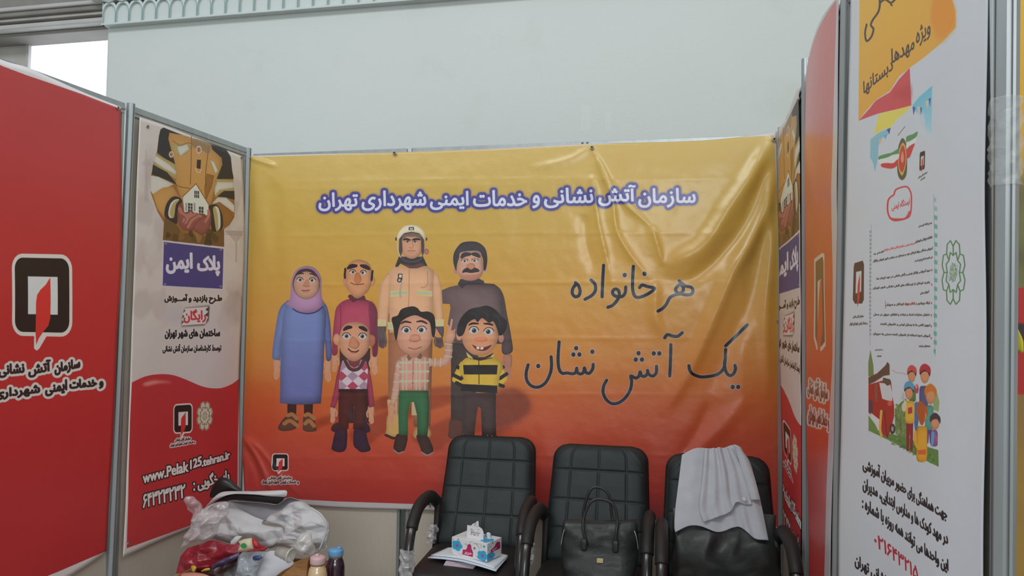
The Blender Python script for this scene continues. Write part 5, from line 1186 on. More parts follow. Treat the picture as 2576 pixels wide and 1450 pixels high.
def eyelet(pl, px, parent, off=.004, R=.011):
    s, z = pl.hit([px])[0]; b = bmesh.new(); c = pl.at(s, z, off); n = Vector(pl.n); rot = n.to_track_quat('Z', 'Y').to_matrix().to_4x4(); rot.translation = Vector(c)
    add_torus(b, R * .72, R * .3, rot)
    o = bm_obj('eyelet', b, mat('nickel', rgb(170, 168, 164), rough=.35, metal=.8), smooth=True); o.parent = parent
    b = bmesh.new(); add_lathe(b, [(R * .5, -.001), (R * .5, .0005)], (0, 0, 0), 12, rot); q = bm_obj('hole', b, mat('eyelet_hole', rgb(60, 52, 46), rough=.7)); q.parent = o
    return o
def add_torus(b, R, r, M, n=16, m=6):
    rings = []
    for i in range(n):
        a = 2 * math.pi * i / n
        rings.append([b.verts.new(M @ Vector(((R + r * math.cos(t)) * math.cos(a), (R + r * math.cos(t)) * math.sin(a), r * math.sin(t)))) for t in np.linspace(0, 2 * math.pi, m, endpoint=False)])
    for i in range(n):
        for k in range(m): b.faces.new([rings[i][k], rings[(i + 1) % n][k], rings[(i + 1) % n][(k + 1) % m], rings[i][(k + 1) % m]])

# ---- back banner
cv = print_back(); IMG_BACK = cv.image('family_banner_print', 1.16); BB = (cv.s0, cv.s1, cv.z0, cv.z1)
def ridges(S, pl, L):
    D = np.zeros(len(S))
    for pts, amp, w, sharp in L:
        P = pl.hit(catmull(pts, 5)); d, t = seg_dist(S, P)
        f = np.exp(-(d / w) ** 2) if sharp == 0 else np.exp(-np.abs(d) / w)
        D += amp * f * np.clip(np.minimum(t * 6, (1 - t) * 3 + .0), 0, 1) ** .7
    return D
def disp_back(S, G, u, v):
    D = .012 + .006 * fnoise(S, 1.6, 3.0) + .0022 * fnoise(S, 7, 9.0, 3)
    edge = np.clip(np.minimum(np.minimum(u, 1 - u) * 14, np.minimum(v * 10, (1 - v) * 12)), 0, 1)
    L = []
    for y, amp in ((452, .0016), (588, .0022), (712, .0026), (852, .0026), (992, .0022), (1145, .0018)):
        L.append(([(640, y + 8), (1000, y + 3), (1300, y), (1650, y), (1950, y + 2)], amp, .006, 1))
    # folds hanging from the upper right corner
    L += [([(1948, 350), (1895, 440), (1838, 520), (1768, 622), (1668, 672)], .024, .045, 0), ([(1950, 352), (1915, 470), (1861, 585), (1777, 678), (1721, 708), (1651, 708)], -.018, .040, 0),
          ([(1950, 360), (1925, 520), (1889, 608), (1847, 678), (1805, 775), (1735, 931), (1660, 1045)], .024, .038, 0), ([(1952, 380), (1930, 560), (1880, 760), (1820, 900), (1770, 1020)], -.016, .05, 0),
          ([(1935, 420), (1937, 600), (1925, 800), (1930, 1000)], .012, .03, 0), ([(1880, 1000), (1800, 1090), (1720, 1170), (1690, 1260)], .010, .04, 0), ([(1800, 1000), (1740, 1110), (1690, 1190)], -.010, .035, 0),
          # creases from the upper middle eyelet
          ([(1490, 372), (1518, 425), (1560, 500), (1620, 555), (1648, 582)], .013, .012, 1), ([(1500, 400), (1540, 500), (1552, 580), (1588, 645), (1640, 708)], .015, .016, 1), ([(1490, 440), (1506, 560), (1524, 640), (1540, 720)], .013, .016, 1),
          ([(1488, 372), (1440, 400), (1390, 415), (1330, 425)], .004, .02, 0), ([(1640, 570), (1660, 640), (1668, 672)], .012, .014, 1), ([(1648, 710), (1650, 800), (1680, 850)], .010, .03, 0), ([(1470, 540), (1478, 620), (1500, 690)], -.008, .03, 0),
          # lower left corner
          ([(614, 1098), (640, 1130), (665, 1175), (692, 1250)], .018, .016, 1), ([(622, 1100), (660, 1130), (700, 1180), (760, 1252)], .012, .018, 1), ([(618, 1120), (650, 1190), (660, 1240)], -.008, .02, 0),
          ([(630, 396), (650, 404), (700, 420)], .010, .012, 0), ([(626, 410), (660, 560), (680, 720)], .006, .05, 0), ([(680, 420), (700, 600), (690, 800)], -.005, .06, 0)]
    D = D * (.35 + .65 * edge) + .010 * np.clip(edge, 0, 1) + ridges(S, PB, L)
    return np.where(D < .004, .004 - .008 * np.tanh((.004 - D) / .010), D)
back = banner('family_banner', PB, ([(628, 393), (800, 388), (995, 384), (1260, 374), (1490, 362), (1600, 360), (1800, 352), (1953, 332)], [(616, 1242), (700, 1262), (850, 1277), (1090, 1285), (1340, 1303), (1650, 1323), (1800, 1331), (1974, 1342)],
              [(628, 393), (624, 600), (612, 900), (606, 1080), (612, 1160), (616, 1242)], [(1953, 332), (1960, 600), (1964, 900), (1970, 1150), (1974, 1342)]), IMG_BACK, BB, 300, 210, disp_back,
              'large glossy banner shading from yellow to red with cartoon family and black lettering', dict(rough=.34, bump=.3, coat=.5))
for p in ((630, 398), (995, 387), (1490, 373), (1947, 353), (1958, 808), (616, 858), (1083, 1268), (1965, 1312)): eyelet(PB, p, back, .02)

# ---- plaque banner on the left wall
cv = print_plate(); IMG_PLATE = cv.image('plaque_banner_print', 1.3)
def disp_plate(S, G, u, v): return .010 + .003 * fnoise(S, 3, 5.0) + .004 * np.sin(u * 9 + 1.5 * v) * v
plate = banner('plaque_banner', PL, ([(347, 295), (420, 320), (500, 352), (603, 393)], [(303, 1402), (400, 1360), (470, 1330), (540, 1300), (600, 1262)], [(347, 295), (338, 500), (328, 800), (318, 1060), (310, 1260), (303, 1402)], [(603, 393), (612, 560), (604, 800), (598, 950), (600, 1120), (600, 1262)]),
               IMG_PLATE, BOX_PLATE, 60, 110, disp_plate, 'pale banner with firefighter holding a small house, blue plaque and red wave, left wall', dict(rough=.5, bump=.18, coat=.1))
for p in ((366, 319), (604, 397), (318, 1368)): eyelet(PL, p, plate, .014, .009)

# ---- red banner on the left wall
cv = print_red_left(); IMG_REDL = cv.image('red_banner_print', 1.34)
def disp_red(S, G, u, v): return .012 + .006 * fnoise(S, 1.5, 1.0) + .010 * np.sin(u * 5.0) * (1 - u)
redl = banner('red_banner', PL, ([(-260, 60), (-100, 112), (0, 153), (60, 170), (130, 200), (210, 235), (300, 270)], [(-260, 1700), (-60, 1570), (60, 1510), (150, 1462), (210, 1425), (262, 1390)], [(-260, 60), (-260, 1700)], [(300, 270), (299, 620), (288, 860), (278, 1100), (270, 1250), (262, 1390)]),
              IMG_REDL, BOX_REDL, 60, 100, disp_red, 'plain red banner with large black and white flame logo at the far left', dict(rough=.5, bump=.2, coat=.15))
eyelet(PL, (290, 273), redl, .016, .009)

# ---- narrow plaque banner on the right wall (same print, partly folded away)
def disp_nr(S, G, u, v): return .008 + .003 * fnoise(S, 3, 8.0)
def uv_nr(S, u, v):
    z0, z1 = BOX_PLATE[2], BOX_PLATE[3]
    return np.stack([.36 + .42 * u, (S[:, 1] - z0) / (z1 - z0)], 1)
nr = banner('plaque_banner', PR, ([(1958, 332), (1975, 308), (1985, 295), (1995, 262), (2014, 215)], [(1976, 1352), (1990, 1375), (2005, 1410), (2019, 1450)], [(1958, 332), (1963, 600), (1966, 900), (1972, 1150), (1976, 1352)], [(2014, 215), (2018, 500), (2019, 900), (2020, 1200), (2019, 1450)]),
            IMG_PLATE, BOX_PLATE, 24, 110, disp_nr, 'narrow foreshortened copy of the plaque banner between the corner and a post, right wall', dict(rough=.5, bump=.18, coat=.1), uvmap=uv_nr)
# ---- red banner on the right wall, pulled tight over its edge
cv = print_red_right(); IMG_REDR = cv.image('orange_red_banner_print', 1.12)
def disp_rr(S, G, u, v): return .006 + .004 * fnoise(S, 2, 2.0) + .012 * np.sin(np.pi * u) * np.exp(-((v - .15) / .3) ** 2)
rr = banner('red_banner', PR, ([(2030, 200), (2034, 178), (2045, 140), (2065, 80), (2085, 35), (2114, -12)], [(2040, 1500), (2060, 1520), (2094, 1560)], [(2030, 200), (2028, 400), (2030, 800), (2036, 1200), (2040, 1500)], [(2114, -12), (2112, 200), (2111, 480), (2112, 700), (2106, 1000), (2098, 1250), (2094, 1560)]),
            IMG_REDR, BOX_REDR, 40, 120, disp_rr, 'foreshortened orange-red banner with brown flame logo, right wall beside the double post', dict(rough=.34, bump=.2, coat=.5))
# ---- white banner
cv = print_white(); IMG_WHITE = cv.image('white_banner_print', 1.32)
def disp_w(S, G, u, v): return .006 + .002 * fnoise(S, 2.2, 4.0) + .003 * np.sin(u * 10 + v * 2)
wh = banner('white_banner', PW, ([(2146, -60), (2300, -190), (2494, -330)], [(2116, 1530), (2300, 1660), (2480, 1790)], [(2146, -60), (2140, 300), (2131, 800), (2120, 1250), (2116, 1530)], [(2494, -330), (2494, 0), (2482, 480), (2484, 900), (2479, 1450), (2480, 1790)]),
            IMG_WHITE, BOX_WHITE, 60, 110, disp_w, 'long white banner with orange top corner, document print and green rosette at right', dict(rough=.55, bump=.15, coat=.05))
# ---- neighbouring stand
PN = Plane((0, 3.3), (1, 0), -1); PN.n = np.array([0, -1.0, 0])
cv = print_next(); IMG_N = cv.image('neighbour_banner_print')
sN = PN.hit([(2480, 700)])[0][0]
b = bmesh.new()
V = []; nu, nv = 30, 24; U = []
for j in range(nv + 1):
    for i in range(nu + 1):
        u, v = i / nu, j / nv; V.append(PN.at(sN + u * 2.6, .02 + 3.2 * (1 - v), .012 * math.sin(u * 30 + v * 4))); U.append((u, 1 - v))
F = [(j * (nu + 1) + i, (j + 1) * (nu + 1) + i, (j + 1) * (nu + 1) + i + 1, j * (nu + 1) + i + 1) for j in range(nv) for i in range(nu)]
nb = mesh_obj('neighbour_banner', V, F, vinyl('neighbour_print', IMG_N, rough=.5), uvs=U); m = nb.modifiers.new('t', 'SOLIDIFY'); m.thickness = .002
tag(nb, 'yellow, red and brown banner of the next stand at the right edge', 'banner')
# yellow ribbon hanging in front of it
P0 = PN.at(*PN.hit([(2541, 820)])[0]); 
G = coons([(2538, 822), (2546, 815), (2560, 830)], [(2556, 880), (2566, 888), (2574, 884)], [(2538, 822), (2544, 850), (2556, 880)], [(2560, 830), (2572, 856), (2574, 884)], 8, 8).reshape(-1, 2)
PY = Plane((0, 3.1), (1, 0), -1); S = PY.hit(G); V = [PY.at(s, z, 0) + np.array([0, .01 * math.sin(i * .7), 0]) for i, (s, z) in enumerate(S)]
F = [(j * 9 + i, (j + 1) * 9 + i, (j + 1) * 9 + i + 1, j * 9 + i + 1) for j in range(8) for i in range(8)]
yr = mesh_obj('ribbon', V, F, mat('yellow_ribbon', rgb(214, 200, 70), rough=.5)); m = yr.modifiers.new('t', 'SOLIDIFY'); m.thickness = .004
tag(yr, 'short yellow ribbon scrap hanging at the right edge past the post', 'ribbon')
# crinkled clear film around the front right post
def film():
    m = bpy.data.materials.new('clear_film'); m.use_nodes = True; p = m.node_tree.nodes['Principled BSDF']
    p.inputs['Base Color'].default_value = (.9, .93, .95, 1); p.inputs['Roughness'].default_value = .06; p.inputs['Alpha'].default_value = .2; p.inputs['Specular IOR Level'].default_value = .6
    nt = m.node_tree; tc = nt.nodes.new('ShaderNodeTexCoord'); v = nt.nodes.new('ShaderNodeTexVoronoi'); v.inputs['Scale'].default_value = 34; nt.links.new(tc.outputs['Object'], v.inputs['Vector'])
    bp = nt.nodes.new('ShaderNodeBump'); bp.inputs['Strength'].default_value = .7; bp.inputs['Distance'].default_value = .01; nt.links.new(v.outputs[0], bp.inputs['Height']); nt.links.new(bp.outputs[0], p.inputs['Normal'])
    return m
FILM = film()
rnd = random.Random(8); V = []; F = []; nz_, na = 26, 18
zt_, zb_ = PW.hit([(2515, 250)])[0][1], PW.hit([(2512, 470)])[0][1]
for j in range(nz_ + 1):
    z = zt_ + (zb_ - zt_) * j / nz_; c = PW.at(sW + leanW * (z - 1), z, -.008)
    for i in range(na):
        a = 2 * math.pi * i / na; r = .022 + .003 * math.sin(i * 1.7 + j * .9) + rnd.uniform(-.0015, .0015); V.append(c + PW.d * r * math.cos(a) + PW.n * r * math.sin(a))
for j in range(nz_):
    for i in range(na): F.append((j * na + i, j * na + (i + 1) % na, (j + 1) * na + (i + 1) % na, (j + 1) * na + i))
fo = mesh_obj('plastic_film', V, F, FILM, smooth=True); tag(fo, 'crinkled clear plastic film wrapped round the post nearest the camera', 'plastic film')
# clear tape pieces on the wall above the family banner
TAPE = mat('clear_tape', rgb(250, 252, 252), rough=.7, alpha=.22, noise_amt=.0, spec=.2)
for (x0, y0, x1, y1) in ((1462, 268, 1484, 330), (1524, 286, 1536, 330)):
    a, c_ = PHW.hit([(x0, y0)])[0], PHW.hit([(x1, y1)])[0]; b = bmesh.new(); add_box(b, ((a[0] + c_[0]) / 2, YW - .0008, (a[1] + c_[1]) / 2), (c_[0] - a[0], .001, a[1] - c_[1]))
    o = bm_obj('tape_strip', b, TAPE); tag(o, 'wider left strip of clear tape on the pale wall above the banner' if x0 < 1500 else 'narrower right strip of clear tape on the pale wall above the banner', 'tape', 'tape strips on the wall')
# ================================================================ chairs
LEATHER = mat('black_green_leather', rgb(34, 43, 45), rough=.58, noise_amt=.06, noise_scale=14, bump=.12, bump_scale=220, spec=.45)
SIDEL = mat('black_side_leather', rgb(28, 26, 27), rough=.55, noise_amt=.05, bump=.1, bump_scale=120, spec=.4)
GLOSS = mat('black_gloss_tube', rgb(34, 34, 35), rough=.28, noise_amt=.02, coat=.35)
PAD = mat('black_arm_pad', rgb(32, 29, 30), rough=.6, noise_amt=.05, bump=.08, bump_scale=90)
def back_shape(a, b, W0, W1, H, r):
    """a,b in [-1,1] -> x and distance t along the back; rounded upper corners"""
    t = (b + 1) / 2 * H; w = (W0 + (W1 - W0) * (t / H)) / 2
    dt = max(0.0, t - (H - r)); k = r - math.sqrt(max(0, r * r - dt * dt)) if dt > 0 else 0
    db = max(0.0, .03 - t); k2 = .03 - math.sqrt(max(0, .0009 - db * db)) if db > 0 else 0
    return a * (w - k - k2), t
def backrest_mesh(W0=.47, W1=.425, H=.54, T=.075, seed=0.0, wr=.0, n=116, m=120):
    V = []; F = []
    gv = [-.62, .0, .60]; gh = [-.46, .02, .54]
    def q(x): return math.exp(-(x / .013) ** 2)
    for side in (1, -1):
        for j in range(m + 1):
            b = -math.cos(math.pi * j / m) * .35 + (-1 + 2 * j / m) * .65
            for i in range(n + 1):
                a = -math.cos(math.pi * i / n) * .35 + (-1 + 2 * i / n) * .65
                x, t = back_shape(a, b, W0, W1, H, .075)
                e = (max(0, 1 - abs(a) ** 7)) ** .5 * (max(0, 1 - abs(b) ** 9)) ** .5
                th = T * .5 * e
                if side == 1:
                    g = max(max(q(a - c) for c in gv), max(q((b - c) * .9) for c in gh)) * .0085 * e
                    ca = min(abs(a - c) for c in gv + [-1.3, 1.3]); cb = min(abs(b - c) for c in gh + [-1.35, 1.35])
                    th += .005 * min(1, ca * 3.4) ** .7 * min(1, cb * 3.4) ** .7 * e - g
                    if wr: th += wr * .004 * math.sin(t * 150 + x * 160 * (1 if x > 0 else -1)) * max(0, abs(a) - .62) * 2.4 * max(0, (b - .35)) * 1.6 * e
                yc = .195 + .21 * (t / H) + .02 * math.sin(math.pi * t / H); z = .455 + t * .925
                V.append((x, yc - side * th, z + side * th * .38))
    N = (n + 1) * (m + 1)
    for s in (0, 1):
        for j in range(m):
            for i in range(n):
                a = s * N + j * (n + 1) + i; f = (a, a + 1, a + n + 2, a + n + 1); F.append(f if s == 0 else f[::-1])
    return V, F
def soft_box(b, x0, x1, y0, y1, z0, z1, n=12, p=6.0, bulge=.0):
    """rounded cushion"""
    P = {}; cx, cy, cz = (x0 + x1) / 2, (y0 + y1) / 2, (z0 + z1) / 2; hx, hy, hz = (x1 - x0) / 2, (y1 - y0) / 2, (z1 - z0) / 2
    def pt(u, v, w):
        L = (abs(u) ** p + abs(v) ** p + abs(w) ** p) ** (1 / p); u, v, w = u / L, v / L, w / L
        return b.verts.new((cx + u * hx, cy + v * hy, cz + w * hz * (1 + bulge * (1 - u * u) * (1 - v * v))))
    def g(f):
        k = tuple(round(c, 5) for c in f)
        if k not in P: P[k] = pt(*f)
        return P[k]
    T = [-1 + 2 * i / n for i in range(n + 1)]
    for ax in range(3):
        for s in (-1, 1):
            for i in range(n):
                for j in range(n):
                    c = []
                    for (i2, j2) in ((i, j), (i + 1, j), (i + 1, j + 1), (i, j + 1)):
                        f = [0, 0, 0]; f[ax] = s; f[(ax + 1) % 3] = T[i2]; f[(ax + 2) % 3] = T[j2]; c.append(g(f))
                    b.faces.new(c)
def smooth_path(P, n=6): return [tuple(p) for p in catmull(P, n)]
def make_chair(x, y, rz, label, seed, wr):
    root = empty('office_chair', (x, y, 0), rz); tag(root, label, 'chair', 'office chairs along the back wall')
    V, F = backrest_mesh(seed=seed, wr=wr); mesh_obj('backrest', V, F, LEATHER, root)
    V2, F2 = backrest_mesh(W0=.50, W1=.455, H=.545, T=.05, n=40, m=48); V2 = [(a, b_ + .030, c) for a, b_, c in V2]; mesh_obj('back_shell', V2, F2, SIDEL, root)
    b = bmesh.new(); soft_box(b, -.235, .235, -.27, .22, .385, .475, 14, 7, .12); bm_obj('seat', b, PAD, root, smooth=True)
    b = bmesh.new(); add_box(b, (0, -.02, .375), (.40, .40, .02)); bm_obj('seat_base', b, SIDEL, root, bevel=.005)
    for s in (-1, 1):
        X = s * .247
        b = bmesh.new(); add_tube(b, smooth_path([(s * .238, .235, .655), (X, .15, .700), (X, .04, .712), (X, -.07, .700), (X, -.145, .655), (X, -.165, .630)]), .031, 16)
        for v in b.verts: v.co.x = X + (v.co.x - X) * .85
        bm_obj('arm_pad', b, PAD, root, smooth=True)
        b = bmesh.new(); add_tube(b, smooth_path([(X, -.11, .675), (X, -.175, .62), (X, -.215, .53), (X, -.235, .40), (X, -.245, .20), (X, -.245, .06), (X, -.22, .022), (X, -.1, .02), (X, .15, .02), (X, .30, .02)]), .0215, 14)
        bm_obj('arm_tube', b, GLOSS, root, smooth=True)
        b = bmesh.new(); add_tube(b, [(X * .93, .215, .67), (X * .93, .20, .52), (X * .93, .17, .40)], .016, 10); add_tube(b, [(X * .93, .17, .40), (X * .93, -.238, .40)], .013, 10)
        bm_obj('side_bracket', b, SIDEL, root, smooth=True)
    b = bmesh.new(); add_tube(b, [(-.247, .30, .02), (.247, .30, .02)], .0215, 14); bm_obj('floor_bar', b, GLOSS, root, smooth=True)
    return root
CH1 = make_chair(-.905, 3.39, math.radians(3), 'black leather chair at left holding the tissue box, its back tilted', 1, .4)
CH2 = make_chair(-.355, 3.275, math.radians(0), 'middle black leather chair, the one with a handbag standing on its seat', 2, 1.0)
CH3 = make_chair(.195, 3.17, math.radians(1), 'right black leather chair with a grey coat hung over its back', 3, 1.0)

# ---- clear plastic remnants on the frame of the first chair
def film_mat(name, col, alpha, rough=.15, scale=26, strength=.6):
    m = bpy.data.materials.new(name); m.use_nodes = True; p = m.node_tree.nodes['Principled BSDF']; nt = m.node_tree
    p.inputs['Base Color'].default_value = (*lin(col), 1); p.inputs['Roughness'].default_value = rough; p.inputs['Alpha'].default_value = alpha; p.inputs['Specular IOR Level'].default_value = .9
    tc = nt.nodes.new('ShaderNodeTexCoord'); v = nt.nodes.new('ShaderNodeTexVoronoi'); v.inputs['Scale'].default_value = scale; nt.links.new(tc.outputs['Object'], v.inputs['Vector'])
    bp = nt.nodes.new('ShaderNodeBump'); bp.inputs['Strength'].default_value = strength; bp.inputs['Distance'].default_value = .012; nt.links.new(v.outputs[0], bp.inputs['Height']); nt.links.new(bp.outputs[0], p.inputs['Normal'])
    return m
BAGF = film_mat('clear_bag_film', rgb(208, 206, 208), .5)
def wrap(root, X, y, z, h, r, seed):
    rnd = random.Random(seed); V = []; F = []; n, m = 8, 12
    for j in range(n + 1):
        for i in range(m):
            a = 2 * math.pi * i / m; rr_ = r + rnd.uniform(-.004, .012); V.append((X + rr_ * math.cos(a), y - .012 * j / n + rr_ * math.sin(a), z - h * j / n))
    for j in range(n):
        for i in range(m): F.append((j * m + i, j * m + (i + 1) % m, (j + 1) * m + (i + 1) % m, (j + 1) * m + i))
    o = mesh_obj('plastic_wrap', V, F, BAGF, root, smooth=False); o['label'] = 'scrap of clear plastic left on the tube'
wrap(CH1, -.247, -.222, .56, .14, .026, 3); wrap(CH1, -.245, .19, .56, .09, .02, 4); wrap(CH1, .245, .10, .52, .09, .018, 6)

# ================================================================ handbag
BAGM = mat('handbag_leather', rgb(34, 38, 38), rough=.5, noise_amt=.12, noise_scale=9, bump=.14, bump_scale=70, coat=.06)
bag = empty('handbag', (-.305, 3.17, .485), math.radians(4)); tag(bag, 'black leather tote handbag with two loop handles and small gold plate', 'handbag')
def bag_body():
    n, m = 40, 26; V = []; F = []; H = .255
    for j in range(m + 1):
        v = j / m; hw = .140 + .022 * math.sin(v * 2.4) - .004 * v; hd = (.070 * (1 - v) ** .6 + .014) * (1 + .1 * math.sin(v * 9))
        rb = min(1, v * 9) ** .5
        for i in range(n):
            a = 2 * math.pi * i / n; c, s = math.cos(a), math.sin(a); p = 3.2
            L = (abs(c) ** p + abs(s) ** p) ** (1 / p)
            x = hw * c / L * (.86 + .14 * rb); y = hd * s / L * (.8 + .2 * rb)
            w = .006 * noise.noise(Vector((x * 14, v * 4, a))) + .004 * noise.noise(Vector((x * 30, v * 9, 3)))
            zt = H * v + (.010 * (c * .9) if v > .5 else 0) * (v - .5) * 2 + (-.008 * (1 - abs(c)) if v > .9 else 0)
            V.append((x, y + w * (1 if s < 0 else -1) * 2, zt))
    for j in range(m):
        for i in range(n): F.append((j * n + i, j * n + (i + 1) % n, (j + 1) * n + (i + 1) % n, (j + 1) * n + i))
    F.append(tuple(range(n))[::-1]); F.append(tuple(range(m * n, m * n + n)))
    return V, F
V, F = bag_body(); mesh_obj('body', V, F, BAGM, bag)
for (x0, x1, yy, hh, lean, lab) in ((-.062, .062, -.032, .165, .010, 'front'), (-.050, .058, .020, .215, -.008, 'rear')):
    b = bmesh.new(); P = [(x0 + .012, yy - .022, .165), (x0 - .004, yy - .018, .225), (x0 - .012 + lean, yy - .004, .275), (x0 * .75 + lean, yy, .235 + hh * .60), (lean - .005, yy + .004, .225 + hh * .74), (x1 * .72 + lean, yy, .230 + hh * .6), (x1 - .0 + lean, yy - .004, .268), (x1 + .006, yy - .018, .222), (x1 + .004, yy - .022, .165)]
    add_tube(b, smooth_path(P, 7), .0062, 10); bm_obj('handle', b, BAGM, bag, smooth=True)
for x in (-.062, .066):
    b = bmesh.new(); soft_box(b, x - .013, x + .013, -.066, -.046, .140, .190, 5, 4); o = bm_obj('handle_tab', b, BAGM, bag, smooth=True)
b = bmesh.new(); add_box(b, (.004, -.079, .112), (.026, .004, .018)); bm_obj('name_plate', b, mat('gold_plate', rgb(214, 200, 150), rough=.3, metal=.6), bag, bevel=.0012)['label'] = 'small blank gold plate'
for s in (-1, 1):
    b = bmesh.new(); add_tube(b, smooth_path([(s * .137, -.022, .235), (s * .150, -.030, .20), (s * .158, -.034, .15)]), .0022, 6); bm_obj('zip', b, mat('zip_metal', rgb(190, 190, 188), rough=.3, metal=.9), bag, smooth=True)['label'] = 'silver side zip'

# ================================================================ coat over chair 3
class GP:
    """general plane for laying traced sheets where they hang"""
    def __init__(self, p0, n): self.p0 = np.array(p0, float); self.n = _n(n)
    def hit(self, P):
        P = np.asarray(P, float).reshape(-1, 2); r = np.stack([(P[:, 0] - CX) / FPX, (CY - P[:, 1]) / FPX, -np.ones(len(P))], 1) @ RW.T
        return CAMP + r * (np.dot(self.p0 - CAMP, self.n) / (r @ self.n))[:, None]
def sheet(name, gp, edges, ox, oy, sc, nu, nv, disp, m, parent=None, thick=.003, smooth=True, closed_depth=0.0, root=None):
    E_ = [[(ox + x / sc, oy + y / sc) for x, y in e] for e in edges]
    G = coons(*E_, nu, nv).reshape(-1, 2); Q = gp.hit(G); u = np.tile(np.linspace(0, 1, nu + 1), nv + 1); v = np.repeat(np.linspace(0, 1, nv + 1), nu + 1)
    nn = -gp.n if np.dot(gp.n, gp.p0 - CAMP) > 0 else gp.n
    D = disp(Q, u, v); V = [tuple(q + nn * d) for q, d in zip(Q, D)]
    F = [(j * (nu + 1) + i, (j + 1) * (nu + 1) + i, (j + 1) * (nu + 1) + i + 1, j * (nu + 1) + i + 1) for j in range(nv) for i in range(nu)]
    if closed_depth > 0:
        N = len(V); e = (np.sin(np.pi * u) * np.sin(np.pi * v)) ** .5
        V += [tuple(q - nn * closed_depth * k + nn * 0) for q, k in zip(Q + nn * (D * 0)[:, None], e)]
        F += [tuple(a + N for a in f[::-1]) for f in F]
        ring = [i for i in range(nu)] + [nu + j * (nu + 1) for j in range(nv)] + [nv * (nu + 1) + nu - i for i in range(nu)] + [(nv - j) * (nu + 1) for j in range(nv)]
        for k in range(len(ring)): a, c_ = ring[k], ring[(k + 1) % len(ring)]; F.append((a, c_, c_ + N, a + N))
    if root is not None: V = [tuple(np.array(v_) - np.array(root.location)) for v_ in V]
    o = mesh_obj(name, V, F, m, root if root is not None else parent, smooth=smooth)
    if thick > 0 and closed_depth == 0: md = o.modifiers.new('thick', 'SOLIDIFY'); md.thickness = thick; md.offset = 0
    return o
def n3(Q, sc, seed, oct=2): return np.array([noise.fractal(Vector((q[0] * sc + seed, q[1] * sc, q[2] * sc)), 1.0, 2.0, oct) for q in Q])
def rid(Q, sc, seed): return np.array([1 - abs(noise.noise(Vector((q[0] * sc + seed, q[1] * sc, q[2] * sc + seed * 2)))) * 2 for q in Q])
CLOTH = mat('grey_coat_cloth', rgb(190, 193, 200), rough=.9, noise_amt=.03, noise_scale=20, bump=.15, bump_scale=300, sheen=.15)
cy0 = 3.17 + .195 - .062
GC = GP((0.2, cy0 - .012, .47), (0, 1, -.42))
coat = empty('coat', (.2, 3.45, .9)); tag(coat, 'light grey cotton coat draped over the right chair back, one pale button', 'coat')
def d_coat(Q, u, v):
    f = .006 * np.sin(u * 34 + 2 * np.sin(v * 3)) * np.clip((u - .3) * 3, .15, 1) * np.clip(v * 3, .2, 1)
    return .006 + f * .8 + .006 * n3(Q, 9, 2) + .016 * np.exp(-((u - .62) / .05) ** 2) * (1 - v * .7) + .008 * np.sin(u * 9)
sheet('back_layer', GC, ([(375, 258), (510, 196), (640, 192), (780, 190), (880, 165), (955, 205)], [(308, 1022), (440, 962), (560, 965), (700, 1015), (780, 1010), (880, 976), (960, 976), (1090, 1085), (1225, 1104)],
      [(375, 258), (345, 500), (310, 780), (300, 960), (308, 1022)], [(955, 205), (1040, 330), (1110, 560), (1150, 720), (1195, 940), (1225, 1104)]), 1620, 1080, 3.92, 90, 80, d_coat, CLOTH, root=coat)
def d_flap(Q, u, v): return .022 + .005 * np.sin(u * 26 + v) + .006 * n3(Q, 10, 5) + .010 * np.exp(-((u - .5) / .06) ** 2) * np.clip(1 - v, 0, 1)
sheet('front_layer', GC, ([(600, 205), (780, 196), (860, 200)], [(585, 930), (700, 888), (850, 825), (905, 735), (985, 752), (1060, 756)], [(600, 205), (575, 500), (545, 780), (585, 930)], [(860, 200), (960, 400), (1020, 580), (1060, 756)]), 1620, 1080, 3.92, 60, 60, d_flap, CLOTH, root=coat)
def d_sl(Q, u, v): return .030 + .010 * np.sin(np.pi * u) + .004 * n3(Q, 12, 7)
sheet('sleeve', GC, ([(880, 168), (950, 200)], [(1052, 716), (1142, 716)], [(880, 168), (960, 420), (1052, 716)], [(950, 200), (1060, 420), (1142, 716)]), 1620, 1080, 3.92, 16, 40, d_sl, CLOTH, root=coat)
def d_bk(Q, u, v): return -.07 - .08 * v + 0 * u
o = sheet('rear_fall', GC, ([(380, 262), (600, 200), (950, 205)], [(400, 330), (650, 330), (930, 330)], [(380, 262), (400, 330)], [(950, 205), (930, 330)]), 1620, 1080, 3.92, 20, 8, lambda Q, u, v: .004 - .13 * np.clip(v * 2.2, 0, 1), CLOTH, root=coat)
q = GC.hit([(1620 + 982 / 3.92, 1080 + 700 / 3.92)])[0] - np.array(coat.location); b = bmesh.new()
M_ = Vector((0, -1, .46)).normalized().to_track_quat('Z', 'Y').to_matrix().to_4x4(); M_.translation = Vector(q + np.array([0, -.036, .012])); add_lathe(b, [(.001, -.002), (.0085, -.002), (.0095, 0), (.0085, .002), (.004, .0012), (.001, .001)], (0, 0, 0), 20, M_)
bm_obj('button', b, mat('pale_button', rgb(214, 208, 206), rough=.3), coat, smooth=True)

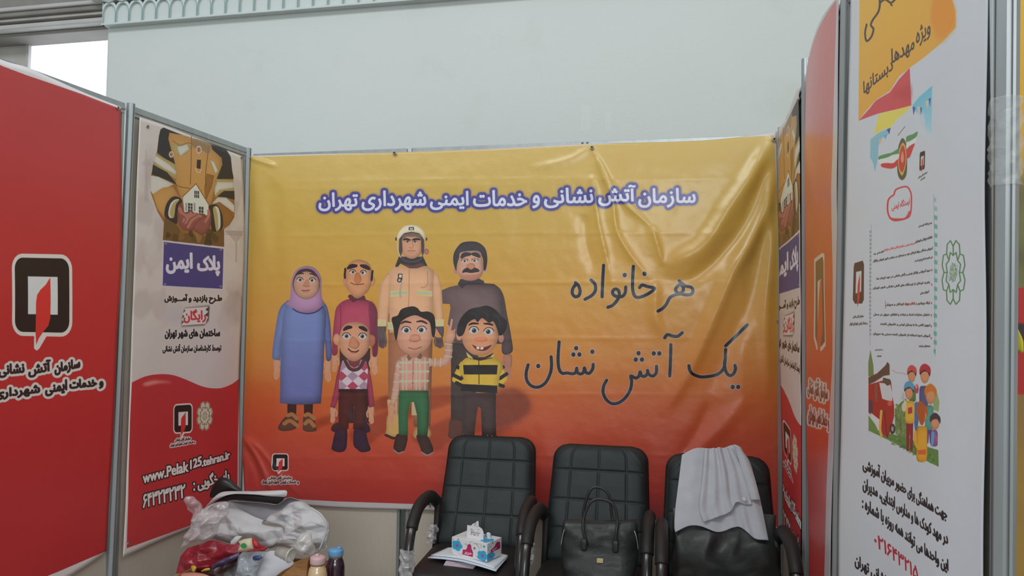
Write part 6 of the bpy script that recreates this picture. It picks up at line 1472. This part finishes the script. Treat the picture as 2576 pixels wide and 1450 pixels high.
# ---- black leather garment bundled below it
BL = mat('black_garment_leather', rgb(26, 30, 30), rough=.46, noise_amt=.1, noise_scale=7, bump=.12, bump_scale=60, coat=.05)
V = []; F = []; nu, nv = 60, 56
path = catmull([(.262, .745), (.238, .69), (.205, .62), (.150, .555), (.06, .525), (-.06, .515), (-.18, .508), (-.27, .49), (-.29, .43), (-.292, .39)], 8); Lp = np.r_[0, np.cumsum(np.hypot(*np.diff(path, axis=0).T))]; Lp /= Lp[-1]
for side in (1, -1):
    for j in range(nv + 1):
        v = j / nv; y = np.interp(v, Lp, path[:, 0]); z = np.interp(v, Lp, path[:, 1])
        for i in range(nu + 1):
            u = i / nu; el = .012 * noise.noise(Vector((v * 5, 0, 1))) ; er = .014 * noise.noise(Vector((v * 6, 0, 7)))
            x = (-.212 + el) * (1 - u) + (.222 + er) * u; e = (math.sin(math.pi * min(max(u, 0), 1)) ** .4) * (math.sin(math.pi * min(v, 1)) ** .4)
            w = .020 * noise.fractal(Vector((x * 7, v * 4.2, 1.0)), 1.0, 2.0, 2) + .014 * (1 - 2 * abs(noise.noise(Vector((x * 9 + v * 3, v * 5, 4.0))))) + .010 * math.sin(u * 8 + v * 5) * math.sin(math.pi * v)
            t = (.020 + w) * e if side == 1 else -.004 * e
            V.append((.205 + x, 3.17 + y - t * .8, z + t * .6))
N = (nu + 1) * (nv + 1)
for s in (0, 1):
    for j in range(nv):
        for i in range(nu):
            a = s * N + j * (nu + 1) + i; f = (a, a + nu + 1, a + nu + 2, a + 1); F.append(f if s == 0 else f[::-1])
o = mesh_obj('leather_jacket', V, F, BL); tag(o, 'glossy black leather garment heaped on the right chair seat under the grey coat', 'jacket')

# ================================================================ tissue box, papers, booklets on chair 1
def quad_box(name, imgs, L, Wd, Hh, loc, rz, base):
    """box with separately printed faces"""
    vs = [(-L / 2, -Wd / 2, 0), (L / 2, -Wd / 2, 0), (L / 2, Wd / 2, 0), (-L / 2, Wd / 2, 0)]; vs += [(x, y, Hh) for x, y, _ in vs]
    F = [(0, 1, 5, 4), (1, 2, 6, 5), (2, 3, 7, 6), (3, 0, 4, 7), (4, 5, 6, 7), (3, 2, 1, 0)]
    me = bpy.data.meshes.new(name); me.from_pydata(vs, [], F); ul = me.uv_layers.new(name='UVMap')
    for p in me.polygons:
        for k, li in enumerate(p.loop_indices): ul.data[li].uv = [(0, 0), (1, 0), (1, 1), (0, 1)][k]
    for m in imgs: me.materials.append(m)
    for p, mi in zip(me.polygons, (0, 1, 0, 1, 2, 2)): p.material_index = mi
    o = link(bpy.data.objects.new(name, me), base); md = o.modifiers.new('b', 'BEVEL'); md.width = .0015; md.segments = 2
    return o
tb = empty('tissue_box', (-.868, 3.302, .512), math.radians(-19)); tag(tb, 'white tissue box with blue flowers and magenta Persian label, a tissue pulled up', 'tissue box')
card = lambda n, f: vinyl(n, f().image(n), rough=.5, bump=.02, coat=.1)
quad_box('carton', [card('box_long_print', print_box_long), card('box_end_print', print_box_end), card('box_top_print', print_box_top)], .190, .118, .078, (0, 0, 0), 0, tb)
V = []; F = []
n = 18
for k, yy in ((0, -.006), (1, -.0045)):
    P = [(-.042, 0), (.048, 0)] + [(.048 - .022 * (1 - math.cos(t)), .026 + .026 * math.sin(t)) for t in np.linspace(0, math.pi / 2, 8)] + [(-.040, .052)]
    V += [(x, yy - .012, .077 + z) for x, z in P]
m_ = len(P); F = [tuple(range(m_)), tuple(range(m_, 2 * m_))[::-1]] + [(i, (i + 1) % m_, m_ + (i + 1) % m_, m_ + i) for i in range(m_)]
tabo = mesh_obj('lid_flap', V, F, card('flap_print', print_tab), tb, smooth=False, uvs=[((x + .042) / .09, (z - .077) / .052) for x, y, z in V])
TIS = mat('tissue_paper', rgb(226, 226, 228), rough=.95, noise_amt=.02, bump=.2, bump_scale=80)
V = []; F = []; nu, nv = 26, 22
for j in range(nv + 1):
    v = j / nv
    for i in range(nu + 1):
        u = i / nu; w = .040 * (1 - v) ** .45 + .008; x = -.004 + (u - .5) * 2 * w - .014 * math.sin(v * 2.6) + .012 * v
        V.append((x, .004 + .010 * math.sin(u * 9 + v * 3) * (1 - .4 * v) + .006 * math.sin(v * 6), .070 + v * .078 - .020 * abs(u - .42) * 2 * v + .004 * math.sin(u * 14)))
F = [(j * (nu + 1) + i, j * (nu + 1) + i + 1, (j + 1) * (nu + 1) + i + 1, (j + 1) * (nu + 1) + i) for j in range(nv) for i in range(nu)]
o = mesh_obj('tissue', V, F, TIS, tb); md = o.modifiers.new('t', 'SOLIDIFY'); md.thickness = .0015
V = []
o = sheet('tissue_fold', GP((-.83, 3.30, .6), (0, 1, 0)), ([(1224, 1341), (1230, 1340), (1234, 1344)], [(1226, 1362), (1232, 1364)], [(1224, 1341), (1226, 1362)], [(1234, 1344), (1232, 1364)]), 0, 0, 1, 6, 8, lambda Q, u, v: .004 * np.sin(u * 5), TIS, parent=None)
o.parent = tb; bpy.context.view_layer.update(); o.matrix_parent_inverse = tb.matrix_world.inverted()
PAPER = mat('white_paper', rgb(222, 226, 232), rough=.8, noise_amt=.01)
PAPER2 = mat('bluish_paper', rgb(204, 216, 230), rough=.75, noise_amt=.01)
def paper(name, corners, z, bend, m, label, cat, seed):
    """sheet lying on the seat: corners (x,y) a b c d"""
    a, b_, c_, d = [np.array(p) for p in corners]; V = []; F = []; n = 16; rnd = random.Random(seed)
    for j in range(n + 1):
        for i in range(n + 1):
            u, v = i / n, j / n; p = (1 - v) * ((1 - u) * a + u * b_) + v * ((1 - u) * d + u * c_)
            V.append((p[0], p[1], z + bend * (math.sin(math.pi * u) - .9 * (1 - v) * abs(u - .5) * .6)))
    F = [(j * (n + 1) + i, j * (n + 1) + i + 1, (j + 1) * (n + 1) + i + 1, (j + 1) * (n + 1) + i) for j in range(n) for i in range(n)]
    o = mesh_obj(name, V, F, m); md = o.modifiers.new('t', 'SOLIDIFY'); md.thickness = .003; md.offset = -1
    tag(o, label, cat, 'papers under the tissue box'); return o
for k, (zz_, mm, lb) in enumerate(((.497, PAPER2, 'bluish white envelope directly on the small pink booklets, under the other envelope'), (.503, PAPER, 'white envelope lying under the tissue box, topmost of the papers'))):
    paper('envelope', ((-1.085 + .01 * k, 3.262 + .02 * k), (-.745 - .012 * k, 3.165 + .016 * k), (-.735, 3.36), (-1.03, 3.40)), zz_, .010, mm, lb, 'envelope', k)
PINK = mat('booklet_pink', rgb(206, 192, 202), rough=.7, noise_amt=.02)
for k in range(4):
    b = bmesh.new(); M_ = Matrix.Translation((-.925 + .002 * k, 3.262 + .003 * k, .4765 + k * .0052)) @ Matrix.Rotation(math.radians(-5 + k), 4, 'Z')
    add_box(b, (0, 0, 0), (.140, .085, .0042), M_); o = bm_obj('booklet', b, PINK, bevel=.0008)
    tag(o, ['lowest pale pink booklet of the little stack on the left chair seat', 'second pale pink booklet from the bottom of the stack', 'third pale pink booklet, under the top one', 'top pale pink booklet, right under the envelopes'][k], 'booklet', 'pink booklets on the left chair')

# ================================================================ heap beside the left wall
K8 = (420, 1150, 4.833)
SHW = mat('white_vinyl_reverse', rgb(200, 200, 203), rough=.6, noise_amt=.03, noise_scale=4, bump=.1, bump_scale=40)
SHG = mat('shaded_vinyl_reverse', rgb(150, 150, 156), rough=.6, noise_amt=.05)  # darker copy of the white vinyl, shade inside the bundle put into its colour
BLK = mat('black_lining', rgb(30, 28, 30), rough=.35, noise_amt=.03)
def tri(x): return np.abs(2 * (x - np.floor(x)) - 1)
def crump(amp, sc, seed, base=.0, bulge=.05, rd=.5):
    """crumpled sheet: sharp creases from folded waves in random directions"""
    R_ = random.Random(int(seed * 13)); W_ = [(R_.uniform(0, 6.28), sc * R_.uniform(.25, .9), R_.uniform(0, 1), R_.uniform(.5, 1)) for _ in range(7)]
    def f(Q, u, v):
        e = (np.clip(np.sin(np.pi * u), 0, 1) * np.clip(np.sin(np.pi * v), 0, 1)) ** .5
        wx = .035 * n3(Q, 5, seed); h = 0
        for a, fr, ph, am in W_: h = h + am / fr * sc * .45 * (tri((Q[:, 0] * math.cos(a) + Q[:, 2] * math.sin(a) + wx) * fr + ph) - .5)
        return base + bulge * e + amp * (h * .55 + n3(Q, sc * .8, seed + 3) * (1 - rd) * .6) * (.3 + .7 * e)
    return f
roll = empty('rolled_banner', (-1.9, 3.2, .6)); tag(roll, 'big crumpled white banner bundle with black lining heaped by the left wall', 'banner')
sheet('lining_flap', GP((0, 3.30, 0), (0, 1, 0)), ([(545, 400), (575, 320), (640, 262), (700, 250), (780, 285), (850, 350), (912, 412)], [(530, 500), (640, 480), (800, 445), (912, 420)], [(545, 400), (520, 470), (530, 500)], [(912, 412), (912, 420)]), *K8, 24, 20, crump(.01, 10, 1, .0, .03), BLK, root=roll, closed_depth=.02)
sheet('lining_strip', GP((0, 3.24, 0), (0, 1, 0)), ([(490, 640), (640, 505), (760, 445), (950, 440), (1200, 465), (1440, 488)], [(492, 650), (640, 560), (800, 530), (1000, 545), (1200, 560), (1340, 578)], [(490, 640), (492, 650)], [(1440, 488), (1400, 540), (1340, 578)]), *K8, 40, 14, crump(.006, 8, 5, .0, .01), BLK, root=roll, closed_depth=.02)
sheet('upper_fold', GP((0, 3.22, 0), (0, 1, 0)), ([(555, 520), (640, 440), (760, 418), (1000, 422), (1250, 412), (1440, 408), (1462, 440)], [(440, 640), (560, 555), (660, 500), (830, 436), (1050, 450), (1250, 478), (1420, 490)], [(555, 520), (440, 640)], [(1462, 440), (1450, 475), (1420, 490)]), *K8, 50, 12, crump(.010, 8, 8, .0, .03), SHW, root=roll, closed_depth=.02)
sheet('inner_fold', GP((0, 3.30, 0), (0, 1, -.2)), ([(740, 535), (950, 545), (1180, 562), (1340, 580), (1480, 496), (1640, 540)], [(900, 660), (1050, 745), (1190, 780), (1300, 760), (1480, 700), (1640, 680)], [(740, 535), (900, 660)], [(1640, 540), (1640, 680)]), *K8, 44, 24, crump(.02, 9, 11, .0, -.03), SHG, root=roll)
sheet('left_lobe', GP((0, 3.20, 0), (0, 1, -.1)), ([(430, 640), (520, 590), (640, 535), (750, 540), (900, 640), (1050, 720), (1172, 770)], [(330, 990), (560, 1000), (780, 1050), (1000, 1080), (1240, 1110), (1420, 990)], [(430, 640), (330, 780), (300, 900), (330, 990)], [(1172, 770), (1160, 820), (1300, 850), (1400, 860), (1430, 930), (1420, 990)]), *K8, 120, 100, crump(.055, 15, 14, .0, .05, .7), SHW, root=roll, closed_depth=.05)
sheet('right_lobe', GP((0, 3.22, 0), (0, 1, -.1)), ([(1190, 800), (1260, 700), (1400, 640), (1500, 560), (1640, 545), (1760, 630), (1900, 720)], [(1240, 1120), (1400, 1090), (1550, 1140), (1700, 1200), (1850, 1160), (1945, 1108)], [(1190, 800), (1370, 830), (1430, 920), (1300, 1060), (1240, 1120)], [(1900, 720), (1960, 800), (1975, 880), (1960, 1000), (1945, 1108)]), *K8, 120, 100, crump(.055, 15, 20, .0, .05, .7), SHW, root=roll, closed_depth=.05)
b = bmesh.new(); GQ = GP((0, 3.17, 0), (0, 1, 0)); add_tube(b, [tuple(p - np.array(roll.location)) for p in GQ.hit([(420 + x / 4.833, 1150 + y / 4.833) for x, y in catmull([(1750, 620), (1870, 700), (1930, 800), (1935, 900), (1900, 1020), (1850, 1140)], 6)])], .004, 6)
bm_obj('rolled_edge', b, SHW, roll, smooth=True)
o = sheet('plastic_bag', GP((0, 3.06, 0), (0, 1, 0)), ([(215, 520), (250, 480), (330, 490), (400, 540), (440, 640), (560, 570), (680, 545), (745, 560)], [(170, 1110), (260, 1070), (400, 1040), (520, 1000), (600, 940)], [(215, 520), (250, 630), (330, 720), (300, 850), (230, 960), (170, 1110)], [(745, 560), (740, 680), (660, 800), (600, 940)]), *K8, 80, 80, crump(.040, 24, 31, .0, .04, .6), film_mat('pinkish_clear_film', rgb(206, 196, 200), .36, rough=.15), smooth=True)
tag(o, 'crumpled clear plastic bag with a raised loop handle, leaning on the bundle at left', 'plastic bag')
REDB = film_mat('red_plastic', rgb(160, 40, 56), .96, rough=.3, scale=18, strength=.5)
o = sheet('plastic_bag', GP((0, 2.99, 0), (0, 1, -.3)), ([(250, 1110), (420, 1055), (560, 1010), (760, 1060), (900, 1035), (1230, 1090)], [(110, 1420), (350, 1400), (560, 1330), (760, 1260), (880, 1190)], [(250, 1110), (160, 1240), (110, 1420)], [(1230, 1090), (1180, 1145), (1000, 1150), (880, 1190)]), *K8, 90, 60, crump(.040, 24, 37, .0, .04, .7), REDB, closed_depth=.03)
tag(o, 'crumpled shiny dark red plastic bag in front of the white bundle', 'plastic bag')
PUR = film_mat('purple_foil', rgb(84, 76, 110), .97, rough=.25, scale=26)
o = sheet('snack_wrapper', GP((0, 2.95, 0), (0, 1, -.3)), ([(540, 1330), (640, 1260), (780, 1200), (880, 1160)], [(560, 1370), (680, 1320), (800, 1270), (890, 1210)], [(540, 1330), (560, 1370)], [(880, 1160), (890, 1210)]), *K8, 26, 12, crump(.02, 16, 41, .0, .02), PUR, closed_depth=.01); tag(o, 'purple and grey foil wrapper edge along the red bag', 'wrapper')
YEL = mat('yellow_wrapper', rgb(206, 168, 60), rough=.4)
for P, lb in ((([(290, 1330), (330, 1320), (362, 1345)], [(305, 1400), (330, 1405), (345, 1385)], [(290, 1330), (305, 1400)], [(362, 1345), (345, 1385)]), 'rounded yellow scrap on the red bag at the far left'), (([(410, 1390), (470, 1355), (520, 1350)], [(420, 1400), (480, 1390), (525, 1375)], [(410, 1390), (420, 1400)], [(520, 1350), (525, 1375)]), 'narrow yellow wrapper strip below the red bag')):
    o = sheet('yellow_scrap', GP((0, 2.90, 0), (0, 1, -.3)), P, *K8, 10, 10, crump(.006, 20, 3, 0, .006), YEL, closed_depth=.006); tag(o, lb, 'wrapper')
DKB = film_mat('dark_plastic', rgb(62, 44, 44), .97, rough=.3, scale=20)
o = sheet('dark_bag', GP((0, 2.97, 0), (0, 1, -.4)), ([(200, 1390), (400, 1340), (600, 1290), (820, 1210), (900, 1190)], [(140, 1620), (450, 1640), (860, 1620)], [(200, 1390), (150, 1500), (140, 1620)], [(900, 1190), (880, 1400), (860, 1620)]), *K8, 50, 40, crump(.014, 14, 91, .0, .03), DKB, closed_depth=.02); tag(o, 'dark brown plastic bag underneath the dark red one, at the bottom edge', 'plastic bag')
# snack packet
pk = empty('snack_packet', (-1.8, 2.95, .6)); tag(pk, 'small cream packet with green dot and red end lying on the red bag', 'packet')
GPK = GP((0, 2.93, 0), (0, 1, -.2))
sheet('packet_body', GPK, ([(870, 1030), (940, 1000), (1030, 985)], [(858, 1148), (950, 1145), (1052, 1118)], [(870, 1030), (890, 1080), (858, 1148)], [(1030, 985), (1048, 1050), (1052, 1118)]), *K8, 16, 16, crump(.006, 18, 4, 0, .016), mat('cream_packet', rgb(212, 206, 172), rough=.45), root=pk, closed_depth=.016)
sheet('packet_end', GPK, ([(1032, 985), (1080, 1010), (1112, 1030)], [(1054, 1118), (1090, 1116), (1132, 1106)], [(1032, 985), (1054, 1118)], [(1112, 1030), (1132, 1106)]), *K8, 12, 12, crump(.006, 18, 6, 0, .012), mat('red_packet', rgb(190, 44, 54), rough=.35), root=pk, closed_depth=.012)
t_ = np.linspace(0, 2 * math.pi, 5)[:4]
sheet('green_mark', GPK, ([(940, 1060), (968, 1042), (998, 1054)], [(942, 1095), (972, 1104), (1002, 1090)], [(940, 1060), (934, 1078), (942, 1095)], [(998, 1054), (1006, 1072), (1002, 1090)]), *K8, 8, 8, lambda Q, u, v: .026 + 0 * u, mat('green_print', rgb(50, 140, 84), rough=.4), root=pk, thick=.001)
# paper scrap
o = sheet('paper_scrap', GP((0, 2.96, 0), (0, 1, -.2)), ([(772, 1030), (840, 965), (915, 965)], [(775, 1065), (830, 1062), (880, 1020)], [(772, 1030), (775, 1065)], [(915, 965), (880, 1020)]), *K8, 12, 10, crump(.01, 14, 9, 0, .01), SHW, closed_depth=.008); tag(o, 'little torn white paper scrap above the cream packet', 'paper')
# clear plastic tray / wrapping with blue print
ICE = film_mat('clear_tray_film', rgb(186, 200, 210), .55, rough=.12, scale=34, strength=.9)
o = sheet('plastic_packaging', GP((0, 2.90, 0), (0, 1, -.35)), ([(860, 1240), (920, 1160), (1000, 1160), (1120, 1150), (1210, 1160)], [(790, 1520), (900, 1520), (1060, 1520)], [(860, 1240), (850, 1380), (790, 1520)], [(1210, 1160), (1120, 1330), (1060, 1520)]), *K8, 70, 70, crump(.020, 24, 51, .0, .03, .6), ICE, closed_depth=.02); tag(o, 'crumpled clear plastic packaging, icy blue, between red bag and white paper', 'packaging')
BLU = mat('blue_cap_plastic', rgb(52, 66, 118), rough=.3)
o = sheet('blue_scrap', GP((0, 2.87, 0), (0, 1, -.35)), ([(1040, 1215), (1090, 1200), (1155, 1210)], [(1045, 1250), (1100, 1262), (1155, 1235)], [(1040, 1215), (1045, 1250)], [(1155, 1210), (1155, 1235)]), *K8, 10, 10, crump(.006, 20, 3, 0, .006), BLU, closed_depth=.006); tag(o, 'dark blue plastic scrap on the clear packaging', 'wrapper')
o = sheet('paper_sheet', GP((0, 2.88, 0), (0, 1, -.5)), ([(1195, 1165), (1280, 1140), (1370, 1155)], [(1040, 1520), (1150, 1530), (1240, 1520)], [(1195, 1165), (1110, 1340), (1040, 1520)], [(1370, 1155), (1545, 1290), (1400, 1400), (1240, 1520)]), *K8, 30, 34, crump(.008, 7, 61, .0, .012, .5), mat('folded_white_paper', rgb(198, 198, 206), rough=.7, noise_amt=.02), thick=.002); tag(o, 'folded white paper sheet slanting over the cardboard box', 'paper')
# clear cup lying on its side plus clear wrapping
cup = empty('plastic_cup', tuple(GP((0, 2.98, 0), (0, 1, 0)).hit([(725, 1397)])[0]), 0); tag(cup, 'clear ribbed plastic cup lying on its side between paper and white bundle', 'cup')
b = bmesh.new(); M_ = Matrix.Rotation(math.radians(96), 4, 'Y') @ Matrix.Rotation(math.radians(10), 4, 'X')
add_lathe(b, [(.018, -.06), (.022, -.03), (.024, -.028), (.0245, -.01), (.027, -.008), (.0275, .008), (.0295, .01), (.030, .016), (.028, .018), (.022, -.02), (.017, -.056)], (0, 0, 0), 24, M_)
bm_obj('cup_wall', b, film_mat('clear_cup', rgb(206, 204, 198), .5, rough=.1, scale=10, strength=.15), cup, smooth=True)
b = bmesh.new(); M2 = M_ @ Matrix.Translation((0, 0, .012)); add_torus(b, .0295, .002, M2, 24, 6); bm_obj('rim', b, film_mat('clear_rim', rgb(226, 224, 220), .8, scale=5, strength=.05), cup, smooth=True)
o = sheet('clear_wrapping', GP((0, 3.03, 0), (0, 1, -.1)), ([(1540, 1050), (1640, 930), (1740, 920), (1760, 1020)], [(1480, 1230), (1600, 1240), (1700, 1230), (1790, 1180)], [(1540, 1050), (1500, 1140), (1480, 1230)], [(1760, 1020), (1800, 1100), (1790, 1180)]), *K8, 60, 60, crump(.020, 24, 71, .0, .03, .6), film_mat('clear_wrap', rgb(214, 214, 210), .38, scale=36)); tag(o, 'crinkled clear wrapping at the right lobe of the white bundle', 'plastic bag')
o = sheet('pink_bag', GP((0, 2.84, 0), (0, 1, -.4)), ([(50, 1470), (120, 1432), (250, 1408), (400, 1412), (520, 1450), (560, 1480)], [(40, 1560), (300, 1570), (560, 1560)], [(50, 1470), (40, 1560)], [(560, 1480), (560, 1560)]), *K8, 24, 10, crump(.006, 8, 81, .0, .02), mat('salmon_plastic', rgb(206, 140, 126), rough=.4), closed_depth=.02); tag(o, 'salmon pink bag just showing at the bottom edge under the red bag', 'bag')

# ---- cardboard box
CARD = mat('cardboard', rgb(168, 124, 76), rough=.85, noise_amt=.06, noise_scale=30, col2=rgb(150, 108, 64), stretch=(1, 1, 6))
TZ = .30
cb = empty('cardboard_box', (-1.86, 3.12, TZ)); tag(cb, 'brown cardboard box under the heap, its corner showing by the pink capped jar', 'box')
BW, BD, BH = .56, .40, .12
for (c, s) in (((0, -BD / 2, BH / 2), (BW, .005, BH)), ((0, BD / 2, BH / 2), (BW, .005, BH)), ((-BW / 2, 0, BH / 2), (.005, BD, BH)), ((BW / 2, 0, BH / 2), (.005, BD, BH))):
    b = bmesh.new(); add_box(b, c, s); bm_obj('side_panel', b, CARD, cb)
b = bmesh.new(); add_box(b, (0, 0, .004), (BW, BD, .006)); bm_obj('bottom_panel', b, CARD, cb)
GF = GP((0, 3.0, 0), (0, 1, -.25)); sheet('flap', GF, ([(1540, 1290), (1650, 1240), (1760, 1195)], [(1300, 1540), (1500, 1560), (1690, 1560)], [(1540, 1290), (1420, 1420), (1300, 1540)], [(1760, 1195), (1715, 1290), (1690, 1560)]), *K8, 12, 12, lambda Q, u, v: .0 * u, CARD, root=cb, thick=.005)
b = bmesh.new(); add_box(b, (0, 0, TZ / 2 + .125), (.92, .66, .03)); 
tabl = empty('low_table', (-1.86, 3.16, 0)); tag(tabl, 'low plain table under the cardboard box and jars', 'table')
b.free(); b = bmesh.new(); add_box(b, (0, 0, TZ - .015), (.98, .60, .03)); bm_obj('table_top', b, mat('table_top', rgb(150, 140, 128), rough=.5), tabl, bevel=.004)
for x in (-.45, .45):
    for y in (-.26, .26):
        b = bmesh.new(); add_box(b, (x, y, (TZ - .03) / 2), (.03, .03, TZ - .03)); bm_obj('leg', b, ALU, tabl)

# ---- two jars
def jar(px, Y, label, bodymat, capmat, R, H, ytop, liquid_top, seed):
    top = GP((0, Y, 0), (0, 1, 0)).hit([(px, ytop)])[0]; z0 = TZ
    H = top[2] - z0
    root = empty('jar', (top[0], Y, z0)); tag(root, label, 'jar', 'jars beside the cardboard box')
    b = bmesh.new(); ck = H - .042
    add_lathe(b, [(R * .9, 0), (R, .006), (R, ck - .055), (R * .97, ck - .035), (R * .84, ck - .012), (R * .72, ck - .004), (R * .72, ck + .004)], (0, 0, 0), 36); bm_obj('body', b, bodymat, root, smooth=True)
    b = bmesh.new(); add_lathe(b, [(R * .70, ck + .002), (R * .74, ck + .003), (R * .74, ck + .012), (R * .70, ck + .013)], (0, 0, 0), 32); bm_obj('neck_ring', b, mat('jar_neck', rgb(150, 128, 96), rough=.3), root, smooth=True)
    b = bmesh.new(); rc = R * .80
    add_lathe(b, [(rc * .98, ck + .010), (rc, ck + .012), (rc, ck + .030), (rc * .96, ck + .036), (rc * .6, ck + .040), (.001, ck + .041)], (0, 0, 0), 36)
    bm_obj('cap', b, capmat, root, smooth=True, bevel=0)
    b = bmesh.new(); add_lathe(b, [(.010, ck + .036), (.010, ck + .045), (.007, ck + .048), (.001, ck + .0485)], (rc * .45 if seed else -.004, .0, 0), 16); bm_obj('spout_knob', b, capmat, root, smooth=True)
    return root
def glass(name, col): return mat(name, col, rough=.12, noise_amt=.03, noise_scale=4, coat=.8)
j1 = jar(800, 2.98, 'jar of creamy beige drink with pale pink cap, left of the two', glass('cream_jar', rgb(214, 184, 146)), mat('pink_cap', rgb(208, 172, 176), rough=.4, noise_amt=.02), .0410, .2, 1398, 1, 0)
b = bmesh.new(); add_box(b, (.004, -.031, .0), (.010, .006, .006)); o = bm_obj('latch', b, mat('dark_latch', rgb(50, 40, 36), rough=.4), j1); o.location.z = j1.children[2].bound_box[0][2] - .004
j2 = jar(845, 3.12, 'jar of very dark purple drink with light blue cap, right of the two', glass('dark_jar', rgb(52, 30, 44)), mat('blue_cap', rgb(104, 160, 206), rough=.4, noise_amt=.02), .0410, .2, 1379, 1, 1)
